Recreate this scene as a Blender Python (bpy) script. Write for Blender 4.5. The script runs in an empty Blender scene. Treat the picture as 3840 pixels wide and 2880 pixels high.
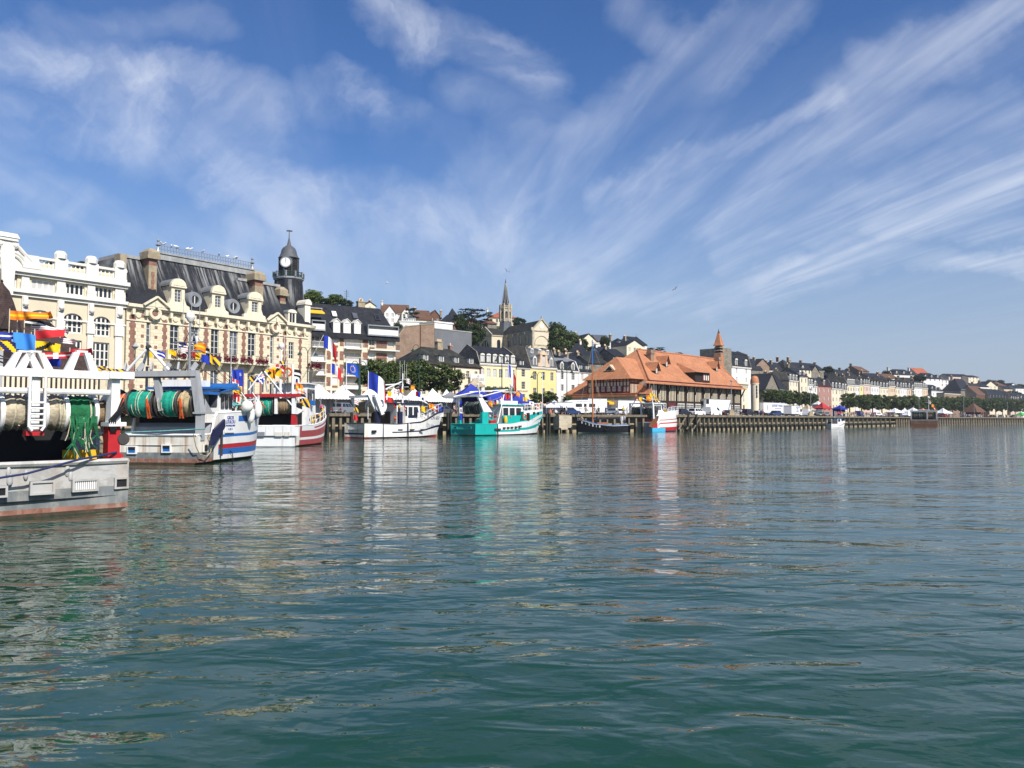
import bpy,bmesh,math,random
from mathutils import Vector,Matrix
rnd=random.Random(7)
C=bpy.context.scene.collection
SC=bpy.context.scene
FPX,W0,H0,HOR,EYE,GZ=2884.0,3840,2880,1572.0,2.4,3.05
PITCH=math.atan((HOR-H0/2)/FPX)
# --------- camera
cam=bpy.data.cameras.new('camera');cam.sensor_width=36;cam.lens=36*FPX/W0
cam.clip_start=0.1;cam.clip_end=6000
camo=bpy.data.objects.new('camera',cam);C.objects.link(camo)
camo.location=(0,0,EYE);camo.rotation_euler=(math.pi/2+PITCH,0,0)
SC.camera=camo
SC.view_settings.view_transform='Standard';SC.view_settings.look='None'
SC.view_settings.exposure=EXPOSURE=0.5;SC.view_settings.gamma=1
# --------- sun and sky
SUN_EL,SUN_H=math.radians(42),Vector((0.62,-0.78,0)).normalized()
sd=Vector((SUN_H.x*math.cos(SUN_EL),SUN_H.y*math.cos(SUN_EL),math.sin(SUN_EL)))
sl=bpy.data.lights.new('sun','SUN');sl.energy=4.4;sl.angle=math.radians(0.5);sl.color=(1,.965,.90)
so=bpy.data.objects.new('sun',sl);C.objects.link(so);so.rotation_euler=sd.to_track_quat('Z','Y').to_euler()
class NT:
 """small helper round a node tree"""
 def __init__(s,tree):s.t=tree;s.n=tree.nodes;s.l=tree.links
 def new(s,typ,**kw):
  n=s.n.new(typ)
  for k,v in kw.items():setattr(n,k,v)
  return n
 def put(s,sock,v):
  if isinstance(v,bpy.types.NodeSocket):s.l.new(v,sock)
  elif v is not None:sock.default_value=v
 def m(s,op,a,b=None,c=None,clamp=False):
  n=s.new('ShaderNodeMath',operation=op,use_clamp=clamp)
  s.put(n.inputs[0],a);s.put(n.inputs[1],b);s.put(n.inputs[2],c)
  return n.outputs[0]
 def vm(s,op,a,b=None,sc=None):
  n=s.new('ShaderNodeVectorMath',operation=op)
  s.put(n.inputs[0],a);s.put(n.inputs[1],b)
  if sc is not None:s.put(n.inputs['Scale'],sc)
  return n.outputs['Value']if op in('DOT_PRODUCT','LENGTH','DISTANCE')else n.outputs[0]
 def comb(s,x,y,z=0.0):
  n=s.new('ShaderNodeCombineXYZ');s.put(n.inputs[0],x);s.put(n.inputs[1],y);s.put(n.inputs[2],z);return n.outputs[0]
 def sep(s,v):
  n=s.new('ShaderNodeSeparateXYZ');s.put(n.inputs[0],v);return n.outputs
 def noise(s,vec,scale,detail=3,rough=.5,dist=0.0):
  n=s.new('ShaderNodeTexNoise');s.put(n.inputs['Vector'],vec);s.put(n.inputs['Scale'],scale)
  n.inputs['Detail'].default_value=detail;n.inputs['Roughness'].default_value=rough;n.inputs['Distortion'].default_value=dist
  return n.outputs
 def mix(s,f,a,b,blend='MIX'):
  n=s.new('ShaderNodeMix',data_type='RGBA',blend_type=blend)
  s.put(n.inputs[0],f);s.put(n.inputs[6],a);s.put(n.inputs[7],b);return n.outputs[2]
 def ramp(s,f,a,b,smooth=True):
  n=s.new('ShaderNodeMapRange',interpolation_type='SMOOTHSTEP' if smooth else 'LINEAR');n.clamp=True
  s.put(n.inputs[0],f);n.inputs[1].default_value=a;n.inputs[2].default_value=b;return n.outputs[0]
world=bpy.data.worlds.new('World');SC.world=world;world.use_nodes=True
def build_sky():
 k=NT(world.node_tree);k.n.clear()
 sky=k.new('ShaderNodeTexSky',sky_type='NISHITA');sky.sun_disc=False
 sky.sun_elevation=SUN_EL;sky.sun_rotation=math.atan2(SUN_H.x,SUN_H.y)
 sky.air_density=1.0;sky.dust_density=0.6;sky.ozone_density=3.0;sky.altitude=0
 hs=k.new('ShaderNodeHueSaturation');hs.inputs['Saturation'].default_value=1.27;hs.inputs['Hue'].default_value=.511
 k.l.new(sky.outputs[0],hs.inputs['Color'])
 d=k.new('ShaderNodeTexCoord').outputs['Generated']
 x,y,z=k.sep(d)
 ay=k.m('MAXIMUM',k.m('ABSOLUTE',y),.05)
 u=k.m('DIVIDE',x,ay);v=k.m('DIVIDE',z,ay)
 uv=k.comb(u,v)
 wn=k.noise(uv,3.0,7,.6)[1]
 wv=k.vm('SCALE',k.vm('SUBTRACT',wn,(.5,.5,.5)),None,.22)
 p=k.vm('MULTIPLY',k.vm('ADD',uv,wv),(1,1,0))
 zz=k.m('MAXIMUM',z,.03)
 cx=k.m('DIVIDE',x,zz);cy=k.m('DIVIDE',y,zz)
 lay=k.comb(k.m('ADD',cx,k.m('MULTIPLY',cy,.10)),k.m('MULTIPLY',cy,.12))
 fib=k.noise(lay,2.4,7,.55,.9)[0]
 fin=k.noise(k.comb(k.m('ADD',cx,k.m('MULTIPLY',cy,.16)),k.m('MULTIPLY',cy,.09)),8.0,6,.58,.8)[0]
 blob=k.noise(p,5.0,8,.62,1.0)[0]
 def stroke(x0,y0,x1,y1,w,inten):
  s=1.736/FPX
  ux,uy=(x0-1106)*s,(HOR/1.736-y0)*s
  vx,vy=(x1-1106)*s,(HOR/1.736-y1)*s
  dv=Vector((vx-ux,vy-uy,0));L2=dv.length_squared
  rel=k.vm('SUBTRACT',p,(ux,uy,0))
  t=k.m('MULTIPLY',k.vm('DOT_PRODUCT',rel,tuple(dv)),1/L2,clamp=True)
  near=k.vm('SCALE',tuple(dv),None,t)
  dist=k.m('MULTIPLY',k.vm('LENGTH',k.vm('SUBTRACT',rel,near)),1/(w*s))
  g=k.m('SUBTRACT',1.0,k.m('MULTIPLY',dist,dist),clamp=True)
  return k.m('MULTIPLY',k.m('POWER',g,1.3),inten)
 streaks=[(1130,430,1580,60,95,.62),(1580,60,1660,0,90,.55),(1300,440,1790,235,40,.85),(1790,235,2300,-60,85,.55),(1330,500,2212,190,70,.5),(1500,470,1900,430,50,.35),(1880,480,2300,320,110,.85),(1250,640,1750,575,55,.5),(1650,590,2300,560,45,.75),(1500,90,1360,-20,80,.5),(1850,120,2250,-20,60,.5),(1560,520,2250,480,40,.55),(1500,330,2250,40,170,.22),(1250,520,2250,300,150,.2),(1150,560,1500,300,120,.15)]
 tufts=[(-60,110,370,195,75,1.0),(370,180,560,250,70,.5),(-40,250,300,270,75,.6),(300,300,520,330,90,.4),(800,-20,900,70,85,.95),(960,30,1200,130,75,.75),(1010,200,1200,250,90,.35),(700,150,820,210,55,.6),(640,200,860,250,70,.4),(470,390,700,455,60,.8),(650,440,1110,480,75,.85),(560,520,1060,520,70,.45),(-40,340,280,480,60,.35),(700,620,1250,560,80,.38),(-40,500,80,480,30,.35),(1000,440,1130,300,90,.35),(100,60,420,60,60,.3),(-50,200,600,330,150,.14),(400,520,1250,600,120,.25),(880,300,1150,420,100,.12)]
 S=None
 for q in streaks:g=stroke(*q);S=g if S is None else k.m('ADD',S,k.m('MULTIPLY',g,k.m('SUBTRACT',1.0,S,clamp=True)))
 Tt=None
 for q in tufts:g=stroke(*q);Tt=g if Tt is None else k.m('ADD',Tt,k.m('MULTIPLY',g,k.m('SUBTRACT',1.0,Tt,clamp=True)))
 ds=k.m('MULTIPLY',S,k.m('ADD',.12,k.m('ADD',k.m('MULTIPLY',k.ramp(fib,.28,.74),.60),k.m('MULTIPLY',k.ramp(fin,.34,.72),.30))))
 dt=k.m('MULTIPLY',Tt,k.m('ADD',.06,k.m('ADD',k.m('MULTIPLY',k.ramp(blob,.34,.70),.72),k.m('MULTIPLY',k.ramp(fib,.3,.7),.32))))
 veil=k.m('MULTIPLY',k.ramp(fib,.45,.8),.10)
 den=k.m('ADD',k.m('ADD',ds,dt),veil,clamp=True)
 den=k.m('MULTIPLY',den,k.ramp(z,.0,.09))
 hz=k.m('MULTIPLY',k.ramp(z,.36,-.02),.80)
 c1=k.mix(hz,hs.outputs[0],(3.1,3.7,5.0,1))
 cc=k.mix(k.m('MULTIPLY',den,.54),c1,(7.6,7.9,8.6,1))
 bg=k.new('ShaderNodeBackground');k.l.new(cc,bg.inputs[0]);bg.inputs[1].default_value=0.09
 out=k.new('ShaderNodeOutputWorld');k.l.new(bg.outputs[0],out.inputs[0])
build_sky()
SC.cycles.max_bounces=6;SC.cycles.diffuse_bounces=2;SC.cycles.glossy_bounces=3;SC.cycles.transmission_bounces=2
SC.cycles.transparent_max_bounces=6;SC.cycles.caustics_reflective=False;SC.cycles.caustics_refractive=False
SC.cycles.sample_clamp_indirect=4
# --------- pixels to places
def ray(px,py):
 u,v=(px-W0/2)/FPX,(H0/2-py)/FPX
 c,s=math.cos(PITCH),math.sin(PITCH)
 return Vector((u,c-s*v,s+c*v))
def at(px,py,Y):
 d=ray(px,py);return Vector((0,0,EYE))+d*(Y/d.y)
def gx(px,Y):return at(px,HOR,Y).x
def onz(px,py,z):
 d=ray(px,py);return Vector((0,0,EYE))+d*((z-EYE)/d.z)
def proj(p):
 q=camo.matrix_basis.inverted()@Vector(p);return W0/2-FPX*q.x/q.z,H0/2+FPX*q.y/q.z
def loc(o,px,py,x=None,y=None,z=None):
 """where the line of sight meets the plane x|y|z = value of thing o, in its own coordinates"""
 mi=o.matrix_basis.inverted();a=mi@Vector((0,0,EYE));d=mi.to_3x3()@ray(px,py)
 for i,val in enumerate((x,y,z)):
  if val is not None:return a+d*((val-a[i])/d[i])
# --------- materials
SPEC={}
MATS={}
def spec(name,col,rough=.6,var=.12,scale=2.0,bump=0.0,metal=0.0,kind=None,**kw):
 SPEC[name]=dict(col=col,rough=rough,var=var,scale=scale,bump=bump,metal=metal,kind=kind,**kw)
def M(name):
 if name in MATS:return MATS[name]
 q=SPEC[name];m=bpy.data.materials.new(name);m.use_nodes=True;MATS[name]=m
 k=NT(m.node_tree);b=k.n['Principled BSDF']
 oc=k.new('ShaderNodeTexCoord').outputs['Object']
 col=tuple(q['col'])+(1,);r=q['rough'];height=None;base=col
 def sc(c,f):return tuple(max(0,min(1,ch*f))for ch in c[:3])+(1,)
 if q['kind']in('block','brick','tile','slate','plank'):
  x,y,z=k.sep(oc)
  vec=k.comb(k.m('ADD',x,y),k.m('MULTIPLY',z,q.get('zs',1.0)))
  if q['kind']=='plank':vec=k.comb(k.m('MULTIPLY',z,q.get('zs',1.0)),k.m('ADD',x,y))
  bt=k.new('ShaderNodeTexBrick');k.l.new(vec,bt.inputs['Vector'])
  bt.inputs['Scale'].default_value=1.0
  bt.inputs['Brick Width'].default_value=q.get('bw',.8);bt.inputs['Row Height'].default_value=q.get('bh',.35)
  bt.inputs['Mortar Size'].default_value=q.get('mo',.02);bt.inputs['Mortar Smooth'].default_value=.3
  bt.inputs['Color1'].default_value=sc(col,1-q['var']);bt.inputs['Color2'].default_value=sc(col,1+q['var'])
  bt.inputs['Mortar'].default_value=tuple(q.get('mc',sc(col,.6)[:3]))+(1,)
  base=bt.outputs['Color'];height=k.m('MULTIPLY',bt.outputs['Fac'],-1.0)
  n=k.noise(oc,q['scale'],5,.6)[0]
  base=k.mix(k.ramp(n,.35,.75),base,k.mix(1.0,base,sc((1,1,1),1-q['var']*1.4),'MULTIPLY'))
 elif q['kind']=='leaf':
  g=k.new('ShaderNodeNewGeometry').outputs['Random Per Island']
  n=k.noise(oc,q['scale'],2)[0]
  base=k.mix(g,sc(col,1-q['var']),sc((col[0]*1.35,col[1]*1.15,col[2]*.8),1+q['var']))
  base=k.mix(k.ramp(n,.35,.7),base,k.mix(1.0,base,(.62,.7,.7,1),'MULTIPLY'))
  b.inputs['Subsurface Weight'].default_value=0
 else:
  n=k.noise(oc,q['scale'],5,.62)[0]
  base=k.mix(k.ramp(n,.28,.72),sc(col,1-q['var']),sc(col,1+q['var']*.7))
  if q['bump']:height=k.noise(oc,q['scale']*4,4,.6)[0]
 if q.get('streak'):
  x,y,z=k.sep(oc)
  n=k.noise(k.comb(k.m('MULTIPLY',x,2.2),k.m('MULTIPLY',y,q.get('sy',2.2)),k.m('MULTIPLY',z,q.get('sz',.22))),q.get('ss',1.0),6,.65)[0]
  base=k.mix(k.m('MULTIPLY',k.m('MULTIPLY',k.ramp(n,q.get('s0',.5),q.get('s1',.70)),k.ramp(z,*q['zr'])if 'zr' in q else 1.0),q['streak']),base,tuple(q['scol'])+(1,))
 if q.get('patch'):
  n=k.noise(oc,q.get('ps',.8),6,.7,.6)[0]
  base=k.mix(k.m('MULTIPLY',k.ramp(n,q.get('p0',.52),q.get('p1',.62)),q['patch']),base,tuple(q['pcol'])+(1,))
 k.put(b.inputs['Base Color'],base)
 b.inputs['Roughness'].default_value=r;b.inputs['Metallic'].default_value=q['metal']
 b.inputs['Specular IOR Level'].default_value=q.get('specular',.35)
 if height is not None and(q['bump']or q['kind']):
  bn=k.new('ShaderNodeBump');bn.inputs['Strength'].default_value=q['bump']or.3;bn.inputs['Distance'].default_value=q.get('bd',.03)
  k.l.new(height,bn.inputs['Height']);k.l.new(bn.outputs[0],b.inputs['Normal'])
 return m
# --------- mesh builder
class MB:
 def __init__(s):s.v=[];s.f=[];s.mi=[];s.xf=None
 def add(s,vs,fs,m=0):
  o=len(s.v)
  s.v+=[tuple(s.xf@Vector(p))if s.xf else tuple(p)for p in vs]
  for f in fs:s.f.append([o+i for i in f]);s.mi.append(m)
  return s
 def poly(s,pts,m=0):return s.add(pts,[list(range(len(pts)))],m)
 def box(s,x0,x1,y0,y1,z0,z1,m=0,tx=0,ty=0):
  """tx, ty: how far the top is drawn in"""
  vs=[(x0,y0,z0),(x1,y0,z0),(x1,y1,z0),(x0,y1,z0),(x0+tx,y0+ty,z1),(x1-tx,y0+ty,z1),(x1-tx,y1-ty,z1),(x0+tx,y1-ty,z1)]
  return s.add(vs,[(3,2,1,0),(4,5,6,7),(0,1,5,4),(1,2,6,5),(2,3,7,6),(3,0,4,7)],m)
 def bar(s,a,b,w,h=None,m=0,up=(0,0,1)):
  a,b=Vector(a),Vector(b);h=h or w;d=(b-a).normalized();up=Vector(up)
  if abs(d.dot(up))>.98:up=Vector((1,0,0))if abs(d.x)<.9 else Vector((0,1,0))
  r=d.cross(up).normalized()*w/2;t=r.cross(d).normalized()*h/2
  vs=[a-r-t,a+r-t,a+r+t,a-r+t,b-r-t,b+r-t,b+r+t,b-r+t]
  return s.add(vs,[(0,1,2,3),(7,6,5,4),(0,4,5,1),(1,5,6,2),(2,6,7,3),(3,7,4,0)],m)
 def tube(s,pts,r,m=0,n=6,cap=True):
  pts=[Vector(p)for p in pts];rs=r if isinstance(r,(list,tuple))else[r]*len(pts)
  vs=[];fs=[];ref=None
  for i,p in enumerate(pts):
   d=(pts[min(i+1,len(pts)-1)]-pts[max(i-1,0)]).normalized()
   if ref is None:ref=Vector((0,0,1))if abs(d.z)<.9 else Vector((1,0,0))
   a=d.cross(ref).normalized();b=a.cross(d).normalized();ref=b if abs(b.dot(d))<.9 else ref
   for j in range(n):
    t=2*math.pi*j/n;vs.append(p+(a*math.cos(t)+b*math.sin(t))*rs[i])
  for i in range(len(pts)-1):
   for j in range(n):fs.append((i*n+j,(i+1)*n+j,(i+1)*n+(j+1)%n,i*n+(j+1)%n))
  if cap:fs.append(list(range(n)));fs.append([len(vs)-1-j for j in range(n)])
  return s.add(vs,fs,m)
 def lathe(s,prof,c=(0,0,0),n=12,m=0,axis='z',a0=0,a1=2*math.pi):
  vs=[];fs=[];full=abs(a1-a0-2*math.pi)<1e-6;cols=n if full else n+1
  for r,h in prof:
   for j in range(cols):
    t=a0+(a1-a0)*j/n;x,y=r*math.cos(t),r*math.sin(t)
    q={'z':(x,y,h),'x':(h,x,y),'y':(y,h,x)}[axis]
    vs.append((q[0]+c[0],q[1]+c[1],q[2]+c[2]))
  for i in range(len(prof)-1):
   for j in range(n):
    k=(j+1)%cols
    fs.append((i*cols+j,i*cols+k,(i+1)*cols+k,(i+1)*cols+j))
  return s.add(vs,fs,m)
 def ball(s,c,r,m=0,n=10,sq=(1,1,1)):
  vs=[];fs=[];h=max(4,n//2+1)
  for i in range(h+1):
   a=math.pi*i/h
   for j in range(n):
    t=2*math.pi*j/n;vs.append((c[0]+r*sq[0]*math.sin(a)*math.cos(t),c[1]+r*sq[1]*math.sin(a)*math.sin(t),c[2]+r*sq[2]*math.cos(a)))
  for i in range(h):
   for j in range(n):fs.append((i*n+j,(i+1)*n+j,(i+1)*n+(j+1)%n,i*n+(j+1)%n))
  return s.add(vs,fs,m)
 def ext(s,poly,axis,a,b,m=0):
  """polygon in the two other axes, pushed from a to b along axis"""
  def q(p,h):return{'x':(h,p[0],p[1]),'y':(p[0],h,p[1]),'z':(p[0],p[1],h)}[axis]
  n=len(poly);vs=[q(p,a)for p in poly]+[q(p,b)for p in poly]
  fs=[(i,(i+1)%n,n+(i+1)%n,n+i)for i in range(n)]+[list(range(n))[::-1],list(range(n,2*n))]
  return s.add(vs,fs,m)
 def build(s,name,mats,parent=None,smooth=False,label=None,fix=True):
  me=bpy.data.meshes.new(name);me.from_pydata(s.v,[],s.f)
  for m in([mats]if isinstance(mats,str)else mats):me.materials.append(M(m))
  if any(s.mi):me.polygons.foreach_set('material_index',s.mi)
  if fix:
   bm=bmesh.new();bm.from_mesh(me);bmesh.ops.recalc_face_normals(bm,faces=bm.faces);bm.to_mesh(me);bm.free()
  if smooth:
   me.polygons.foreach_set('use_smooth',[True]*len(me.polygons))
   me.set_sharp_from_angle(angle=math.radians(45 if smooth is True else smooth))
  me.update()
  o=bpy.data.objects.new(name,me);C.objects.link(o)
  if parent:o.parent=parent
  if label:o['label']=label
  return o
def tag(o,label,cat,group=None,kind=None):
 if label:o['label']=label
 if cat:o['category']=cat
 if group:o['group']=group
 if kind:o['kind']=kind
 return o
def thing(name,label,cat,p=(0,0,0),rot=0,group=None):
 o=bpy.data.objects.new(name,None);C.objects.link(o);o.empty_display_size=.5
 o.matrix_basis=Matrix.Translation(Vector(p))@Matrix.Rotation(rot,4,'Z')
 return tag(o,label,cat,group)
def dup(root,p,rot=0,label=None,scale=None,swap=None):
 """a copy of a thing, of its parts and their sub-parts"""
 def cp(o,par):
  c=o.copy();C.objects.link(c)
  if par:c.parent=par
  if swap and c.type=='MESH' and any(ms.material and ms.material.name in swap for ms in c.material_slots):
   key=(o.data.name,tuple(sorted(swap.items())))
   if key not in DUPM:
    d=o.data.copy()
    for i,mm in enumerate(d.materials):
     if mm.name in swap:d.materials[i]=M(swap[mm.name])
    DUPM[key]=d
   c.data=DUPM[key]
  for ch in list(o.children):
   if ch.name in SRC_CH.get(o.name,{ch.name}):cp(ch,c)
  return c
 r=cp(root,None)
 mtx=Matrix.Translation(Vector(p))@Matrix.Rotation(rot,4,'Z')
 if scale:mtx=mtx@Matrix.Diagonal((*scale,1))if not isinstance(scale,(int,float))else mtx@Matrix.Scale(scale,4)
 r.matrix_basis=mtx
 if label:r['label']=label
 return r
DUPM={};SRC_CH={}
# --------- material list
spec('cream_stucco',(.70,.61,.45),.85,.08,.6,.15,streak=.12,scol=(.45,.38,.26))
spec('white_stucco',(.72,.70,.66),.85,.05,.8,.1,streak=.15,scol=(.5,.47,.42))
spec('white_trim',(.69,.66,.59),.6,.05,1.5)
spec('ivory_trim',(.74,.68,.55),.8,.06,1.5,.15,streak=.1,scol=(.5,.42,.3))
spec('casino_wall',(.62,.54,.39),.85,.06,.5,.1)
spec('town_stone',(.69,.60,.43),.85,.07,.8,.3,kind='block',bw=1.5,bh=.48,mo=.035,mc=(.53,.44,.29),streak=.2,scol=(.42,.33,.2))
spec('carved_stone',(.70,.62,.46),.85,.12,2.5,.25,streak=.2,scol=(.4,.33,.22))
spec('red_brick',(.235,.10,.07),.85,.25,1.5,.2,kind='brick',bw=.24,bh=.085,mo=.012,mc=(.34,.22,.16))
spec('rust_brick',(.27,.175,.115),.9,.22,.7,.2,kind='brick',bw=.26,bh=.09,mo=.012,mc=(.34,.26,.2),streak=.3,scol=(.2,.13,.09))
spec('pink_brick',(.36,.17,.13),.85,.15,1.2,.2,kind='brick',bw=.24,bh=.09,mo=.012,mc=(.45,.3,.25))
spec('slate',(.022,.024,.030),.65,.25,1.1,.35,kind='slate',bw=.32,bh=.2,mo=.012,mc=(.010,.011,.013),zs=1.1,streak=.3,scol=(.07,.07,.07),specular=.2)
spec('slate_lichen',(.020,.022,.027),.65,.25,.9,.3,kind='slate',bw=.34,bh=.22,mo=.014,mc=(.02,.02,.024),zr=(16.0,21.0),specular=.2,streak=.75,scol=(.30,.30,.29),s0=.46,s1=.66,ss=1.0,sz=.14,sy=.10)
spec('slate_moss',(.035,.036,.032),.65,.3,.8,.3,kind='slate',bw=.34,bh=.22,mo=.014,mc=(.02,.02,.02),patch=.6,pcol=(.065,.06,.038),ps=.5,specular=.2)
spec('grey_slate',(.095,.10,.108),.6,.15,.8,.3,kind='slate',bw=.34,bh=.22,mo=.014,mc=(.08,.08,.09))
spec('zinc',(.27,.28,.29),.45,.12,1.2,metal=.3)
spec('lead_trim',(.30,.30,.29),.6,.2,1.0,streak=.4,scol=(.5,.48,.43))
spec('orange_tile',(.53,.225,.105),.8,.16,.45,.5,kind='tile',bw=.3,bh=.22,mo=.02,mc=(.27,.10,.05),streak=.25,scol=(.3,.12,.06),patch=.25,pcol=(.33,.15,.08),ps=.25)
spec('brown_tile',(.15,.075,.045),.85,.2,.8,.4,kind='tile',bw=.3,bh=.22,mo=.02,mc=(.07,.035,.02))
spec('red_tile',(.40,.12,.06),.8,.2,.8,.4,kind='tile',bw=.3,bh=.22,mo=.02,mc=(.2,.06,.03))
spec('dark_tile',(.06,.035,.03),.85,.25,1.2,.4,kind='tile',bw=.3,bh=.22,mo=.02,mc=(.025,.015,.012))
spec('yellow_wall',(.72,.60,.27),.85,.06,.6,.1,streak=.1,scol=(.5,.4,.2))
spec('pale_yellow',(.72,.63,.38),.85,.06,.6,.1,streak=.15,scol=(.5,.4,.25))
spec('peach_wall',(.62,.46,.31),.85,.08,.6,.1,streak=.15,scol=(.45,.3,.2))
spec('pink_wall',(.62,.46,.38),.85,.08,.6,.1)
spec('grey_render',(.155,.16,.17),.9,.12,.35,.1,streak=.3,scol=(.1,.1,.11))
spec('grey_stone',(.25,.22,.17),.9,.25,.8,.3,kind='block',bw=.55,bh=.25,mo=.02,mc=(.17,.15,.12),streak=.4,scol=(.12,.105,.08))
spec('church_stone',(.50,.43,.32),.9,.12,.6,.3,kind='block',bw=.7,bh=.35,mo=.02,mc=(.3,.25,.17),streak=.5,scol=(.2,.17,.12))
spec('church_cream',(.64,.55,.40),.9,.08,.6,.2,streak=.25,scol=(.35,.3,.2))
spec('chimney_stone',(.33,.27,.18),.9,.2,1.2,.3,streak=.5,scol=(.14,.11,.08))
spec('timber_red',(.12,.018,.018),.6,.15,2.0)
spec('timber_dark',(.030,.018,.014),.7,.2,2.0)
spec('timber_brown',(.13,.06,.03),.7,.2,2.0)
spec('glass_dark',(.018,.022,.03),.06,.4,.7,specular=.6)
spec('glass_blind',(.50,.49,.46),.25,.1,.9,specular=.5)
spec('glass_mid',(.09,.10,.12),.1,.4,.8,specular=.6)
spec('iron',(.03,.03,.032),.5,.1,3)
spec('lamp_green',(.02,.05,.035),.45,.1,3)
spec('awning_red',(.40,.03,.035),.8,.1,2)
spec('awning_yellow',(.75,.42,.02),.8,.08,2)
spec('awning_peach',(.70,.46,.28),.8,.08,2)
spec('tent_white',(.80,.80,.80),.7,.03,.7)
spec('tent_blue',(.02,.035,.30),.7,.12,1)
spec('tarp_brown',(.055,.036,.026),.9,.3,.8,.3)
spec('flower_magenta',(.22,.012,.06),.8,.5,8,kind='leaf')
spec('leaf_plane',(.050,.080,.020),.6,.6,.5,kind='leaf',specular=.3)
spec('leaf_dark',(.028,.048,.016),.65,.6,.35,kind='leaf',specular=.2)
spec('leaf_pine',(.016,.030,.016),.7,.45,.3,kind='leaf',specular=.15)
spec('leaf_light',(.085,.13,.03),.6,.4,.5,kind='leaf',specular=.3)
spec('bark',(.11,.09,.065),.9,.3,3,.4)
spec('grass',(.06,.085,.03),.95,.35,.08,.3,patch=.7,pcol=(.035,.05,.02),ps=.06)
spec('asphalt',(.11,.105,.10),.9,.15,.3,.2)
spec('quay_concrete',(.38,.30,.19),.9,.2,.5,.3,streak=.5,scol=(.13,.105,.07))
spec('quay_timber',(.20,.165,.115),.9,.3,1.2,.4,streak=.6,scol=(.075,.06,.045),s0=.42)
spec('wet_timber',(.028,.026,.020),.6,.4,1.5,.4,streak=.4,scol=(.05,.055,.03))
spec('rope_blue',(.02,.03,.10),.9,.2,6)
spec('rope_tan',(.42,.33,.19),.95,.25,5,.3)
spec('rope_pale',(.55,.50,.36),.95,.25,5,.3)
spec('rope_teal',(.15,.38,.36),.95,.2,5)
spec('net_beige',(.50,.43,.31),.95,.3,3.0,.8,streak=.6,scol=(.15,.12,.075),sz=6,ss=2.2,s0=.4)
spec('net_green',(.016,.14,.055),.95,.35,5,.9,patch=.5,pcol=(.008,.12,.04),ps=4)
spec('net_teal',(.012,.30,.20),.95,.3,5,.9,patch=.5,pcol=(.01,.17,.12),ps=4)
spec('net_dark',(.035,.06,.055),.95,.4,5,.9,patch=.5,pcol=(.09,.08,.05),ps=3)
spec('net_orange',(.60,.10,.02),.95,.3,6,.6)
spec('net_tan',(.30,.21,.12),.95,.3,5,.9,streak=.6,scol=(.12,.08,.04),sz=6,ss=2.2,s0=.4)
spec('hull_white',(.74,.72,.69),.4,.06,1.2,.05,streak=.45,scol=(.45,.30,.16),s0=.52,s1=.72,sz=.12,ss=.8)
spec('hull_worn',(.43,.42,.40),.5,.10,1.3,.12,streak=.6,scol=(.36,.30,.24),s0=.45,s1=.66,sz=.3,patch=.6,pcol=(.27,.26,.24),ps=1.4,p0=.5,p1=.58)
spec('hull_cream_rust',(.70,.66,.58),.5,.10,1.0,.1,streak=.8,scol=(.34,.17,.05),s0=.47,s1=.66,sz=.10,ss=.9)
spec('hull_grey',(.15,.163,.165),.6,.18,1.2,.15,streak=.6,scol=(.32,.31,.28),s0=.45,s1=.65,sz=.5,patch=.6,pcol=(.13,.135,.13),ps=2.2)
spec('boot_rust',(.26,.12,.085),.8,.3,2.0,.3,streak=.7,scol=(.36,.30,.24),s0=.5,sz=.6,patch=.6,pcol=(.13,.055,.03),ps=3)
spec('algae',(.045,.035,.022),.8,.4,2.5,.4,patch=.5,pcol=(.10,.045,.022),ps=3)
spec('paint_white',(.78,.77,.75),.4,.04,1.5,streak=.5,scol=(.42,.33,.24),s0=.52)
spec('paint_grey',(.36,.365,.37),.5,.1,1.5,streak=.4,scol=(.24,.2,.17))
spec('paint_red',(.42,.018,.022),.4,.12,2.0,streak=.3,scol=(.25,.03,.02))
spec('hull_red',(.36,.055,.055),.45,.15,1.2,streak=.3,scol=(.3,.12,.1))
spec('paint_blue',(.02,.13,.40),.4,.1,1.5)
spec('paint_sky',(.06,.40,.62),.5,.1,1.5)
spec('paint_navy',(.012,.014,.05),.4,.15,1.5)
spec('paint_black',(.010,.011,.014),.4,.2,1.5)
spec('paint_turq',(.01,.38,.34),.4,.08,1.2,streak=.25,scol=(.01,.25,.22),s0=.55)
spec('paint_yellow',(.75,.45,.04),.5,.08,2)
spec('varnish',(.40,.13,.04),.4,.15,2)
spec('dark_inside',(.012,.012,.013),.8,.4,1.2)  # near-black; also puts the shade inside boat shelters into the colour
spec('steel_dark',(.05,.045,.042),.55,.3,3,.2)
spec('rust',(.16,.06,.025),.9,.4,3,.4)
spec('galv',(.34,.35,.36),.45,.12,2.0,metal=.5,streak=.3,scol=(.22,.2,.18))
spec('fender_white',(.74,.72,.67),.5,.06,2)
spec('rubber',(.012,.012,.012),.8,.2,4)
for n_,c_ in(('flag_blue',(.015,.04,.36)),('flag_navy',(.012,.014,.08)),('flag_white',(.78,.77,.75)),('flag_red',(.50,.02,.025)),('flag_yellow',(.80,.48,.01)),('flag_orange',(.80,.20,.015)),('flag_sky',(.05,.25,.68)),('flag_black',(.012,.012,.014)),('flag_euro',(.01,.07,.42))):
 spec(n_,c_,.85,.10,3)
spec('car_silver',(.42,.43,.45),.3,.03,1,metal=.6);spec('car_white',(.78,.78,.78),.3,.02,1);spec('car_black',(.012,.012,.015),.2,.1,1,specular=.6)
spec('car_blue',(.02,.04,.12),.25,.1,1,specular=.6);spec('car_grey',(.12,.125,.135),.3,.05,1,metal=.4);spec('car_green',(.02,.06,.05),.3,.1,1,specular=.5)
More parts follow.
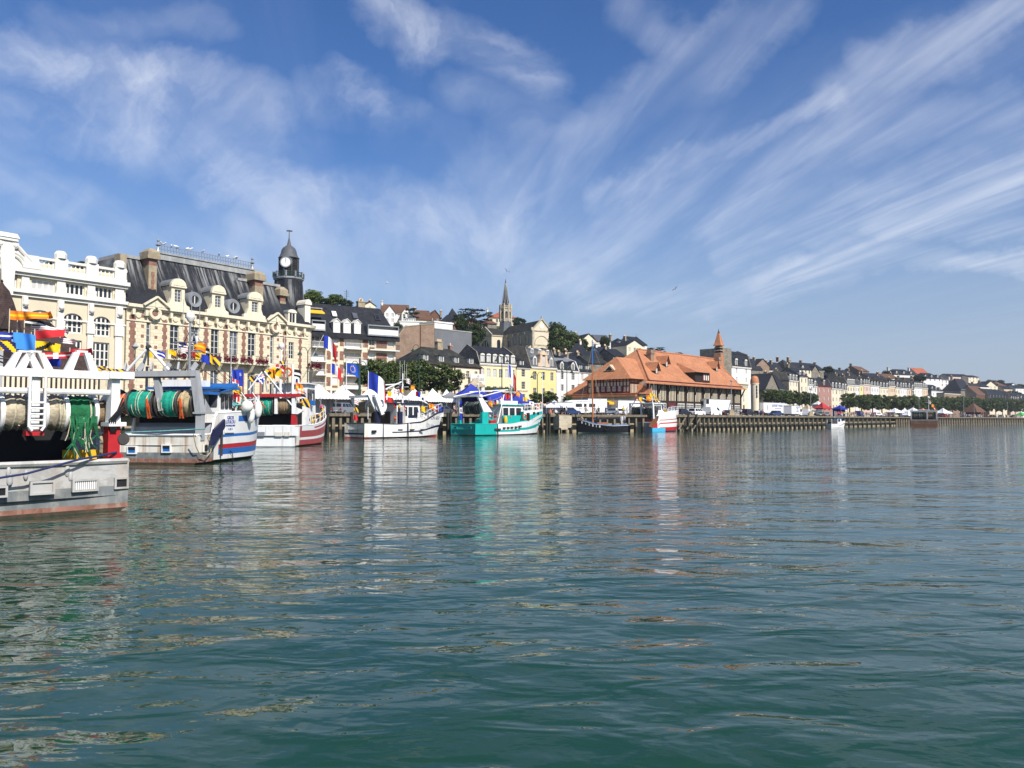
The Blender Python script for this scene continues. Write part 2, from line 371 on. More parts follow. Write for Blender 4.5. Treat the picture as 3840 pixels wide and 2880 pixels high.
spec('car_red',(.30,.02,.02),.3,.1,1);spec('car_ice',(.55,.68,.70),.3,.05,1);spec('car_tan',(.50,.44,.30),.4,.05,1)
spec('lamp_red',(.4,.01,.01),.2,.1,1);spec('lamp_clear',(.7,.7,.68),.15,.05,1,specular=.6);spec('plate',(.7,.7,.65),.5,.05,2)
spec('text_blue',(.03,.05,.25),.6,.05,2);spec('text_black',(.015,.015,.02),.6,.05,2);spec('text_white',(.8,.8,.78),.6,.03,2);spec('text_grey',(.22,.22,.24),.6,.05,2)
spec('text_orange',(.62,.27,.12),.6,.05,2)
spec('skin',(.50,.29,.20),.6,.08,4);spec('hair',(.035,.02,.012),.7,.3,8);spec('shoe',(.05,.045,.04),.7,.2,5)
for n_,c_ in(('cloth_white',(.72,.71,.69)),('cloth_black',(.02,.02,.022)),('cloth_pink',(.62,.05,.16)),('cloth_blue',(.05,.10,.28)),('cloth_yellow',(.75,.62,.05)),('cloth_grey',(.20,.20,.21)),('cloth_red',(.42,.05,.04)),('cloth_tan',(.42,.33,.22)),('cloth_sky',(.30,.45,.60)),('cloth_coral',(.62,.22,.13)),('denim',(.06,.09,.17))):
 spec(n_,c_,.9,.12,5)
spec('clock_face',(.80,.80,.78),.4,.02,2);spec('gull_white',(.78,.77,.75),.7,.05,8);spec('gull_grey',(.32,.33,.35),.7,.1,8)
spec('stall_green',(.05,.42,.08),.7,.1,2)
spec('hull_brown',(.13,.075,.045),.8,.3,.8,.2,streak=.5,scol=(.25,.17,.12))
# --------- water, quay, land
def water_mat():
 m=bpy.data.materials.new('river_water');m.use_nodes=True;MATS['river_water']=m;SPEC['river_water']={}
 k=NT(m.node_tree);b=k.n['Principled BSDF']
 oc=k.new('ShaderNodeTexCoord').outputs['Object']
 x,y,z=k.sep(oc)
 n0=k.noise(oc,.045,3)[0]
 b.inputs['Roughness'].default_value=.035;b.inputs['IOR'].default_value=1.33
 k.put(b.inputs['Base Color'],k.mix(k.ramp(n0,.3,.7),(.011,.045,.025,1),(.015,.053,.032,1)))
 calm=k.ramp(k.noise(k.comb(k.m('MULTIPLY',x,.5),y),.12,3,.6)[0],.30,.70)
 far=k.m('ADD',1.0,k.m('MULTIPLY',k.ramp(k.m('SUBTRACT',k.m('MULTIPLY',k.m('SUBTRACT',x,10),.74),k.m('MULTIPLY',k.m('SUBTRACT',y,138),.67)),22,62),.55))
 def wv(ax,sk,sc,det,dist):return k.noise(k.comb(k.m('ADD',k.m('MULTIPLY',x,ax),k.m('MULTIPLY',y,sk)),y),sc,det,.5,dist)[0]
 h=k.m('MULTIPLY',wv(.6,-.25,.22,1,.3),.12)
 h=k.m('ADD',h,k.m('MULTIPLY',wv(.5,.12,.75,1.5,.5),k.m('ADD',.06,k.m('MULTIPLY',calm,.075))))
 h=k.m('ADD',h,k.m('MULTIPLY',wv(.5,-.10,1.9,2,.6),k.m('MULTIPLY',far,k.m('ADD',.018,k.m('MULTIPLY',calm,.024)))))
 h=k.m('ADD',h,k.m('MULTIPLY',wv(.6,.2,5.0,2,.4),k.m('MULTIPLY',far,k.m('ADD',.0028,k.m('MULTIPLY',calm,.0050)))))
 h=k.m('ADD',h,k.m('MULTIPLY',wv(.8,0,16,1.5,.2),k.m('ADD',.0002,k.m('MULTIPLY',calm,.0009))))
 bn=k.new('ShaderNodeBump');bn.inputs['Strength'].default_value=1;bn.inputs['Distance'].default_value=1.0
 k.l.new(h,bn.inputs['Height']);k.l.new(bn.outputs[0],b.inputs['Normal'])
water_mat()
o=MB().poly([(-900,-60,0),(2500,-60,0),(2500,2600,0),(-900,2600,0)]).build('water','river_water');tag(o,'dark green rippling river water','water',kind='structure')
QUAY=[(-150,-20),(-75,58),(-27,108),(10,138),(33,152),(53,173),(83,207),(131,268),(263,395),(330,455),(700,800)]
def off(poly,d):
 """the polyline moved inland by d"""
 out=[]
 for i,p in enumerate(poly):
  a=Vector(poly[max(i-1,0)]);b=Vector(poly[min(i+1,len(poly)-1)]);t=(b-a).normalized()
  out.append((p[0]-t.y*d,p[1]+t.x*d))
 return out
def hit_line(poly,px):
 u=(px-W0/2)/FPX
 best=None
 for(x0,y0),(x1,y1)in zip(poly,poly[1:]):
  f0,f1=x0-u*y0,x1-u*y1
  if f0<=0<=f1 and f1!=f0:
   t=-f0/(f1-f0);best=Vector((x0+(x1-x0)*t,y0+(y1-y0)*t,0))
 return best
def quay_at(px,inland=0):return hit_line(off(QUAY,inland),px)
b=MB();f0=off(QUAY,0);f1=off(QUAY,120)
n=len(f0)
b.add([(x,y,GZ)for x,y in f0]+[(x,y,GZ)for x,y in f1],[(i,i+1,n+i+1,n+i)for i in range(n-1)])
tag(b.build('quay_pavement','asphalt'),'grey asphalt quayside behind the timber wall','quay',kind='structure')
HILL=[(-900,1130,300),(0,1085,300),(600,1120,300),(1150,1145,300),(1500,1212,300),(1850,1212,310),(2060,1262,310),(2200,1306,310),(2420,1322,330),(2640,1362,360),(2900,1395,400),(3300,1412,480),(3560,1432,560),(3840,1446,700),(4300,1475,900),(5200,1500,1100)]
def hill_top(px):
 for(a,ya,da),(c,yc,dc)in zip(HILL,HILL[1:]):
  if a<=px<=c:t=(px-a)/(c-a);return ya+(yc-ya)*t,da+(dc-da)*t
def hs_(t):return t*t*.62+t*.38
b=MB();cols=60;rows=14;vs=[]
for i in range(cols+1):
 px=-880+6000*i/cols;ty,td=hill_top(px)
 q=hit_line(off(QUAY,45),max(px,-300))or Vector((gx(px,60),60,0))
 y0=max(q.y,60);top=at(px,ty,td).z
 for j in range(rows+1):
  t=j/rows;Y=y0+(td-y0)*t
  s=hs_(t)
  z=GZ-.3+(top-GZ)*s+(rnd.uniform(-.8,.8)if 0<j<rows else 0)
  vs.append((gx(px,Y),Y,z))
 for j in(1,2,3):Y=td+j*120;vs.append((gx(px,Y),Y,top-(2 if j==1 else 8*j)))
R=rows+4
b.add(vs,[(i*R+j,(i+1)*R+j,(i+1)*R+j+1,i*R+j+1)for i in range(cols)for j in range(R-1)])
tag(b.build('hillside','grass',smooth=180),'green hillside rising behind the town','hillside',kind='structure')
def hill_z(px,Y):
 ty,td=hill_top(px);q=hit_line(off(QUAY,45),max(px,-300))or Vector((0,60,0));y0=max(q.y,60)
 t=max(0,min(1,(Y-y0)/(td-y0)));s=hs_(t)
 return GZ-.3+(at(px,ty,td).z-GZ)*s
qw=thing('quay_wall','long weathered timber piled quay wall along the river','quay wall',(0,0,0))
b=MB()
e=off(QUAY,1.6)
for p,q in zip(e,e[1:]):b.poly([(p[0],p[1],-3),(q[0],q[1],-3),(q[0],q[1],GZ-.05),(p[0],p[1],GZ-.05)])
b.build('wall','quay_concrete',qw)
b=MB();e=off(QUAY,-.75)
for p,q in zip(e,e[1:]):b.bar((p[0],p[1],GZ-.02),(q[0],q[1],GZ-.02),.5,.42)
b.build('cap_beam','quay_timber',qw)
def pile_mb(h,lean,w):
 m=MB()
 m.add([(-w,-.25,-2),(w,-.25,-2),(w,.25,-2),(-w,.25,-2),(-w,-.25,1.0),(w,-.25,1.0),(w,.25,1.0),(-w,.25,1.0)],[(0,1,5,4),(1,2,6,5),(2,3,7,6),(3,0,4,7)],1)
 m.add([(-w,-.25,1.0),(w,-.25,1.0),(w,.25,1.0),(-w,.25,1.0),(-w*.9,-.2,h-.25),(w*.9,-.2,h),(w*.9,.25,h),(-w*.9,.25,h-.25)],[(0,1,5,4),(1,2,6,5),(2,3,7,6),(3,0,4,7),(4,5,6,7)],0)
 return m
protos=[pile_mb(2.9,0,w_).build('pile',['quay_timber','wet_timber'],qw)for w_ in(.16,.2,.24)]
pp=[1195+i*27 for i in range(52)]+[2570+i*17 for i in range(46)]
for i,px in enumerate(pp):
 q=hit_line(off(QUAY,-.5),px);q2=hit_line(off(QUAY,-.5),px+5);a=math.atan2(q2.y-q.y,q2.x-q.x)
 o=protos[i]if i<3 else protos[rnd.randrange(3)].copy()
 if i>=3:C.objects.link(o);o.parent=qw
 o.matrix_basis=Matrix.Translation((q.x,q.y,0))@Matrix.Rotation(a,4,'Z')@Matrix.Scale(rnd.uniform(.94,1.02),4,(0,0,1))
b=MB()
px=3360
while px<3900:
 q=hit_line(off(QUAY,-.3),px)
 b.box(q.x-.25,q.x+.25,q.y-.3,q.y+.3,-1,2.7);px+=9
tag(b.build('pile_row','quay_timber',qw),None,None,kind='stuff')
b=MB()
for px in(1230,1320,1680,1690,2050,2060,2090,2140,2580,2610):
 q=hit_line(off(QUAY,-1.1),px);b.tube([(q.x,q.y,-1),(q.x,q.y,GZ+.35)],.22,n=8)
b.build('fender_post','wet_timber',qw,smooth=True)
b=MB()
for px in(2570,2600,2625):
 q=hit_line(off(QUAY,-.8),px);q2=hit_line(off(QUAY,-1.2),px-26)
 b.bar((q.x,q.y,2.7),(q2.x,q2.y,.4),.2)
b.build('raking_strut','quay_timber',qw)
b=MB();q=quay_at(2095,-1.2);q2=quay_at(2132,-1.2);a=math.atan2(q2.y-q.y,q2.x-q.x)
L=thing('stone_landing','pale stone landing set in the quay wall beside the black sailing boat','landing',(q.x,q.y,0),a)
b.box(-.8,2.2,-1.0,.6,.9,GZ);b.box(-.8,.8,-1.5,.4,.6,.9);b.build('stonework','church_stone',L)
# --------- building kit
CACHE={}
def put(mesh_o,parent,x,y,z,rot=0):
 mesh_o.parent=parent;mesh_o.matrix_basis=Matrix.Translation((x,y,z))@Matrix.Rotation(rot,4,'Z');return mesh_o
def cached(key,fn,name):
 """first use builds, later uses share the mesh"""
 if key in CACHE:
  o=bpy.data.objects.new(name,CACHE[key]);C.objects.link(o);return o
 o=fn();CACHE[key]=o.data;return o
def facade(name,label,cat,pL,YL,pR,YR,group=None,z=GZ):
 a=Vector((gx(pL,YL),YL,z));b=Vector((gx(pR,YR),YR,z));d=b-a
 t=thing(name,label,cat,a,math.atan2(d.y,d.x),group);return t,d.length
def wall(b,x0,x1,z0,z1,holes,y=0,dep=.22,m=0):
 xs=sorted({x0,x1}|{h[0]for h in holes}|{h[1]for h in holes});zs=sorted({z0,z1}|{h[2]for h in holes}|{h[3]for h in holes})
 for i in range(len(xs)-1):
  for j in range(len(zs)-1):
   cx,cz=(xs[i]+xs[i+1])/2,(zs[j]+zs[j+1])/2
   if any(h[0]<cx<h[1]and h[2]<cz<h[3]for h in holes):continue
   b.poly([(xs[i],y,zs[j]),(xs[i+1],y,zs[j]),(xs[i+1],y,zs[j+1]),(xs[i],y,zs[j+1])],m)
 for h in holes:
  a,c,p,q=h[:4]
  b.poly([(a,y,p),(c,y,p),(c,y+dep,p),(a,y+dep,p)],m);b.poly([(a,y,q),(a,y+dep,q),(c,y+dep,q),(c,y,q)],m)
  b.poly([(a,y,p),(a,y+dep,p),(a,y+dep,q),(a,y,q)],m);b.poly([(c,y,p),(c,y,q),(c,y+dep,q),(c,y+dep,p)],m)
  if len(h)>4:
   k=h[4];n=5;mx=(a+c)/2
   for sgn,e in((-1,a),(1,c)):
    arc=[(mx+sgn*(c-a)/2*math.sin(i/n*math.pi/2),q-k+k*math.cos(i/n*math.pi/2))for i in range(n+1)]
    b.poly([(e,y,q)]+[(p_[0],y,p_[1])for p_ in arc],m)
def window(parent,x,z,w,h,y=.12,cols=2,rows=3,glass='glass_dark',frame='white_trim',sub=False,name='window',fw=.07,trans=None):
 key=('win',round(w,1),round(h,1),cols,rows,glass,frame,sub,fw,trans)
 def fr():
  b=MB();d=.06
  for px in[0,w]:b.box(px-fw*.7 if px else 0,px if px else fw*.7+.0,0,d,0,h)
  b.box(fw*.7,w-fw*.7,0,d,0,fw);b.box(fw*.7,w-fw*.7,0,d,h-fw,h)
  for i in range(1,cols):b.box(w*i/cols-fw*.5,w*i/cols+fw*.5,.003,d-.003,fw,h-fw)
  for j in range(1,rows):
   zz=h*j/rows if trans is None else(h*trans if j==rows-1 else h*trans*j/(rows-1))
   b.box(fw*.7,w-fw*.7,.012,d-.012,zz-fw*.3,zz+fw*.3)
  if not sub:b.poly([(.02,.045,.02),(w-.02,.045,.02),(w-.02,.045,h-.02),(.02,.045,h-.02)],1)
  return b.build(name,[frame,glass]if not sub else[frame],None,fix=True)
 o=put(cached(key,fr,name),parent,x,y,z)
 if sub:
  g=cached(key+('g',),lambda:MB().poly([(.02,.045,.02),(w-.02,.045,.02),(w-.02,.045,h-.02),(.02,.045,h-.02)]).build('pane',glass),'pane')
  g.parent=o
 return o
def dormer(parent,x,y,z,w,h,back,kind='gable',face='white_trim',roof='slate',glass='glass_dark',cols=2):
 """a window house standing out of a roof; y is its front"""
 key=('dorm',round(w,1),round(h,1),round(back,1),kind,face,roof,glass,cols)
 def mk():
  b=MB();g=w*.16
  b.box(-w/2,-w/2+g,0,back,0,h);b.box(w/2-g,w/2,0,back,0,h);b.box(-w/2+g,w/2-g,0,.2,0,.12);b.box(-w/2+g,w/2-g,0,.2,h-.12,h)
  b.poly([(-w/2+g,.10,.12),(w/2-g,.10,.12),(w/2-g,.10,h-.12),(-w/2+g,.10,h-.12)],2)
  for i in range(1,cols):q=-w/2+g+(w-2*g)*i/cols;b.box(q-.05,q+.05,.03,.09,.12,h-.12)
  if kind=='gable':
   k=w*.42;e=.15
   b.poly([(-w/2,.0,h),(w/2,.0,h),(0,.0,h+k)])
   for s in(-1,1):b.add([(s*(w/2+e),-.15,h-.1),(0,-.15,h+k+.06),(0,back+k,h+k+.06),(s*(w/2+e),back,h-.1),(s*(w/2+e),-.15,h),(0,-.15,h+k+.18),(0,back+k,h+k+.18),(s*(w/2+e),back,h)],[(0,1,2,3),(4,7,6,5),(0,4,5,1),(3,2,6,7),(0,3,7,4)],1)
  elif kind=='arch':
   n=8;pr=[(w/2*1.12*math.cos(math.pi*i/n),h-.02+w*.36*math.sin(math.pi*i/n))for i in range(n+1)]
   b.ext(pr,'y',-.12,.12,0);b.ext([(p[0]*.98,p[1]+.03)for p in pr],'y',.12,back+.4,1)
  else:
   b.box(-w/2-.12,w/2+.12,-.18,back+.2,h,h+.12,1)
  return b.build('dormer',[face,roof,glass])
 return put(cached(key,mk,'dormer'),parent,x,y,z)
def chimney(parent,x,y,z0,w,d,h,m='red_brick',pots=3,cap='chimney_stone'):
 b=MB();b.box(x-w/2,x+w/2,y-d/2,y+d/2,z0,z0+h);b.box(x-w/2-.1,x+w/2+.1,y-d/2-.1,y+d/2+.1,z0+h,z0+h+.2,1)
 for i in range(pots):
  b.lathe([(.13,z0+h+.2),(.16,z0+h+.3),(.11,z0+h+.75),(0,z0+h+.75)],(x+(i-(pots-1)/2)*w/(pots+.3),y,0),7,2)
 return b.build('chimney',[m,cap,'peach_wall'],parent)
def roof_gable(b,x0,x1,y0,y1,ze,zr,ov=.35,th=.18,m=0,yr=None):
 yr=(y0+y1)/2 if yr is None else yr
 sl=(zr-ze)/(yr-y0)
 for ya,s in((y0-ov,1),(y1+ov,-1)):
  z_=ze-ov*sl if s==1 else ze-ov*(zr-ze)/(y1-yr)
  vs=[(x0-.15,ya,z_),(x1+.15,ya,z_),(x1+.15,yr,zr),(x0-.15,yr,zr)]
  b.add(vs+[(p[0],p[1],p[2]+th)for p in vs],[(0,1,2,3),(4,5,6,7),(0,1,5,4),(1,2,6,5),(3,0,4,7)],m)
def roof_front(b,x0,x1,y0,y1,ze,zr,ov=.35,th=.18,m=0):
 xm=(x0+x1)/2
 for xa,s in((x0-ov,1),(x1+ov,-1)):
  z_=ze-ov*(zr-ze)/(xm-x0)
  vs=[(xa,y0-.3,z_),(xm,y0-.3,zr),(xm,y1+.1,zr),(xa,y1+.1,z_)]
  b.add(vs+[(p[0],p[1],p[2]+th)for p in vs],[(0,1,2,3),(4,5,6,7),(0,1,5,4),(1,2,6,5),(2,3,7,6),(3,0,4,7)],m)
def roof_hip(b,x0,x1,y0,y1,ze,zr,ov=.4,m=0,in0=None,in1=None):
 ym=(y0+y1)/2;i0=(y1-y0)/2 if in0 is None else in0;i1=(y1-y0)/2 if in1 is None else in1
 if x0+i0>x1-i1:i0=i1=(x1-x0)/2-.01
 k=(zr-ze)/((y1-y0)/2)*ov
 e=[(x0-ov,y0-ov,ze-k*.6),(x1+ov,y0-ov,ze-k*.6),(x1+ov,y1+ov,ze-k*.6),(x0-ov,y1+ov,ze-k*.6)];r=[(x0+i0,ym,zr),(x1-i1,ym,zr)]
 lo=[(p[0],p[1],p[2]-.15)for p in e]
 b.add(e+r+lo,[(0,1,5,4),(1,2,5),(2,3,4,5),(3,0,4),(9,8,7,6),(0,6,7,1),(1,7,8,2),(2,8,9,3),(3,9,6,0)],m)
def roof_mansard(b,x0,x1,y0,y1,ze,zb,zr,ins=1.3,m=0,top=None,hipx=False):
 a=ins if hipx else 0
 b.add([(x0,y0-.15,ze),(x1,y0-.15,ze),(x1,y1,ze),(x0,y1,ze),(x0+a,y0+ins,zb),(x1-a,y0+ins,zb),(x1-a,y1-ins,zb),(x0+a,y1-ins,zb)],[(0,1,5,4),(1,2,6,5),(2,3,7,6),(3,0,4,7)],m)
 ym=(y0+y1)/2;t=m if top is None else top
 k=(x1-x0)*.25 if hipx else 0
 b.add([(x0+a,y0+ins-.1,zb),(x1-a,y0+ins-.1,zb),(x1-a,y1-ins,zb),(x0+a,y1-ins,zb),(x0+a+k,ym,zr),(x1-a-k,ym,zr)],[(0,1,5,4),(1,2,5),(2,3,4,5),(3,0,4)],t)
def house(name,label,p,rot,L,dep,zeave,zridge,wallm='cream_stucco',side=None,roofm='slate',kind='gable',rows=3,cols=3,dorm=0,dk='arch',chim=1,base=0,winh=1.6,winw=.95,glass=None,cat='house',group=None,cornice='white_trim',chm='red_brick',trim=True,win='white_trim',dface='white_trim',zb=None,top=None,shut=False,balc=False,ins=1.3,dglass='glass_mid'):
 t=thing(name,label,cat,p,rot,group);side=side or wallm;r_=random.Random(label)
 b=MB();H=zeave;holes=[];wins=[]
 if rows and cols:
  fh=H/rows if not base else(H-base)/rows
  for j in range(rows):
   for i in range(cols):
    w=min(winw,L/cols*.6);h=min(winh,fh*.66);x=L*(i+.5)/cols-w/2;z=base+fh*j+fh*.2
    holes.append((x,x+w,z,z+h));wins.append((x,z,w,h,j))
 wall(b,0,L,-12 if base>=0 else base,H,holes)
 for yy in(0,L):b.poly([(yy,0,-12),(yy,dep,-12),(yy,dep,H),(yy,0,H)],1)
 b.poly([(0,dep,-12),(L,dep,-12),(L,dep,H),(0,dep,H)],1)
 if kind=='gable':[b.poly([(xx,0,H),(xx,dep,H),(xx,dep/2,zridge)],1)for xx in(0,L)]
 if kind=='front':b.poly([(0,0,H),(L,0,H),(L/2,0,zridge)],0);b.poly([(0,dep,H),(L,dep,H),(L/2,dep,zridge)],1)
 if kind=='mansard':
  zb_=zb if zb is not None else H+(zridge-H)*.75
  for xx in(-.12,L-.12):b.ext([(-.25,H),(ins-.3,zb_+.25),(dep/2,zridge+.3),(dep-ins,zb_+.25),(dep,H)],'x',xx,xx+.24,1)
 b.build('wall',[wallm,side],t)
 b=MB()
 if kind=='gable':roof_gable(b,0,L,0,dep,H,zridge)
 elif kind=='front':roof_front(b,0,L,0,dep,H,zridge)
 elif kind=='hip':roof_hip(b,0,L,0,dep,H,zridge)
 elif kind=='pyr':roof_hip(b,0,L,0,dep,H,zridge,in0=L/2-.01,in1=L/2-.01)
 elif kind=='mansard':roof_mansard(b,.14,L-.14,0,dep,H,zb_,zridge,ins,top=1 if top else None)
 else:b.box(-.2,L+.2,-.2,dep+.2,H,H+.3)
 b.build('roof',[roofm,top]if top else roofm,t)
 if trim and kind!='front':
  b=MB();b.box(-.03,L+.03,-.28,-.004,H-.32,H-.06);b.box(-.03,L+.03,-.18,-.004,H-.5,H-.325);b.build('cornice',cornice,t)
 gl=glass or['glass_dark','glass_dark','glass_mid','glass_blind']
 for(x,z,w,h,j)in wins:window(t,x,z,w,h,glass=r_.choice(gl)if isinstance(gl,list)else gl,frame=win)
 if shut:
  for k,(x,z,w,h,j)in enumerate(wins):
   if j:
    b=MB();b.box(x-w*.5,x-.03,-.06,-.004,z,z+h);b.box(x+w+.03,x+w*1.5,-.06,-.004,z,z+h);b.build('shutter',shut,t)
 if balc:
  for k,(x,z,w,h,j)in enumerate(wins):
   if j==1:
    b=MB();b.box(x-.3,x+w+.3,-.6,-.004,z-.2,z-.05);b.box(x-.3,x+w+.3,-.62,-.56,z+.8,z+.86)
    for i in range(9):xx=x-.28+(w+.56)*i/8;b.box(xx-.015,xx+.015,-.6,-.57,z-.05,z+.8)
    b.build('balcony','iron',t)
 if dorm:
  zf=H+.12
  for i in range(dorm):
   x=L*(i+.5)/dorm
   if kind=='mansard':dormer(t,x,-.02,zf,min(1.25,L/dorm*.62),min((zb_-H)*.72,1.9),1.4,dk,dface,roofm,dglass)
   else:
    s_=(zridge-H)/(dep/2);dormer(t,x,.5,H+.5*s_+.05,min(1.2,L/dorm*.5),1.15,1.3/max(s_,.5),dk,dface,roofm,dglass)
 for i in range(chim):
  zt=zridge if kind!='flat' else H
  chimney(t,[.35,L-.35,L*.5][i%3],dep*.5,zt-1.2,.6,1.3,1.7+r_.random()*.7,chm if r_.random()<.6 else 'chimney_stone')
 return t
# --------- A  white and cream hall with the balustrade
def lerp_(a,b,t):return a+(b-a)*t
def grand_hall():
 s0,sx,sy=-30.0,.6,.8
 A=Vector((-51+sx*s0,101+sy*s0,GZ));rot=math.atan2(sy,sx)
 t=thing('grand_hall','ornate cream and white hall with roof balustrade and arched windows','building',A,rot)
 q=lambda px,py,y=0:loc(t,px,py,y=y)
 L=q(466,1300).x;zc=q(463,1062).z;zm=q(463,1138).z;zb=q(463,1016).z
 d=15;b=MB();holes=[];W=[]
 def hole(pl,pr,pt,pb,cols,rows,glass,arch=0):
  x0,x1=q(pl,1200).x,q(pr,1200).x;pm=(pl+pr)/2;z1,z0=q(pm,pt).z,q(pm,pb).z
  holes.append((x0,x1,z0,z1)+((arch,)if arch else()));W.append((x0,z0,x1-x0,z1-z0,cols,rows,glass))
 hole(114,204,1048,1092,4,1,'glass_blind');hole(244,314,1062,1108,4,1,'glass_dark');hole(354,420,1078,1120,4,1,'glass_dark')
 hole(108,197,1163,1243,4,3,'glass_blind',.9);hole(237,310,1175,1250,4,3,'glass_dark',.9);hole(349,415,1187,1262,4,3,'glass_dark',.9)
 hole(108,196,1268,1370,4,3,'glass_dark');hole(238,309,1275,1372,4,3,'glass_dark');hole(347,412,1284,1378,4,3,'glass_dark')
 hole(8,60,1028,1082,3,1,'glass_blind');hole(4,62,968,1005,4,1,'glass_blind',2.0)
 wall(b,0,L,-1,zc,holes,dep=.35)
 b.box(0,L,.36,d,-1,zc-.1);b.build('wall','casino_wall',t)
 for w in W:window(t,w[0],w[1],w[2],w[3],.22,w[4],w[5],w[6],sub=True,fw=.2)
 b=MB()
 b.box(0,L+.25,-.75,-.004,zc-.45,zc+.05);b.box(0,L+.1,-.45,-.004,zc-.8,zc-.455);b.build('cornice','white_trim',t)
 b=MB();b.box(0,L+.15,-.6,-.004,zm-.2,zm+.2);b.box(0,L+.05,-.3,-.004,zm-.6,zm-.205)
 zz=zm-3.0;b.box(0,L+.05,-.16,-.004,zz,zz+.2);b.build('string_course','white_trim',t)
 for pa,pb in((78,100),(211,236),(326,348),(430,457)):
  x0,x1=q(pa,1200).x,q(pb,1200).x;m=(x0+x1)/2;b=MB()
  b.box(x0,x1,-.28,-.004,-.5,zm-.62)
  b.box(x0-.12,x1+.12,-.42,-.004,zm-4.4,zm-3.1);b.box(x0+.1,x1-.1,-.46,-.29,zm-1.9,zm-.62);b.ball((m,-.5,zm-1.5),.34,n=8)
  b.box(x0-.1,x1+.1,-.24,-.004,zm+.22,zc-.82);b.box(x0-.22,x1+.22,-.42,-.004,zc-2.0,zc-1.6);b.box(x0-.22,x1+.22,-.4,-.004,zm+.22,zm+.7)
  b.build('pilaster','white_trim',t)
 b=MB();xs=q(104,1000).x
 b.box(xs,L,-.35,.3,zc+.06,zc+.45);b.box(xs,L,-.38,.32,zb-.22,zb+.08)
 x=xs+.2
 while x<L:b.lathe([(.10,zc+.45),(.16,lerp_(zc+.45,zb-.22,.35)),(.08,lerp_(zc+.45,zb-.22,.75)),(.12,zb-.22)],(x,-.05,0),6);x+=.52
 for pm in(225,341,447):
  m=q(pm,1000).x;b.box(m-.75,m+.75,-.5,.45,zc+.06,zb+.25);b.lathe([(.72,zb+.25),(.75,zb+.8),(.5,zb+1.2),(0,zb+1.25)],(m,-.05,0),10)
 b.build('balustrade','white_trim',t)
 xm=q(22,900).x;zt=q(22,876).z;b=MB()
 hw=q(112,980).x-xm;n=14;prof=[]
 for i in range(n+1):
  f=i/n;fs_=(.76,.72,.59,.41,.26);k_=min(3,int(f*4));prof.append((hw*f,zc+.06+(zt-zc)*lerp_(fs_[k_],fs_[k_+1],f*4-k_)))
 outer=[(xm+p[0],p[1])for p in prof]+[(xm+hw,zc+.06)]
 left=[(xm-p[0],p[1])for p in prof[::-1]]
 b.ext([(xm-hw,zc+.06)]+left+outer[1:],'y',-.35,.5)
 for sgn in(-1,1):
  pts=[(xm+sgn*p[0],-.45,p[1]-.05)for p in prof[1:]];b.tube(pts,.22,0,6)
  b.lathe([(0,-.75),(.4,-.7),(.45,-.4)],(xm+sgn*hw*.3,0,zc+2.6),12,0,'y');b.lathe([(0,-.85),(.25,-.8),(.3,-.6)],(xm+sgn*hw*.3,0,zc+2.6),10,0,'y')
  b.box(xm+sgn*hw-.8,xm+sgn*hw+.8,-.6,.6,zc+.06,zc+1.7);b.box(xm+sgn*hw-1,xm+sgn*hw+1,-.8,.7,zc+.06,zc+.5)
 b.box(xm-.8,xm+.8,-.7,.6,zt-3.6,zt-.9,tx=.15);b.box(xm-1.0,xm+1.0,-.9,.7,zt-.9,zt-.55);b.box(xm-1.15,xm+1.15,-1,.75,zt-.55,zt,tx=.25,ty=.2)
 b.box(xm-.55,xm+.55,-1.0,-.71,zt-7.3,zt-3.0,tx=-.25)
 ax,az,R_=xm+.3,q(30,1005).z,1.5
 for rr in(R_+.1,R_+.45):b.tube([(ax+rr*math.cos(math.pi*i/16),-.42,az+rr*math.sin(math.pi*i/16))for i in range(17)],.18,0,6)
 b.build('pediment','white_trim',t,smooth=35)
 return t
grand_hall()
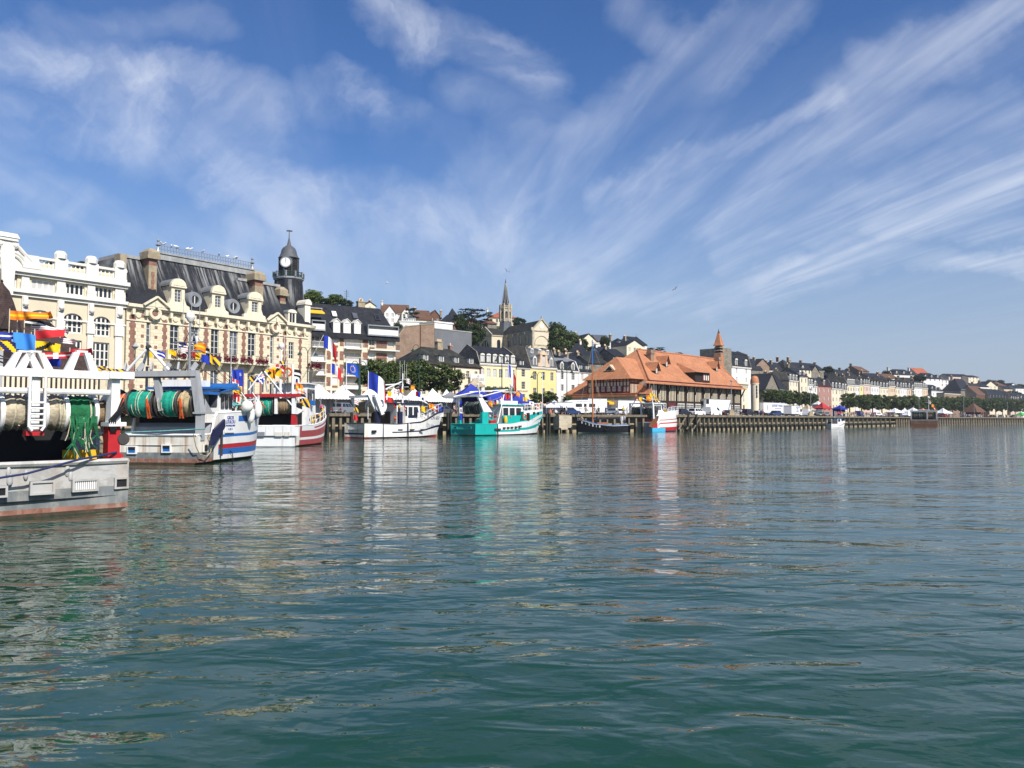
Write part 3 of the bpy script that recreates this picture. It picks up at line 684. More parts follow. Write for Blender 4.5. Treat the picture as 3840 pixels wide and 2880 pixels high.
# --------- B  town hall
def town_hall():
 t,L=facade('town_hall','honey stone and brick town hall with steep streaked slate roof and clock turret','town hall',466,101,1150,125)
 q=lambda px,py,y=0:loc(t,px,py,y=y)
 zc=q(800,1180).z;zf0,zf1=q(653,1318).z,q(653,1216).z;zbal=q(800,1352).z
 D=13.0
 b=MB();holes=[];W=[]
 for pl,pr,nar in((548,563,1),(637,670,0),(715,745,0),(791,820,0),(861,892,0),(930,958,0),(1014,1026,1),(1083,1102,2)):
  x0,x1=q(pl,1280).x,q(pr,1280).x
  h1=zf1 if nar!=2 else q(1092,1283).z
  z0_=zbal+.1 if nar!=2 else q(1092,1346).z
  holes.append((x0,x1,z0_,h1));W.append((x0,z0_,x1-x0,h1-z0_,1 if nar==1 else 2,5 if nar!=2 else 4))
  if nar!=2:holes.append((x0,x1,.9,zbal-1.4));W.append((x0,.9,x1-x0,zbal-2.3,1 if nar==1 else 2,3))
 wall(b,0,L,-1,zc,holes,dep=.3)
 for xx in(0,):b.poly([(xx,0,-1),(xx,D,-1),(xx,D,zc),(xx,0,zc)])
 b.poly([(0,D,-1),(L,D,-1),(L,D,zc),(0,D,zc)]);b.poly([(L,1.5,-1),(L+1.6,1.6,-1),(L+1.6,D,-1),(L+1.6,D,zc),(L+1.6,1.6,zc),(L,1.5,zc)])
 b.lathe([(1.6,-1),(1.6,zc)],(L,1.6,0),8,0,a0=-math.pi/2,a1=0)
 b.build('wall','town_stone',t)
 for i,w in enumerate(W):window(t,w[0],w[1],w[2],w[3],.16,w[4],w[5],['glass_mid','glass_dark','glass_dark','glass_mid'][i%4],sub=True,fw=.09,trans=.8)
 for pl,pr,z0,z1 in((487,504,1.0,zf1+1.1),(611,622,zbal,zf1+.6),(691,701,zbal,zf1+.6),(766,778,zbal,zf1+.6),(839,850,zbal,zf1+.6),(909,918,zbal,zf1+.6),(975,985,zbal,zf1+.6),(1063,1071,1.0,zf1+.8),(1122,1129,1.0,zf1+.8)):
  b=MB();x0,x1=q(pl,1280).x,q(pr,1280).x;z=z0;k=0
  if z0>2:b.box(x0+.05,x1-.05,-.05,-.004,.8,zbal-1.5)
  while z<z1:e=.14 if k%2 else 0;b.box(x0-e,x1+e,-.05,-.004,z,min(z+.5,z1));z+=.505;k+=1
  b.build('brick_pier','red_brick',t)
 for pc in(533,584,1006,1042):
  x=q(pc,1280).x
  for i in range(9):MB().box(x-.2,x+.2,-.04,-.004,2.2+i*1.35,2.6+i*1.35).build('brick_inlay','red_brick',t)
 b=MB()
 b.box(-.1,L,-.75,-.004,zc-.3,zc+.12);b.box(-.05,L,-.45,-.004,zc-.55,zc-.305);b.box(-.03,L,-.14,-.004,zc-2.1,zc-1.95)
 b.lathe([(1.64,zc-.55),(2.2,zc-.3),(2.35,zc+.12),(1.6,zc+.12)],(L,1.6,0),8,0,a0=-math.pi/2,a1=0)
 x=.7
 while x<L-.3:b.box(x-.18,x+.18,-.6,-.004,zc-1.3,zc-.555,ty=0);b.lathe([(0,-.18),(.36,-.16),(.42,-.02)],(x+.85,0,zc-1.3),10,0,'y');x+=1.75
 b.build('cornice','carved_stone',t)
 for pm in(575,1027):
  x=q(pm,1160).x;b=MB();w=1.6
  b.add([(x-w,-.8,zc),(x+w,-.8,zc),(x,-.8,zc+1.2),(x-w,.9,zc),(x+w,.9,zc),(x,1.7,zc+1.2)],[(0,1,2),(0,2,5,3),(1,4,5,2)])
  for s in(-1,1):b.bar((x+s*(w+.25),-.95,zc+.06),(x,-.95,zc+1.35),.4,.24)
  b.lathe([(.45,-.5),(.55,-.72),(.85,-.7),(.95,-.4)],(x,0,zc-.85),16,0,'y');b.lathe([(0,-.42),(.46,-.41)],(x,0,zc-.85),16,1,'y')
  b.box(x-.16,x+.16,-1.0,-.7,zc-.1,zc+.6);b.build('gable_ornament',['carved_stone','red_brick'],t)
 x0,x1=q(610,1352).x,q(995,1352).x;b=MB()
 b.box(x0,x1,-1.3,-.004,zbal-.35,zbal)
 n=6
 for i in range(n+1):m=x0+.25+(x1-x0-.5)*i/n;b.box(m-.25,m+.25,-1.25,-.8,zbal,zbal+1.05);b.ext([(-.004,zbal-1.7),(-.5,zbal-1.4),(-1.25,zbal-.36),(-.004,zbal-.36)],'x',m-.2,m+.2)
 bal=b.build('balcony','carved_stone',t)
 for i in range(n):
  a,c=x0+.5+(x1-x0-.5)*i/n,x0+(x1-x0-.5)*(i+1)/n;b=MB();b.box(a,c,-1.2,-1.15,zbal+.95,zbal+1.0)
  k=a
  while k<c:b.box(k-.012,k+.012,-1.19,-1.165,zbal,zbal+.95);k+=.17
  b.build('railing','iron',bal)
  f=MB();r_=random.Random(i)
  for _ in range(260):
   p=Vector((r_.uniform(a,c),r_.gauss(-1.42,.12),zbal+.25+r_.gauss(0,.17)));s_=.11
   e1=Vector((r_.uniform(-1,1),r_.uniform(-1,1),r_.uniform(-1,1))).normalized()*s_;e2=e1.cross(Vector((r_.uniform(-1,1),r_.uniform(-1,1),1))).normalized()*s_
   f.poly([p-e1,p-e2,p+e1,p+e2],0 if r_.random()<.8 else 1)
  f.build('flower_box',['flower_magenta','leaf_dark'],bal,fix=False)
 b=MB();xq=L+1.2;b.lathe([(.3,zbal-2.2),(1.7,zbal-.6),(1.8,zbal-.1)],(xq,1.2,0),12);b.build('corbel','carved_stone',t)
 f=MB();r_=random.Random(5)
 for _ in range(420):
  a_=r_.uniform(-2.4,.9);p=Vector((xq+1.8*math.cos(a_)+r_.gauss(0,.15),1.2+1.8*math.sin(a_)+r_.gauss(0,.15),zbal+.15+r_.gauss(0,.25)))
  e1=Vector((r_.uniform(-1,1),r_.uniform(-1,1),r_.uniform(-1,1))).normalized()*.12;e2=e1.cross(Vector((.3,.5,1))).normalized()*.12
  f.poly([p-e1,p-e2,p+e1,p+e2])
 f.build('flower_basket','flower_magenta',t,fix=False)
 yt=5.0;zt=q(760,1003,yt).z;za,zb_=q(592,969,yt),q(945,1037,yt)
 xa,xb=za.x,zb_.x;zt=(za.z+zb_.z)/2;xl,xr=q(535,1130).x,q(1000,1215).x
 b=MB()
 def curved(x0,x1,x0t,x1t,ztop,ytop,m=0):
  n=6;vs=[]
  for i in range(n+1):
   f=i/n;g=f**.8;y=.1+(ytop-.1)*f;z=zc+.1+(ztop-zc-.1)*(f*.85+.15*f*f)
   vs+=[(x0+(x0t-x0)*g,y,z),(x1+(x1t-x1)*g,y,z)]
  fs=[(2*i,2*i+1,2*i+3,2*i+2)for i in range(n)]
  b.add(vs,fs,m)
  back=[(x0,D,zc),(x1,D,zc),(x1t,D-ytop+.1,ztop),(x0t,D-ytop+.1,ztop)];b.add(back,[(0,1,2,3)],m)
  m_=n;left=[vs[2*i]for i in range(n+1)];right=[vs[2*i+1]for i in range(n+1)]
  b.poly(left+[back[3],back[0]],m);b.poly(right+[back[2],back[1]],m);b.poly([vs[-2],vs[-1],back[2],back[3]],1)
 curved(xl,xr,xa,xb,zt,yt)
 w1=q(474,967,3.6);w2=q(540,980,3.6);curved(0,xl+2.2,.5,xl+3.2,w1.z,3.6)
 e1,e2=q(985,1066,3.4),q(1048,1078,3.4);curved(xr-3.2,L+1.3,xr-3.2,e2.x,(e1.z+e2.z)/2,3.4)
 b.build('roof',['slate_lichen','zinc'],t,smooth=True)
 b=MB();b.box(xa-.2,xb+.2,yt-.25,D-yt+.2,zt,zt+.85);b.box(xa-.3,xb+.3,yt-.4,D-yt+.3,zt+.85,zt+1.1)
 b.box(.5,xl+2.6,3.4,9,w1.z,w1.z+.45);b.box(xr-3,e2.x,3.2,9,(e1.z+e2.z)/2,(e1.z+e2.z)/2+.4);b.build('ridge_band','lead_trim',t)
 b=MB();zr=zt+1.1
 x=xa
 while x<xb:b.box(x-.03,x+.03,yt-.2,yt-.14,zr,zr+1.0);b.bar((x,yt-.17,zr+.1),(x+.45,yt-.17,zr+.85),.04);x+=.45
 b.box(xa,xb,yt-.22,yt-.12,zr+.9,zr+.98);b.box(xa,xb,yt-.22,yt-.12,zr+.4,zr+.45)
 for x in(xa,xb):b.lathe([(.35,zr),(.2,zr+.4),(.12,zr+.8),(.4,zr+.95),(.12,zr+1.1),(.1,zr+1.4),(.22,zr+1.6),(0,zr+1.9)],(x,yt,0),8)
 b.build('roof_cresting','zinc',t)
 b=MB();p=q(462,955,1.5);b.box(-.5,.35,1.0,2.6,zc-2,p.z,m=0);b.build('parapet_wall','chimney_stone',t)
 for pa,pb,ptop,y in((552,596,931,1.6),(951,993,1016,1.6),(1046,1077,1075,2.0)):
  x0,x1=q(pa,ptop+40,y).x+.25,q(pb,ptop+40,y).x-.25;z1=q((pa+pb)/2,ptop,y).z;b=MB()
  zlo=zc+2.2
  b.box(x0,x1,y,y+1.9,zlo,z1-2.4);b.box(x0+.05,x1-.05,y+.05,y+1.85,z1-2.4,z1-1.5,1);b.box(x0-.35,x1+.35,y-.35,y+2.2,z1-1.5,z1-1.05);b.box(x0-.25,x1+.25,y-.25,y+2.1,z1-1.05,z1-.5);b.box(x0-.25,x1+.25,y-.25,y+2.1,z1-.5,z1,tx=.5,ty=.5)
  m=(x0+x1)/2;zq=z1-3.3
  for k_ in range(5):e=.16 if k_%2 else.24;b.box(m-e,m+e,y-.04,y-.003,zq-.55*(k_+1)+.005,zq-.55*k_,1)
  b.build('chimney',['chimney_stone','red_brick'],t)
 for pa,pb,ptop,pbot in((640,690,1045,1152),(793,838,1070,1176),(930,978,1095,1197)):
  x0,x1=q(pa,1100).x,q(pb,1100).x;m=(x0+x1)/2;w=(x1-x0)/2;z0=zc+.12;z1=q(m and(pa+pb)/2,ptop).z;b=MB()
  hw=w*.5;zs=z1-1.05
  b.box(m-w,m-hw,-.2,3.2,z0,zs);b.box(m+hw,m+w,-.2,3.2,z0,zs);b.box(m-hw,m+hw,-.2,.5,zs-.5,zs);b.box(m-hw,m+hw,-.28,.4,z0,z0+1.0)
  n=10;arc=[(m+(w+.12)*math.cos(math.pi*i/n),zs+.03+1.0*math.sin(math.pi*i/n))for i in range(n+1)]
  b.ext(arc,'y',-.42,0);b.ext([(m+(a_-m)*.8,zs+(c_-zs)*.72)for a_,c_ in arc],'y',-.5,-.421)
  b.box(m-w-.18,m+w+.18,-.45,0.02,zs-.22,zs+.028)
  for s in(-1,1):
   b.ext([(m+s*w,z0),(m+s*(w+.8),z0),(m+s*(w+.75),z0+.5),(m+s*(w+.3),z0+.7),(m+s*w,z0+1.5)],'y',-.2,.4)
  dm=b.build('dormer','carved_stone',t)
  bb=MB();arc2=[(m+(w+.18)*math.cos(math.pi*i/n),zs+.04+1.05*math.sin(math.pi*i/n))for i in range(n+1)];bb.ext(arc2,'y',.01,4.4);bb.build('dormer_roof','zinc',dm)
  window(dm,m-hw,z0+1.0,2*hw,zs-.5-z0-1.0,0,2,4,'glass_mid')
 for pm,py in((728,1125),(873,1150)):
  b=MB();p=q(pm,py,.7)
  b.lathe([(.55,0),(.62,-.25),(1.05,-.3),(1.2,0),(1.15,2.0)],(p.x,.7,p.z),14,0,'y');b.lathe([(0,-.02),(.56,-.01)],(p.x,.7,p.z),14,1,'y')
  b.box(p.x-.06,p.x+.06,.55,.66,p.z-.55,p.z+.55,2);b.build('round_dormer',['zinc','glass_dark','white_trim'],t,smooth=True)
 p=q(1095,1208);dormer(t,p.x,-.05,zc+.15,1.5,1.7,2.2,'arch','ivory_trim','zinc')
 b=MB();b.box(L-.2,L+.9,.5,2.4,zc+.15,zc+3.6);b.ext([(L-.35+.9*(1+math.cos(math.pi*i/8))*.78,zc+3.6+.9*math.sin(math.pi*i/8))for i in range(9)],'y',.3,2.6);b.build('dormer','ivory_trim',t)
 y=6.5;c=q(1083,1000,y);cx,cy=c.x,y
 Z=lambda py:q(1083,py,y).z
 s=(q(1116,960,y).x-q(1053,960,y).x)/2
 lo=(q(1131,1040,y).x-q(1030,1040,y).x)/2*.9
 b=MB();n=12
 b.lathe([(lo*1.55,zc),(lo*1.25,zc+2.5),(lo*1.02,Z(1110)),(lo*.92,Z(1055))],(cx,cy,0),10,0)
 b.build('turret_base','slate_lichen',t)
 b=MB();b.lathe([(lo*.92,Z(1055)),(lo*1.02,Z(1050)),(lo*1.02,Z(1044)),(0,Z(1044))],(cx,cy,0),10,0)
 for i in range(10):
  a_=2*math.pi*i/10+.1;b.box(cx+lo*math.cos(a_)-.13,cx+lo*math.cos(a_)+.13,cy+lo*math.sin(a_)-.13,cy+lo*math.sin(a_)+.13,Z(1044),Z(1023))
 for zz in(1027,1036):b.tube([(cx+lo*math.cos(2*math.pi*i/20),cy+lo*math.sin(2*math.pi*i/20),Z(zz))for i in range(21)],.06,1,4)
 for i in range(50):a_=2*math.pi*i/50;b.box(cx+lo*math.cos(a_)-.03,cx+lo*math.cos(a_)+.03,cy+lo*math.sin(a_)-.03,cy+lo*math.sin(a_)+.03,Z(1044),Z(1027),1)
 b.build('gallery',['zinc','lamp_green'],t)
 b=MB();ca=.62*lo
 b.lathe([(ca,Z(1046)),(ca,Z(971))],(cx,cy,0),8,0,a0=math.pi/8,a1=2*math.pi+math.pi/8)
 for i in range(8):
  a_=math.pi/8+math.pi/4*i;b.box(cx+ca*math.cos(a_)-.14,cx+ca*math.cos(a_)+.14,cy+ca*math.sin(a_)-.14,cy+ca*math.sin(a_)+.14,Z(1046),Z(973),1)
 for i in range(8):
  a_=math.pi/4*i
  for k_ in range(7):zz=Z(1020)+k_*.28;b.bar((cx+ca*.97*math.cos(a_-.22),cy+ca*.97*math.sin(a_-.22),zz),(cx+ca*.97*math.cos(a_+.22),cy+ca*.97*math.sin(a_+.22),zz),.1,m=1)
 b.build('clock_stage',['slate','steel_dark'],t)
 yaw=math.atan2(-cy-10,0)
 d_=(t.matrix_basis.inverted().to_3x3()@Vector((0,-1,0))).normalized();d_.z=0
 cp=Vector((cx,cy,Z(989)))+d_*(ca*.99);r_=s*.46
 cl=bpy.data.objects.new('clock',None);C.objects.link(cl);cl.parent=t
 ang=math.atan2(d_.y,d_.x)+math.pi/2
 cl.matrix_basis=Matrix.Translation(cp)@Matrix.Rotation(ang,4,'Z')
 b=MB();b.lathe([(0,-.16),(r_,-.16)],(0,0,0),24,0,'y');b.build('clock_dial','clock_face',cl)
 b=MB();b.lathe([(r_,-.1),(r_,-.22),(r_*1.22,-.25),(r_*1.25,.3)],(0,0,0),24,0,'y');b.build('clock_rim','zinc',cl)
 b=MB();b.bar((0,-.18,-.12),(-.03,-.18,r_*.82),.08,.02);b.bar((0,-.185,-.1),(.02,-.185,r_*.55),.11,.02);b.build('clock_hand','text_black',cl)
 b=MB();prof=[(s*.9,Z(973)),(s*1.04,Z(969)),(s*.92,Z(964)),(s*.78,Z(952)),(s*.72,Z(940)),(s*.60,Z(931)),(s*.38,Z(925)),(s*.20,Z(919)),(s*.12,Z(905)),(s*.05,Z(890)),(s*.03,Z(866)),(0,Z(862))]
 b.lathe(prof,(cx,cy,0),12,0);b.lathe([(s*.02,Z(866)),(s*.10,Z(864)),(s*.02,Z(862))],(cx,cy,0),6,0)
 b.bar((cx-.5,cy,Z(867)),(cx+.6,cy,Z(864)),.12,.25);b.build('turret_dome','grey_slate',t,smooth=35)
 return t
TH=town_hall()
# --------- C  apartment block
def apartments():
 t,L=facade('apartment_block','five storey apartment block with brick panels, balconies and tall slate mansard','apartment block',1150,134,1482,143)
 q=lambda px,py,y=0:loc(t,px,py,y=y)
 ze=q(1320,1262).z;D=12
 X=lambda px:q(px,1330).x
 zf=[q(1320,y_).z for y_ in(1460,1411,1363,1314,1262)]
 b=MB();holes=[];W=[]
 for pl,pr,kind in((1166,1220,'b'),(1247,1268,'w'),(1292,1355,'b'),(1384,1405,'w'),(1455,1476,'w')):
  for j in range(5):
   z0=zf[0]-3.0 if j==0 else zf[j-1];h=zf[1]-zf[0]
   z0=zf[j]-h if j else zf[0]-h
   a,c=X(pl),X(pr)
   if kind=='b':holes.append((a,c,z0+.15,z0+h-.35));W.append((a,z0+.15,c-a,h-.5,3,1,['tent_white','glass_blind','glass_mid','tent_white'][(j*3+pl)%4],1))
   else:holes.append((a,c,z0+.9,z0+h-.3));W.append((a,z0+.9,c-a,h-1.2,2,1,['tent_white','tent_white','glass_mid'][(j+pl)%3],0))
 wall(b,0,L,-1,ze,holes,dep=.7)
 b.poly([(0,0,-1),(0,D,-1),(0,D,ze),(0,0,ze)]);b.poly([(L,0,-1),(L,D,-1),(L,D,ze),(L,0,ze)]);b.poly([(0,D,-1),(L,D,-1),(L,D,ze),(0,D,ze)])
 b.build('wall','cream_stucco',t)
 for w in W:window(t,w[0],w[1],w[2],w[3],.6 if w[7]else.15,w[4],w[5],w[6],fw=.09)
 h=zf[1]-zf[0]
 for a,c in((1225,1240),(1274,1288),(1360,1379),(1411,1450)):
  for j in range(5):z0=zf[j]-h;b=MB();b.box(X(a),X(c),-.07,-.004,z0+.55,z0+h-.25);b.build('brick_panel','red_brick',t)
 for pm in(1257,1394):
  for j in range(5):z0=zf[j]-h;b=MB();b.box(X(pm)-.5,X(pm)+.5,-.05,-.004,z0+.25,z0+.6);b.build('brick_panel','red_brick',t)
 for pl,pr in((1164,1222),(1290,1357),(1380,1490)):
  for j in range(5):
   z0=zf[j]-h;b=MB();a,c=X(pl),X(pr);b.box(a,c,-1.1,-.004,z0-.02,z0+.16)
   bl=b.build('balcony','white_stucco',t);b=MB();b.box(a,c,-1.08,-1.03,z0+1.02,z0+1.08);b.box(a,a+.05,-1.08,-.1,z0+1.02,z0+1.08);b.box(c-.05,c,-1.08,-.1,z0+1.02,z0+1.08)
   k=a
   while k<c:b.box(k-.014,k+.014,-1.07,-1.04,z0+.16,z0+1.02);k+=.14
   b.build('railing','white_trim' if pl<1300 else 'iron',bl)
 yr=4.5;zr=q(1250,1143,yr).z;xr=q(1424,1152,yr).x
 b=MB();b.box(-.2,L+.5,-.7,.0,ze-.5,ze+.35,1)
 b.add([(-.1,-.5,ze+.3),(L+.3,-.5,ze+.3),(xr,yr,zr),(-.1,yr,zr),(L+.3,D,ze+.3),(xr,D-3,zr),(-.1,D,ze+.3),(-.1,D-3,zr)],[(0,1,2,3),(1,4,5,2),(4,6,7,5),(6,0,3,7),(3,2,5,7)])
 b.build('roof',['slate','slate'],t)
 sl=(zr-ze)/(yr+.5)
 def onroof(px,py):
  p0,p1=q(px,py,-.5),q(px,py,yr);lo,hi=0.0,1.0
  for _ in range(25):
   m=(lo+hi)/2;y=-.5+m*(yr+.5);p=q(px,py,y)
   if p.z>ze+.3+(y+.5)*sl:lo=m
   else:hi=m
  return q(px,py,-.5+lo*(yr+.5))
 for pa,pb,pt,pbm in((1246,1274,1207,1244),(1284,1314,1210,1246),(1324,1352,1212,1248)):
  p=onroof((pa+pb)/2,pbm);w=q(pb,pbm,p.y).x-q(pa,pbm,p.y).x;zt=q((pa+pb)/2,pt,p.y-.3).z
  dormer(t,p.x,p.y-.35,p.z-.2,w*.92,zt-p.z+.2,1.6,'gable','white_trim','white_trim','tent_white',1)
 for pm,py,g in((1253,1178,'tent_white'),(1331,1185,'glass_mid'),(1414,1191,'glass_dark')):
  p=onroof(pm,py);b=MB();k=Vector((0,1,sl)).normalized();nn=Vector((0,-sl,1)).normalized()*.1
  c=Vector((p.x,p.y,p.z))+nn*.3;e=Vector((.5,0,0));u_=k*.75
  b.add([c-e-u_,c+e-u_,c+e+u_,c-e+u_,c-e-u_+nn,c+e-u_+nn,c+e+u_+nn,c-e+u_+nn],[(4,5,6,7),(0,1,5,4),(1,2,6,5),(2,3,7,6),(3,0,4,7)],0)
  e*=.8;u_*=.85;nn*=1.15;b.poly([c-e-u_+nn,c+e-u_+nn,c+e+u_+nn,c-e+u_+nn],1);b.build('skylight',['steel_dark',g],t)
 for pa,pb,pt,pbm,aw in((1166,1218,1160,1186,1),(1164,1216,1206,1236,0),(1372,1488,1226,1257,2)):
  a,c=q(pa,1200).x,q(pb,1200).x;p=onroof((pa+pb)/2,pbm);zt=q((pa+pb)/2,pt,p.y).z;b=MB()
  y0=p.y-.7;b.box(a,c,y0,y0+2.4,p.z-.25,p.z);b.box(a,a+.15,y0,y0+2.6,p.z,zt);b.box(c-.15,c,y0,y0+2.6,p.z,zt);b.box(a,c,y0-.05,y0+2.8,zt,zt+.2)
  b.box(a+.15,c-.15,y0,y0+.06,p.z,p.z+.95,1 if aw!=1 else 0);b.box(a+.15,c-.15,y0+.9,y0+.95,p.z,zt,1 if aw==2 else 2);lg=b.build('terrace',['zinc','white_stucco','glass_dark'],t)
  if aw==1:b=MB();b.add([(a,y0+.6,zt-.05),(c,y0+.6,zt-.05),(c+.1,y0-1.1,zt-.8),(a-.1,y0-1.1,zt-.8),(c+.1,y0-1.1,zt-1.0),(a-.1,y0-1.1,zt-1.0)],[(0,1,2,3),(3,2,4,5)]);b.build('awning','awning_yellow',lg)
 b=MB();p=q(1307,1120,yr);b.tube([(p.x,yr+1,zr),(p.x,yr+1,zr+3.2)],.05);[b.bar((p.x-.5,yr+1,zr+2+i*.4),(p.x+.5,yr+1,zr+2+i*.4),.05)for i in range(3)];b.build('aerial','steel_dark',t)
 chimney(t,q(1353,1140,6).x,6,zr-.2,1.4,1,1.3,'chimney_stone',2)
apartments()
# --------- D  blind brick gable and slate-hung wall
t,L=facade('brick_gable_building','tall building showing a blind brown brick gable wall behind the plane trees','building',1478,172,1628,176)
q=lambda px,py,y=0:loc(t,px,py,y=y)
pts=[(0,-1),(L,-1),(L,q(1626,1214).z),(q(1518,1224).x,q(1518,1226).z),(q(1492,1262).x,q(1492,1264).z),(0,q(1480,1300).z)]
MB().ext(pts,'y',0,11).build('wall','rust_brick',t)
b=MB()
for(a,c),(e,f)in zip(pts[2:],pts[3:]):b.bar((a,.2,c+.08),(e,.2,f+.08),.6,.2)
b.build('coping','chimney_stone',t)
b=MB();x=q(1576,1300).x;b.tube([(x,-.12,2),(x,-.12,q(1576,1218).z)],.09);b.build('drain_pipe','rust',t)
t,L=facade('grey_rendered_building','plain dark grey rendered wall building between the brick gable and the church','building',1629,178,1768,186)
q=lambda px,py,y=0:loc(t,px,py,y=y)
b=MB();zt=q(1700,1241).z;b.box(0,L,0,10,-1,zt);b.build('wall','grey_render',t)
b=MB();b.box(-.1,L+.1,-.1,10.1,zt,zt+.25);b.build('coping','lead_trim',t)
b=MB();x0,x1=q(1629,1230,4).x,q(1697,1230,4).x;b.box(x0,x1,4,9.5,zt+.25,q(1660,1212,4).z);b.box(x0-.2,x1+.2,3.8,9.7,q(1660,1212,4).z,q(1660,1207,4).z);b.build('roof_room','white_stucco',t)
# --------- E..I the cafe row facing the quay
def text(parent,s,x,y,z,size,m,name='lettering',align='CENTER',rot=(math.pi/2,0,0),ext=.01,sx=1.0):
 cu=bpy.data.curves.new(name,'FONT');cu.body=s;cu.size=size;cu.align_x=align;cu.extrude=ext;cu.space_character=sx
 o=bpy.data.objects.new(name,cu);C.objects.link(o)
 dg=bpy.context.evaluated_depsgraph_get();me=bpy.data.meshes.new_from_object(o.evaluated_get(dg));C.objects.unlink(o);bpy.data.objects.remove(o)
 me.materials.clear();me.materials.append(M(m));o=bpy.data.objects.new(name,me);C.objects.link(o);o.parent=parent
 o.matrix_basis=Matrix.Translation((x,y,z))@Matrix.Rotation(rot[2],4,'Z')@Matrix.Rotation(rot[0],4,'X');return o
def bound(pL,YL,pR,YR):
 a=Vector((gx(pL,YL),YL,GZ));b=Vector((gx(pR,YR),YR,GZ));d=b-a;return a,math.atan2(d.y,d.x),d.length
def hz(pL,YL,pR,YR,px,py,y=0):
 a,r,L=bound(pL,YL,pR,YR);mm=Matrix.Translation(a)@Matrix.Rotation(r,4,'Z')
 class o_:matrix_basis=mm
 return loc(o_,px,py,y=y)
P_=(1572,150,1800,163);a,r,L=bound(*P_)
ze=hz(*P_,1690,1366).z
E_=house('cafe_building','cream cafe with dark red trim, mossy slate roof and white corner sign',a,r,L,9,ze,hz(*P_,1690,1310,4.5).z,'cream_stucco',None,'slate_moss','hip',3,7,4,'flat',0,cornice='timber_red',winw=.9,winh=1.7,glass=['glass_mid','glass_dark'],cat='cafe')
chimney(E_,L*.55,4.5,ze+1.8,1.5,.9,3.0,'chimney_stone',4);chimney(E_,L*.78,5.2,ze+1.5,.7,.7,2.8,'red_brick',1)
b=MB()
for i in(0,.56,1):b.box(L*i-.2,L*i+.2,-.07,-.004,0,ze-.5)
b.box(0,L,-.06,-.005,ze*.33,ze*.33+.2);b.build('red_trim','timber_red',E_)
b=MB();x=L-1.6;b.box(x-2.2,x+2.2,-.9,-.75,ze-3.4,ze-1.7);b.box(x+1.2,x+2.1,-.95,-.8,3.4,ze-3.4);sg=b.build('sign_board','white_trim',E_)
text(sg,'LES',x,-.92,ze-2.35,.55,'text_grey');text(sg,'VAPEURS',x,-.92,ze-3.15,.9,'text_grey',sx=1.05)
P_=(1797,165,1934,171);a,r,L=bound(*P_);ze=hz(*P_,1865,1364).z
F_=house('restaurant_building','cream restaurant with six white dormers in a curved slate mansard and red awnings below',a,r,L,9,ze,hz(*P_,1860,1303,4.5).z,'pale_yellow','grey_stone','slate','mansard',3,6,6,'arch',0,zb=hz(*P_,1860,1327,1.3).z,winw=1.0,winh=1.9,glass=['glass_blind','glass_mid'],cat='restaurant',dglass='glass_blind')
for i in range(5):
 b=MB();x0=L*(i+.1)/5;x1=L*(i+.9)/5;z=ze*.36;b.add([(x0,-.02,z+.9),(x1,-.02,z+.9),(x1,-1.6,z-.2),(x0,-1.6,z-.2),(x1,-1.6,z-.45),(x0,-1.6,z-.45)],[(0,1,2,3),(3,2,4,5),(1,2,4),(0,3,5)]);b.build('awning','awning_red',F_)
b=MB();b.box(0,L*.95,-.9,-.004,ze*.36+1.1,ze*.36+1.3);b.box(0,L*.95,-.9,-.86,ze*.36+1.3,ze*.36+2.1,1);b.build('balcony',['white_trim','leaf_dark'],F_)
P_=(1936,173,1989,176);a,r,L=bound(*P_)
G_=house('narrow_house','narrow pale yellow house between the red awnings and the taller yellow house',a,r,L,8,hz(*P_,1962,1376).z,hz(*P_,1962,1345,4).z,'pale_yellow','grey_stone','slate','gable',4,1,1,'flat',1,winw=1.1,winh=1.7)
text(G_,'RESTAURANT',L*.45,-.02,hz(*P_,1955,1470).z,.55,'timber_red')
P_=(1989,178,2086,185);a,r,L=bound(*P_);ze=hz(*P_,2036,1377).z
H_=house('yellow_house','bright yellow house with tall grey slate mansard and a stone centre dormer',a,r,L,9,ze,hz(*P_,2036,1309,4.5).z,'yellow_wall','grey_stone','grey_slate','mansard',3,3,0,'arch',0,zb=hz(*P_,2036,1313,1.8).z,winw=1.1,winh=2.0,ins=1.8)
for i in(.18,.82):dormer(H_,L*i,.05,ze+.15,1.3,2.0,1.6,'gable','white_trim','zinc','glass_mid')
for i in(.2,.5,.8):dormer(H_,L*i,1.1,ze+3.2,.9,.9,1.0,'arch','white_trim','zinc','glass_mid')
b=MB();m=L/2;b.box(m-1.3,m-.55,-.15,1.6,ze+.1,ze+2.9);b.box(m+.55,m+1.3,-.15,1.6,ze+.1,ze+2.9);b.box(m-.55,m+.55,-.05,1.2,ze+.1,ze+2.5,1);b.box(m-1.5,m+1.5,-.25,1.6,ze+2.9,ze+3.2);b.ext([(m-1,ze+3.2),(m+1,ze+3.2),(m+.5,ze+3.7),(m,ze+4.0),(m-.5,ze+3.7)],'y',-.15,.5)
for s in(-1,1):b.ext([(m+s*1.3,ze+.1),(m+s*2.2,ze+.1),(m+s*2.0,ze+.7),(m+s*1.5,ze+1.0),(m+s*1.3,ze+1.8)],'y',-.15,.3)
b.build('stone_dormer',['peach_wall','glass_blind'],H_)
for i in range(3):
 f=MB();r_=random.Random(i+9);x=L*(i+.5)/3
 for _ in range(140):
  p=Vector((x+r_.gauss(0,.5),-.35+r_.gauss(0,.12),ze/3+.35+r_.gauss(0,.17)));e1=Vector((r_.uniform(-1,1),r_.uniform(-1,1),r_.uniform(-1,1))).normalized()*.13;e2=e1.cross(Vector((.3,.5,1))).normalized()*.13;f.poly([p-e1,p-e2,p+e1,p+e2],r_.randrange(2))
 f.build('window_box',['leaf_dark','flower_magenta'],H_,fix=False)
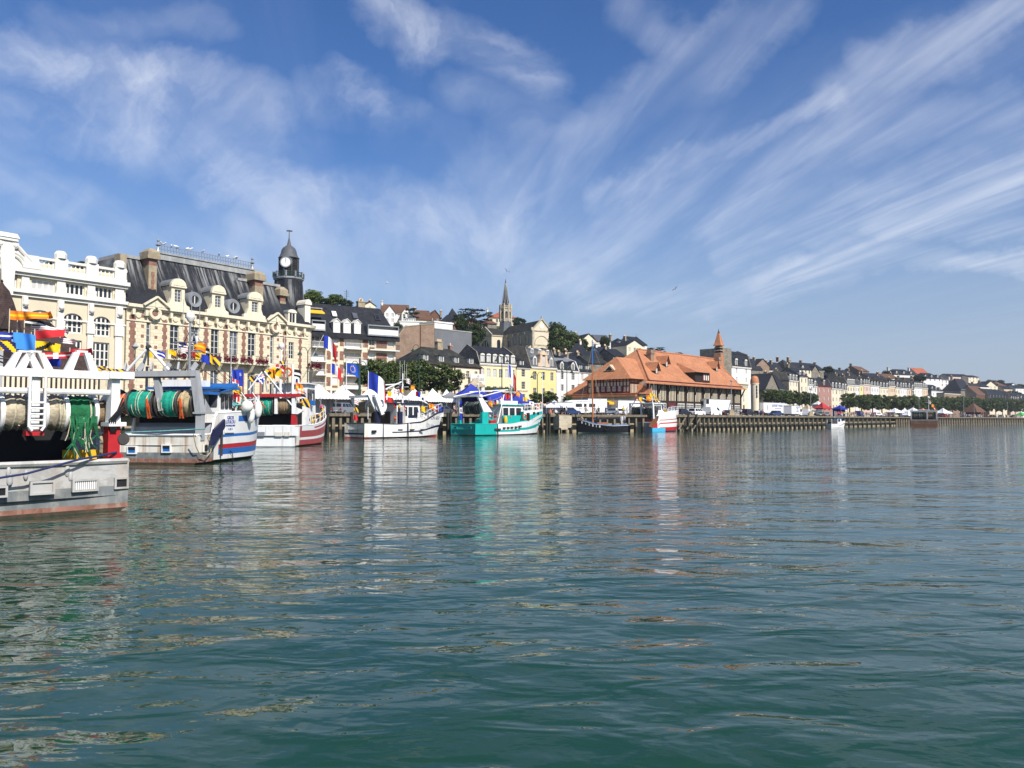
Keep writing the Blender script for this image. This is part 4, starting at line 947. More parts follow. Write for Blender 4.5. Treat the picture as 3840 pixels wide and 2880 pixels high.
b=MB();b.add([(L*.35,-.02,ze*.3),(L*.9,-.02,ze*.3),(L*.92,-1.5,ze*.3-.8),(L*.33,-1.5,ze*.3-.8),(L*.92,-1.5,ze*.3-1.1),(L*.33,-1.5,ze*.3-1.1)],[(0,1,2,3),(3,2,4,5)]);b.build('awning','awning_peach',H_)
P_=(2087,187,2170,193);a,r,L=bound(*P_);ze=hz(*P_,2128,1389).z
house('white_house','white house with two tall white dormers and pale-topped slate mansard',a,r,L,9,ze,hz(*P_,2128,1345,4.5).z,'white_stucco',None,'slate','mansard',4,2,2,'gable',1,zb=hz(*P_,2128,1357,1.3).z,top='zinc',balc=True,winw=1.2)
P_=(2171,194,2222,198);a,r,L=bound(*P_)
house('white_house','plain white house with dark slate roof close beside the fish market gable',a,r,L,9,hz(*P_,2195,1392).z,hz(*P_,2195,1352,4.5).z,'white_stucco',None,'slate','gable',4,2,2,'flat',1,glass='glass_blind')
# --------- J  church on the hill
def church():
 Y=262;a=Vector((gx(1996,Y),Y,0));rot=math.atan2(.52,.854)
 t=thing('church','old stone church on the hill with a pointed slate spire','church',a,rot)
 q=lambda px,py,y=0:loc(t,px,py,y=y)
 x1=q(2066,1270).x;xm=x1/2;zb=q(2030,1330).z-6;ze=q(1998,1238).z;zr=q(2030,1199).z
 mi=t.matrix_basis.inverted()
 LN=loc(t,1888,1270,x=0).y
 b=MB();b.poly([(0,0,zb),(x1,0,zb),(x1,0,ze),(xm,0,zr),(0,0,ze)],1)
 hs=[]
 for f in(.16,.38,.58,.78):hs.append(f*LN)
 for xx in(0,x1):b.poly([(xx,0,zb),(xx,LN+14,zb),(xx,LN+14,ze),(xx,0,ze)])
 b.poly([(0,LN+14,zb),(x1,LN+14,zb),(x1,LN+14,ze),(xm,LN+14,zr),(0,LN+14,ze)])
 b.build('wall',['church_stone','church_cream'],t)
 b=MB();roof_front(b,0,x1,.4,LN+14,ze,zr-.2,ov=.25,th=.12);b.build('roof','slate_moss',t)
 b=MB()
 for s,xa in((1,0),(-1,x1)):b.bar((xa-s*.35,-.1,ze-.1),(xm,-.1,zr+.3),.55,.35)
 b.box(-.3,x1+.3,-.22,-.005,ze-.25,ze+.15);b.box(-.1,x1+.1,-.16,-.005,q(2030,1296).z,q(2030,1292).z)
 R=x1*.36;zc=q(2030,1291).z+.1
 b.tube([(xm+R*math.cos(math.pi*i/14),-.06,zc+R*math.sin(math.pi*i/14))for i in range(15)],.16,0,5)
 for xa in(.1,x1-.75):b.box(xa,xa+.65,-.2,-.005,zb,ze-.26)
 b.lathe([(0,-.1),(.75,-.1),(.85,-.005)],(xm,0,ze+(zr-ze)*.36),14,1,'y');b.box(xm-.16,xm+.16,-.2,.2,zr+.2,zr+1.2)
 for xa in(-.2,x1+.2):b.box(xa-.3,xa+.3,-.3,.3,ze+.1,ze+1.0)
 b.build('facade_trim',['church_stone','white_trim'],t)
 for f in hs:
  b=MB();b.box(-.09,-.004,f-.62,f+.62,ze-4.6,ze-2.0);b.ext([(f+.62*math.cos(math.pi*i/8),ze-2.0+.6*math.sin(math.pi*i/8))for i in range(9)],'x',-.09,-.004);b.build('window','glass_dark',t)
  b=MB();b.box(-.45,-.005,f+1.1,f+1.6,zb,ze-.4);b.build('buttress','church_stone',t)
 b=MB();b.box(-.3,-.005,0,LN,ze-.45,ze-.1);b.build('cornice','church_stone',t)
 za=q(1990,1293).z
 b=MB();b.add([(0,.5,za),(0,LN,za),(-3.6,LN,za-2.2),(-3.6,.5,za-2.2)],[(0,1,2,3)],1);b.box(-3.5,-.01,.5,LN,zb,za-2.25);b.poly([(0,.5,za),(-3.6,.5,za-2.2),(0,.5,za-2.2)])
 b.add([(x1,.5,za),(x1,LN,za),(x1+3,LN,za-2.6),(x1+3,.5,za-2.6)],[(0,1,2,3)],1);b.poly([(x1,.3,za),(x1+3,.3,za-2.6),(x1+3,.3,zb),(x1,.3,zb)])
 b.build('aisle',['church_cream','slate_moss'],t)
 p=loc(t,1800,1250,y=LN+8);tw=5.6
 xt0=loc(t,1845,1250,y=LN).x
 y0,y1=LN,LN+9.5;ym=(y0+y1)/2;ztr=zr-.9
 b=MB();b.poly([(xt0,y0,zb),(xt0,y1,zb),(xt0,y1,ze),(xt0,ym,ztr),(xt0,y0,ze)],1);b.poly([(xt0,y0,zb),(0,y0,zb),(0,y0,ze),(xt0,y0,ze)],1);b.poly([(xt0,y1,zb),(0,y1,zb),(0,y1,ze),(xt0,y1,ze)])
 b.lathe([(2.9,ze-5.4),(2.9,ze-5.3)],(0,0,0),3,1)
 b.build('transept',['church_stone','church_cream'],t)
 b=MB()
 for ya in(y0-.2,y1+.2):vs=[(xt0-.2,ya,ze-.1),(xm,ya,ze-.1),(xm,ym,ztr),(xt0-.2,ym,ztr)];b.add(vs,[(0,1,2,3)])
 b.build('transept_roof','slate_moss',t)
 b=MB();b.bar((xt0-.15,y0-.3,ze-.1),(xt0-.15,ym,ztr+.2),.4,.4);b.bar((xt0-.15,y1+.3,ze-.1),(xt0-.15,ym,ztr+.2),.4,.4);b.box(xt0-.25,xt0-.005,y0-.2,y1+.2,ze-.5,ze-.1);b.box(xt0-.1,xm,y0-.25,y0-.005,ze-.5,ze-.1)
 for ya in(y0+.05,y1-.65):b.box(xt0-.18,xt0-.005,ya,ya+.6,zb,ze-.5)
 b.tube([(xt0-.05,ym+2.9*math.cos(math.pi*i/12),ze-4.6+2.9*math.sin(math.pi*i/12))for i in range(13)],.2,0,5);b.build('transept_trim','church_stone',t)
 b=MB();b.ext([(ym+2.7*math.cos(math.pi*i/12),ze-4.6+2.7*math.sin(math.pi*i/12))for i in range(13)],'x',xt0-.04,xt0-.004)
 for k_ in(-1,1):b.box(xt0-.14,xt0-.045,ym+k_*.9-.2,ym+k_*.9+.2,ze-4.6,ze-2.2,1)
 b.build('arch_window',['glass_dark','church_cream'],t)
 b=MB();xw=xt0*.42;b.box(xw-.7,xw+.7,y0-.08,y0-.004,ze-5.2,ze-2.4);b.ext([(xw+.7*math.cos(math.pi*i/8),ze-2.4+.7*math.sin(math.pi*i/8))for i in range(9)],'y',y0-.08,y0-.004);b.build('window','glass_dark',t)
 c=loc(t,1896,1170,y=ym);cx,cy=c.x,ym;Z=lambda py:loc(t,1896,py,y=ym).z
 s=(loc(t,1917,1190,y=ym).x-loc(t,1873,1190,y=ym).x)/2*.86
 b=MB();b.lathe([(s*1.5,zr-4),(s*1.12,Z(1226)),(s*1.0,Z(1207))],(cx,cy,0),8,0);b.build('tower_base','grey_slate',t)
 b=MB();b.lathe([(s,Z(1207)),(s,Z(1161)),(s*1.12,Z(1159)),(s*1.12,Z(1156)),(s*.9,Z(1155))],(cx,cy,0),8,0)
 b.lathe([(s*1.06,Z(1202)),(s*1.06,Z(1199))],(cx,cy,0),8,0)
 for i in range(8):a_=math.pi/4*i;b.bar((cx+s*math.cos(a_),cy+s*math.sin(a_),Z(1207)),(cx+s*math.cos(a_),cy+s*math.sin(a_),Z(1146)),.45);b.ball((cx+s*math.cos(a_),cy+s*math.sin(a_),Z(1144)),.35,n=6)
 for zz in(1149,1155):b.lathe([(s*1.03,Z(zz)),(s*1.06,Z(zz)+.25),(s*.98,Z(zz)+.25)],(cx,cy,0),8,0)
 for i in range(24):a_=2*math.pi*i/24;b.box(cx+s*math.cos(a_)-.08,cx+s*math.cos(a_)+.08,cy+s*math.sin(a_)-.08,cy+s*math.sin(a_)+.08,Z(1155),Z(1149))
 tw_=b.build('tower','church_stone',t)
 for i in range(8):
  a_=math.pi/4*(i+.5);d=Vector((math.cos(a_),math.sin(a_),0));e=Vector((-d.y,d.x,0));r_=s*math.cos(math.pi/8)+.03;b=MB();c0=Vector((cx,cy,0))+d*r_
  w=s*.22;pts=[(-w,Z(1195)),(w,Z(1195)),(w,Z(1176)),(w*.6,Z(1171)),(0,Z(1169)),(-w*.6,Z(1171)),(-w,Z(1176))]
  b.poly([c0+e*p_[0]+Vector((0,0,p_[1]))for p_ in pts]);
  for k_ in range(4):z_=Z(1193)+(Z(1176)-Z(1193))*k_/4;b.bar(c0+d*.05-e*w+Vector((0,0,z_)),c0+d*.05+e*w+Vector((0,0,z_)),.1,m=1)
  b.build('louvre',['dark_inside','church_stone'],tw_,fix=False)
 b=MB();b.lathe([(s*.70,Z(1153)),(s*.62,Z(1142)),(s*.10,Z(1062)),(s*.04,Z(1050)),(0,Z(1043))],(cx,cy,0),8,0)
 for i in range(8):a_=math.pi/4*i;b.bar((cx+s*.64*math.cos(a_),cy+s*.64*math.sin(a_),Z(1142)),(cx+s*.10*math.cos(a_),cy+s*.10*math.sin(a_),Z(1062)),.16,m=1)
 b.build('spire',['slate','lead_trim'],t)
church()
# --------- K  fish market
def market():
 Y0=160.5;A=Vector((gx(2428,Y0),Y0,GZ));rot=math.atan2(.75,.66)
 t=thing('fish_market','large half-timbered fish market hall with a huge orange tiled roof','market hall',A,rot)
 q=lambda px,py,y=0:loc(t,px,py,y=y)
 L=q(2776,1470).x;D=18.0;ze=q(2430,1427).z;
 yr=9.0;zr=q(2389,1310,yr).z;xr0=q(2389,1310,yr).x;xr1=q(2678,1340,yr).x
 zw=ze-.2
 b=MB();holes=[]
 n=11
 wall(b,0,L,-1,zw,[],dep=.2);b.poly([(L,0,-1),(L,D,-1),(L,D,zw),(L,0,zw)]);b.poly([(0,D,-1),(L,D,-1),(L,D,zw),(0,D,zw)]);b.poly([(0,0,-1),(0,D,-1),(0,D,zw),(0,0,zw)])
 b.build('wall','cream_stucco',t)
 b=MB();x=0.0
 zt0,zt1=3.0,zw
 while x<L:b.box(x,x+.2,-.09,-.004,zt0+.3,zt1);x+=.62
 b.box(0,L,-.13,-.005,zt0-.05,zt0+.35)
 for i in range(n+1):xx=L*i/n;b.box(xx-.25,xx+.25,-.2,-.006,0,zt1);b.bar((xx,-.1,zt1-2.6),(xx,-1.25,zt1-.3),.25,.25)
 b.build('timber_frame','timber_dark',t)
 for i in range(n):
  x0=L*i/n+.35;w=L/n-.7;b=MB()
  if i in(2,6):b.box(x0,x0+w,-.1,-.004,0,zt0-.1,1);b.box(x0+w*.25,x0+w*.75,-.14,-.101,0,2.3,2);b.build('door',['timber_red','timber_red','glass_mid'],t)
  else:window(t,x0+.1,.35,w-.2,zt0-.55,-.1,5,4,'glass_dark',fw=.13)
 zsk=loc(t,2141,1481,y=D+1).z
 xs=loc(t,2141,1481,y=D+.8).x;xs=min(xs,-4.0)
 b=MB();ov=1.4;slope=(zr-ze)/yr
 fe=ze-.5;sk=-1.2
 pts={'r0':(xr0,yr,zr),'r1':(xr1,yr,zr),'f0':(.6,-.1,ze+.15),'f1':(L+.2,-.1,ze+.15),'b1':(L+.5,D+1,ze-.6),'b0':(xs,D+1,zsk),'s0':(xs,-.6,zsk),'s1':(-.2,-1.6,zsk)}
 P=lambda*n_:[pts[k_]for k_ in n_]
 b.poly(P('r0','r1','f1','f0'));b.poly(P('r1','b1','f1'));b.poly(P('r1','r0','b0','b1'));b.poly(P('r0','f0','s1','s0','b0'))
 b.poly([(xs,-.6,zsk-.2),(-.2,-1.6,zsk-.2),(.6,-.1,zsk-.2),(.6,D+1,zsk-.2),(xs,D+1,zsk-.2)])
 for a_,c_ in(('b0','s0'),('s0','s1')):p0,p1=Vector(pts[a_]),Vector(pts[c_]);b.poly([p0,p1,p1-Vector((0,0,.2)),p0-Vector((0,0,.2))])
 b.add([(.4,-.1,ze+.05),(L+.3,-.1,ze+.05),(L+.6,-ov,fe),(-3.2,-ov,fe),(.4,-.1,ze-.15),(L+.3,-.1,ze-.15),(L+.6,-ov,fe-.2),(-3.2,-ov,fe-.2)],[(0,1,2,3),(7,6,5,4),(3,2,6,7),(0,3,7,4),(1,5,6,2)])
 b.tube([(xr0,yr,zr+.05),(xr1,yr,zr+.05)],.22,1,5);b.tube([pts['r0'],(.6,-.1,ze+.2)],.2,1,5);b.tube([pts['r1'],pts['f1']],.2,1,5)
 rf=b.build('roof',['orange_tile','orange_tile'],t)
 b=MB();b.box(-.2,L+.3,-.6,-.15,ze-.02,ze+.12);b.build('gutter','timber_red',t)
 qx=lambda px,py,x=xs:loc(t,px,py,x=x)
 xp=xs+.6;p0,p1=qx(2205,1440,xp),qx(2362,1440,xp);ya,yb=min(p0.y,p1.y),max(p0.y,p1.y)
 z0,z1=qx(2290,1476,xp).z,qx(2290,1417,xp).z
 zpr=loc(t,2311,1338,y=(ya+yb)/2).z;xpr=loc(t,2311,1338,y=(ya+yb)/2).x
 ym=(ya+yb)/2
 b=MB();xe=xs+(z1-zsk)/(zr-zsk)*(xr0-xs)+.6;xk=xs+(zpr-zsk)/(zr-zsk)*(xr0-xs)+.8;b.box(xp,xe,ya,yb,-1,z1);b.build('pavilion_wall','cream_stucco',t)
 b=MB();k_=ya
 xf=xp-.08
 b.box(xf,xp-.004,ya,yb,z0-.1,z0+.35);b.box(xf,xp-.004,ya,yb,z1-.9,z1-.7);b.box(xf,xp-.004,ya,yb,z1-.25,z1);b.box(xf,xp-.004,ya,yb,z1-1.95,z1-1.75)
 wy0,wy1=qx(2335,1445,xp).y,qx(2232,1445,xp).y
 nn=13
 for i in range(nn+1):yy=ya+(yb-ya)*i/nn;b.box(xf+.01,xp-.003,yy-.13,yy+.13,z0+.35,z1-.25)
 b.box(xf-.03,xp-.005,min(wy0,wy1)-.2,max(wy0,wy1)+.2,z0+.3,z1-1.75)
 k_=xp
 while k_<xe:b.box(k_,k_+.22,ya-.07,ya-.004,3.0,z1);k_+=.55
 b.box(xp,xe,ya-.09,ya-.004,z1-1.3,z1-1.05)
 b.build('timber_frame','timber_red',t)
 for i in range(5):
  f=(i+.5)/5;yy=wy0+(wy1-wy0)*f;w=abs(wy1-wy0)/5*.55
  o=window(t,0,0,w,(z1-1.85)-(z0+.45),0,2,4,'glass_mid',fw=.12)
  o.matrix_basis=Matrix.Translation((xf-.06,yy+w/2,z0+.45))@Matrix.Rotation(-math.pi/2,4,'Z')
 b=MB();o_=1.0
 e=[(xp-o_,ya-o_,z1-.35),(xp-o_,yb+o_,z1-.35)];r0=(xpr,ym,zpr);r1=(xk,ym,zpr)
 b.poly([e[0],e[1],r0]);b.poly([e[0],r0,r1,(xe,ya-o_,z1-.35)]);b.poly([e[1],(xe,yb+o_,z1-.35),r1,r0]);b.poly([(p_[0],p_[1],p_[2]-.15)for p_ in(e[0],e[1],(xe,yb+o_,z1-.35),(xe,ya-o_,z1-.35))]);b.build('pavilion_roof','orange_tile',t)
 m_=Vector(((e[0][0]+r0[0])/2,ym,(e[0][2]+r0[2])/2));b=MB()
 b.add([(m_.x-.75,ym-1.5,m_.z-.6),(m_.x-.75,ym+1.5,m_.z-.6),(m_.x-.6,ym,m_.z+.7),(m_.x+1.8,ym,m_.z+.75)],[(0,1,2),(0,2,3),(1,3,2)],0);b.poly([(m_.x-.8,ym-.9,m_.z-.5),(m_.x-.8,ym+.9,m_.z-.5),(m_.x-.68,ym,m_.z+.35)],1);b.build('roof_vent',['peach_wall','dark_inside'],t,fix=False)
 b=MB();b.box(xs+.4,-.01,.4,D,-1,zsk-.25);b.box(xs-.6,xs+1.0,0,D,zsk-.75,zsk-.35,1);b.build('skirt_wall',['cream_stucco','orange_tile'],t)
 def sd_(px,py,w=1.9,h=2.6):
  lo,hi=0.0,yr
  for _ in range(30):
   m=(lo+hi)/2;p=q(px,py,m)
   if p.z>ze+.15+(m+.1)*(zr-ze)/(yr+.1):lo=m
   else:hi=m
  return q(px,py,lo)
 for px,py in((2462,1402),(2500,1376),(2688,1392)):
  p=sd_(px,py);x,y,z=p;b=MB();w,h=1.0,2.5;k_=h/slope
  b.poly([(x-w*.6,y,z),(x+w*.6,y,z),(x+w*.6,y,z+1.0),(x,y,z+h*.85),(x-w*.6,y,z+1.0)],1);b.box(x-.3,x+.3,y-.05,y-.003,z+.1,z+1.2,2)
  for s in(-1,1):b.add([(x+s*w*1.1,y-.5,z+.6),(x,y-.5,z+h+.1),(x,y+k_,z+h+.1),(x+s*w*1.1,y+.8/slope,z+.7)],[(0,1,2,3)]);b.poly([(x+s*w*.6,y,z-.2),(x+s*w*.6,y,z+1.0),(x+s*w*.6,y+1.0,z+1.0)],1)
  b.build('dormer',['orange_tile','timber_dark','glass_blind'],t,fix=False)
 p=sd_(2632,1432);x,y,z=p;w=3.6;h=3.4;b=MB();b.box(x-w,x+w,y-.2,y+h/slope,z-.3,z+h-1.2,1);b.box(x-.2,x+w*.85,y-.28,y-.201,z+.2,z+h-1.5,2)
 for i in range(3):b.box(x+.3+i*1.0,x+.8+i*1.0,y-.36,y-.281,z+.4,z+h-1.7,3)
 b.add([(x-w-.5,y-1.0,z+h-1.3),(x+w+.5,y-1.0,z+h-1.3),(x+w-1,y+(h+.9)/slope,z+h+1.2),(x-w+1,y+(h+.9)/slope,z+h+1.2)],[(0,1,2,3)]);b.add([(x-w-.5,y-1.0,z+h-1.3),(x-w+1,y+(h+.9)/slope,z+h+1.2),(x-w-.5,y+h/slope,z+h-1.3)],[(0,1,2)])
 b.build('box_dormer',['orange_tile','timber_dark','timber_red','white_trim'],t,fix=False)
 for px,py,ptop in((2440,1347,1312),(2694,1358,1339)):
  p=sd_(px,py);z1_=q(px,ptop,p.y).z;b=MB();b.box(p.x-.7,p.x+.7,p.y-.5,p.y+.6,p.z-1,z1_-.9);b.box(p.x-.85,p.x+.85,p.y-.65,p.y+.75,z1_-.9,z1_-.6);b.box(p.x-.7,p.x+.7,p.y-.5,p.y+.6,z1_-.6,z1_);b.build('chimney','rust_brick',t)
 yt=yr+1;c=q(2696,1330,yt);Z=lambda py:q(2696,py,yt).z;s=.98;b=MB();cx=c.x
 b.box(cx-s,cx+s,yt-s,yt+s,zr-5,Z(1329));b.build('turret_base','orange_tile',t)
 b=MB()
 for i in range(3):z_=Z(1328-i*11);b.box(cx-s*.95,cx+s*.95,yt-s*.95,yt+s*.95,z_,z_+.35,tx=.1,ty=.1);b.box(cx-s*.7,cx+s*.7,yt-s*.7,yt+s*.7,z_+.35,z_+.75,1)
 b.build('louvre',['rust_brick','dark_inside'],t)
 b=MB();b.lathe([(s*1.65,Z(1297)),(s*1.2,Z(1286)),(s*.95,Z(1275)),(s*.32,Z(1247)),(0,Z(1245))],(cx,yt,0),4,0,a0=math.pi/4,a1=2*math.pi+math.pi/4);b.poly([(cx+sx_*s*1.17,yt+sy_*s*1.17,Z(1297))for sx_,sy_ in((1,1),(-1,1),(-1,-1),(1,-1))])
 b.lathe([(.35,Z(1249)),(.12,Z(1242)),(0,Z(1230))],(cx,yt,0),6,1);b.build('turret_spire',['orange_tile','timber_dark'],t)
 b=MB();x0,x1=L+.3,q(2822,1450).x;zA=q(2790,1437).z;b.box(x0,x1,1.2,D-2,-1,zA);
 for i in range(12):xx=x0+(x1-x0)*i/12;b.box(xx+.1,xx+.35,1.0,1.195,zA-1.0,zA-.2)
 b.box(x0,x1+.3,.8,1.19,zA-.2,zA+.15);b.build('annexe','cream_stucco',t)
 c=q(2830,1450,2.0);rr=1.05;b=MB();Z=lambda py:q(2830,py,2).z
 b.lathe([(rr*.8,-1),(rr,1.5),(rr,Z(1441)),(rr*1.12,Z(1440)),(rr*1.12,Z(1437))],(c.x,2,0),14,0);b.lathe([(rr*1.1,Z(1437)),(rr*1.05,Z(1425)),(rr*.85,Z(1415)),(rr*.45,Z(1410)),(0,Z(1409))],(c.x,2,0),14,1);b.build('corner_turret',['cream_stucco','orange_tile'],t,smooth=35)
 for zz in(1450,1462,1474,1486):
  b=MB();a_=math.atan2(-1,-.7);b.box(c.x+rr*math.cos(a_)-.2,c.x+rr*math.cos(a_)+.2,2+rr*math.sin(a_)-.12,2+rr*math.sin(a_)+.1,Z(zz)-.4,Z(zz)+.3);b.build('window','glass_mid',t)
 for f in(.25,.6):
  b=MB();xx=x0+(x1-x0)*f;b.box(xx-.35,xx+.35,1.12,1.196,.5,3.0);b.box(xx-.3,xx+.3,1.1,1.196,4.0,5.8,1);b.build('window',['timber_red','glass_blind'],t)
market()
# --------- houses on the hill
def hh(label,pl,pr,Y,yaw,yb,ye,yr_,dep=8,**kw):
 """house standing on the hill: left edge pl at depth Y, facade turned by yaw, heights from the photo's rows"""
 a=Vector((gx(pl,Y),Y,0));yaw=math.radians(yaw);mm=Matrix.Translation(a)@Matrix.Rotation(yaw,4,'Z')
 class o_:matrix_basis=mm
 L=loc(o_,pr,HOR,y=0).x;pm=(pl+pr)/2;zb=loc(o_,pm,yb,y=0).z;a.z=zb
 kind=kw.get('kind','gable');yy={'front':0,'mansard':dep/2,'flat':0}.get(kind,dep/2)
 ze=loc(o_,pm,ye,y=0).z-zb;zr=loc(o_,pm,yr_,y=yy).z-zb
 kw.setdefault('rows',2);kw.setdefault('cols',2);kw.setdefault('winh',1.5)
 return house(kw.pop('name','house'),label,a,yaw,L,dep,ze,zr,base=0,**kw)
HW=dict(trim=False)
o=hh('white hillside house with two gables and a brown tile roof',1428,1533,285,12,1212,1172,1144,9,wallm='white_stucco',roofm='brown_tile',rows=2,cols=4,chim=1,chm='white_stucco',glass='glass_blind')
hh('white gabled wing standing out of the left of the white hillside house',1438,1480,281,12,1212,1172,1146,6,wallm='white_stucco',roofm='brown_tile',kind='front',rows=2,cols=2,chim=0,glass='glass_blind',trim=False)
hh('white gabled wing at the right end of the white hillside house',1504,1538,282,12,1212,1175,1153,6,wallm='white_stucco',roofm='brown_tile',kind='front',rows=2,cols=2,chim=0,trim=False)
hh('small house with dark roof and cream gable over the apartment roof',1362,1405,280,40,1170,1145,1132,7,wallm='cream_stucco',roofm='dark_tile',kind='front',rows=1,cols=1,chim=2,chm='chimney_stone',trim=False)
hh('white flat roofed terrace house with glazed room below the white house',1496,1582,262,10,1245,1207,1207,8,wallm='white_stucco',kind='flat',rows=1,cols=5,chim=0,roofm='white_stucco',trim=False)
hh('small glazed white roof room on the terrace house',1522,1556,266,10,1210,1195,1195,5,wallm='white_trim',kind='flat',rows=1,cols=4,chim=0,roofm='zinc',trim=False,winh=3,glass='glass_mid')
hh('brown tiled chalet with half-timbered gable on the hilltop',1606,1652,288,18,1222,1190,1163,14,wallm='timber_brown',side='cream_stucco',roofm='brown_tile',kind='front',rows=2,cols=2,chim=0,trim=False)
hh('brown tiled long roof left of the hilltop chalet',1560,1618,284,18,1225,1198,1166,12,wallm='cream_stucco',roofm='brown_tile',kind='gable',rows=1,cols=2,chim=1,chm='white_stucco',trim=False)
hh('dark slate house with steep pointed roof on the hilltop',1682,1722,300,15,1215,1195,1155,9,wallm='white_stucco',roofm='slate',kind='pyr',rows=1,cols=2,chim=0,trim=False)
hh('white house under a dark slate hip roof below the pointed roof',1656,1712,285,15,1224,1202,1180,9,wallm='white_stucco',roofm='slate',kind='hip',rows=1,cols=2,chim=1,chm='white_stucco',trim=False)
hh('small brown pyramid roofed house in front of the orange roof',1700,1746,262,25,1252,1238,1204,9,wallm='timber_dark',roofm='brown_tile',kind='pyr',rows=1,cols=2,chim=0,trim=False)
hh('white house with bright orange hip roof among the trees',1746,1810,288,30,1232,1212,1196,9,wallm='white_stucco',roofm='red_tile',kind='hip',rows=1,cols=3,chim=0,trim=False)
hh('large house with red brown roof behind the church tower',1832,1935,330,10,1215,1190,1168,12,wallm='cream_stucco',roofm='red_tile',kind='hip',rows=1,cols=5,chim=1,chm='white_stucco',trim=False)
hh('small brown roofed house left of the church tower',1828,1862,300,30,1222,1212,1196,8,wallm='grey_stone',roofm='brown_tile',kind='pyr',rows=1,cols=2,chim=0,trim=False)
hh('tall white gabled house with dark slate roof right of the church trees',2178,2240,285,22,1318,1280,1252,9,wallm='cream_stucco',roofm='slate',kind='front',rows=2,cols=2,chim=1,trim=False)
hh('cream house with grey roof behind the small tree',2238,2292,290,15,1318,1278,1258,9,wallm='white_stucco',roofm='grey_slate',kind='gable',rows=2,cols=3,chim=0,trim=False)
hh('grand slate roofed villa at the top of the hill',2318,2378,292,30,1325,1295,1270,10,wallm='grey_stone',roofm='slate',kind='hip',rows=1,cols=3,dorm=2,dk='flat',chim=2,trim=False)
hh('white half-timbered gabled house with dark roof on the hilltop',2352,2412,285,32,1325,1296,1276,10,wallm='cream_stucco',roofm='slate',kind='front',rows=1,cols=3,chim=0,trim=False)
hh('white house end with steep slate roof beside the hilltop villa',2384,2428,298,40,1325,1292,1268,10,wallm='white_stucco',roofm='slate',kind='gable',rows=2,cols=2,chim=0,trim=False)
hh('long low slate house with three white shuttered windows below the church trees',2108,2198,245,18,1340,1316,1289,8,wallm='white_stucco',side='grey_stone',roofm='slate',kind='gable',rows=1,cols=3,chim=2,chm='white_stucco',trim=False,glass='glass_blind')
hh('slate roofed cottage above the white houses',2098,2150,226,25,1372,1346,1326,8,wallm='grey_stone',roofm='grey_slate',kind='gable',rows=1,cols=2,chim=1,chm='chimney_stone',trim=False)
hh('stone gabled cottage with dark roof behind the boat mast',2150,2192,222,30,1372,1344,1322,9,wallm='grey_stone',roofm='slate_moss',kind='front',rows=1,cols=1,chim=1,trim=False)
hh('dark slate terrace roof behind the mast',2190,2262,232,22,1362,1338,1318,9,wallm='grey_stone',roofm='slate',kind='gable',rows=1,cols=3,chim=0,trim=False)
hh('slate house with tall pale chimney left of the market ridge',2262,2310,238,28,1362,1334,1304,9,wallm='white_stucco',roofm='slate',kind='gable',rows=1,cols=2,chim=1,chm='white_stucco',dorm=1,dk='gable',trim=False)
hh('dark steep roof close behind the fish market gable',2300,2345,232,30,1370,1335,1312,9,wallm='grey_stone',roofm='slate',kind='gable',rows=1,cols=2,chim=1,chm='chimney_stone',trim=False)
hh('mossy slate roof with a skylight above the white house',2205,2280,214,28,1385,1362,1338,9,wallm='grey_stone',roofm='slate_moss',kind='gable',rows=1,cols=2,chim=0,trim=False)
hh('low slate roof between the white houses and the terrace',2120,2200,214,25,1390,1358,1336,9,wallm='grey_stone',roofm='slate',kind='gable',rows=1,cols=2,chim=2,trim=False)
hh('tall narrow house with white dormers and bare grey side wall behind the market turret',2746,2818,232,45,1440,1376,1322,9,wallm='white_stucco',side='grey_stone',roofm='slate',kind='mansard',rows=2,cols=2,dorm=2,dk='arch',chim=0,glass='glass_blind')
t,L=facade('grey_gable_wall','bare grey stone party wall rising behind the fish market turret','building',2714,226,2746,229)
q=lambda px,py,y=0:loc(t,px,py,y=y);MB().box(0,L,0,8,-1,q(2730,1306).z).build('wall','grey_stone',t);chimney(t,L*.5,2,q(2730,1306).z,1.6,.7,.9,'chimney_stone',4)
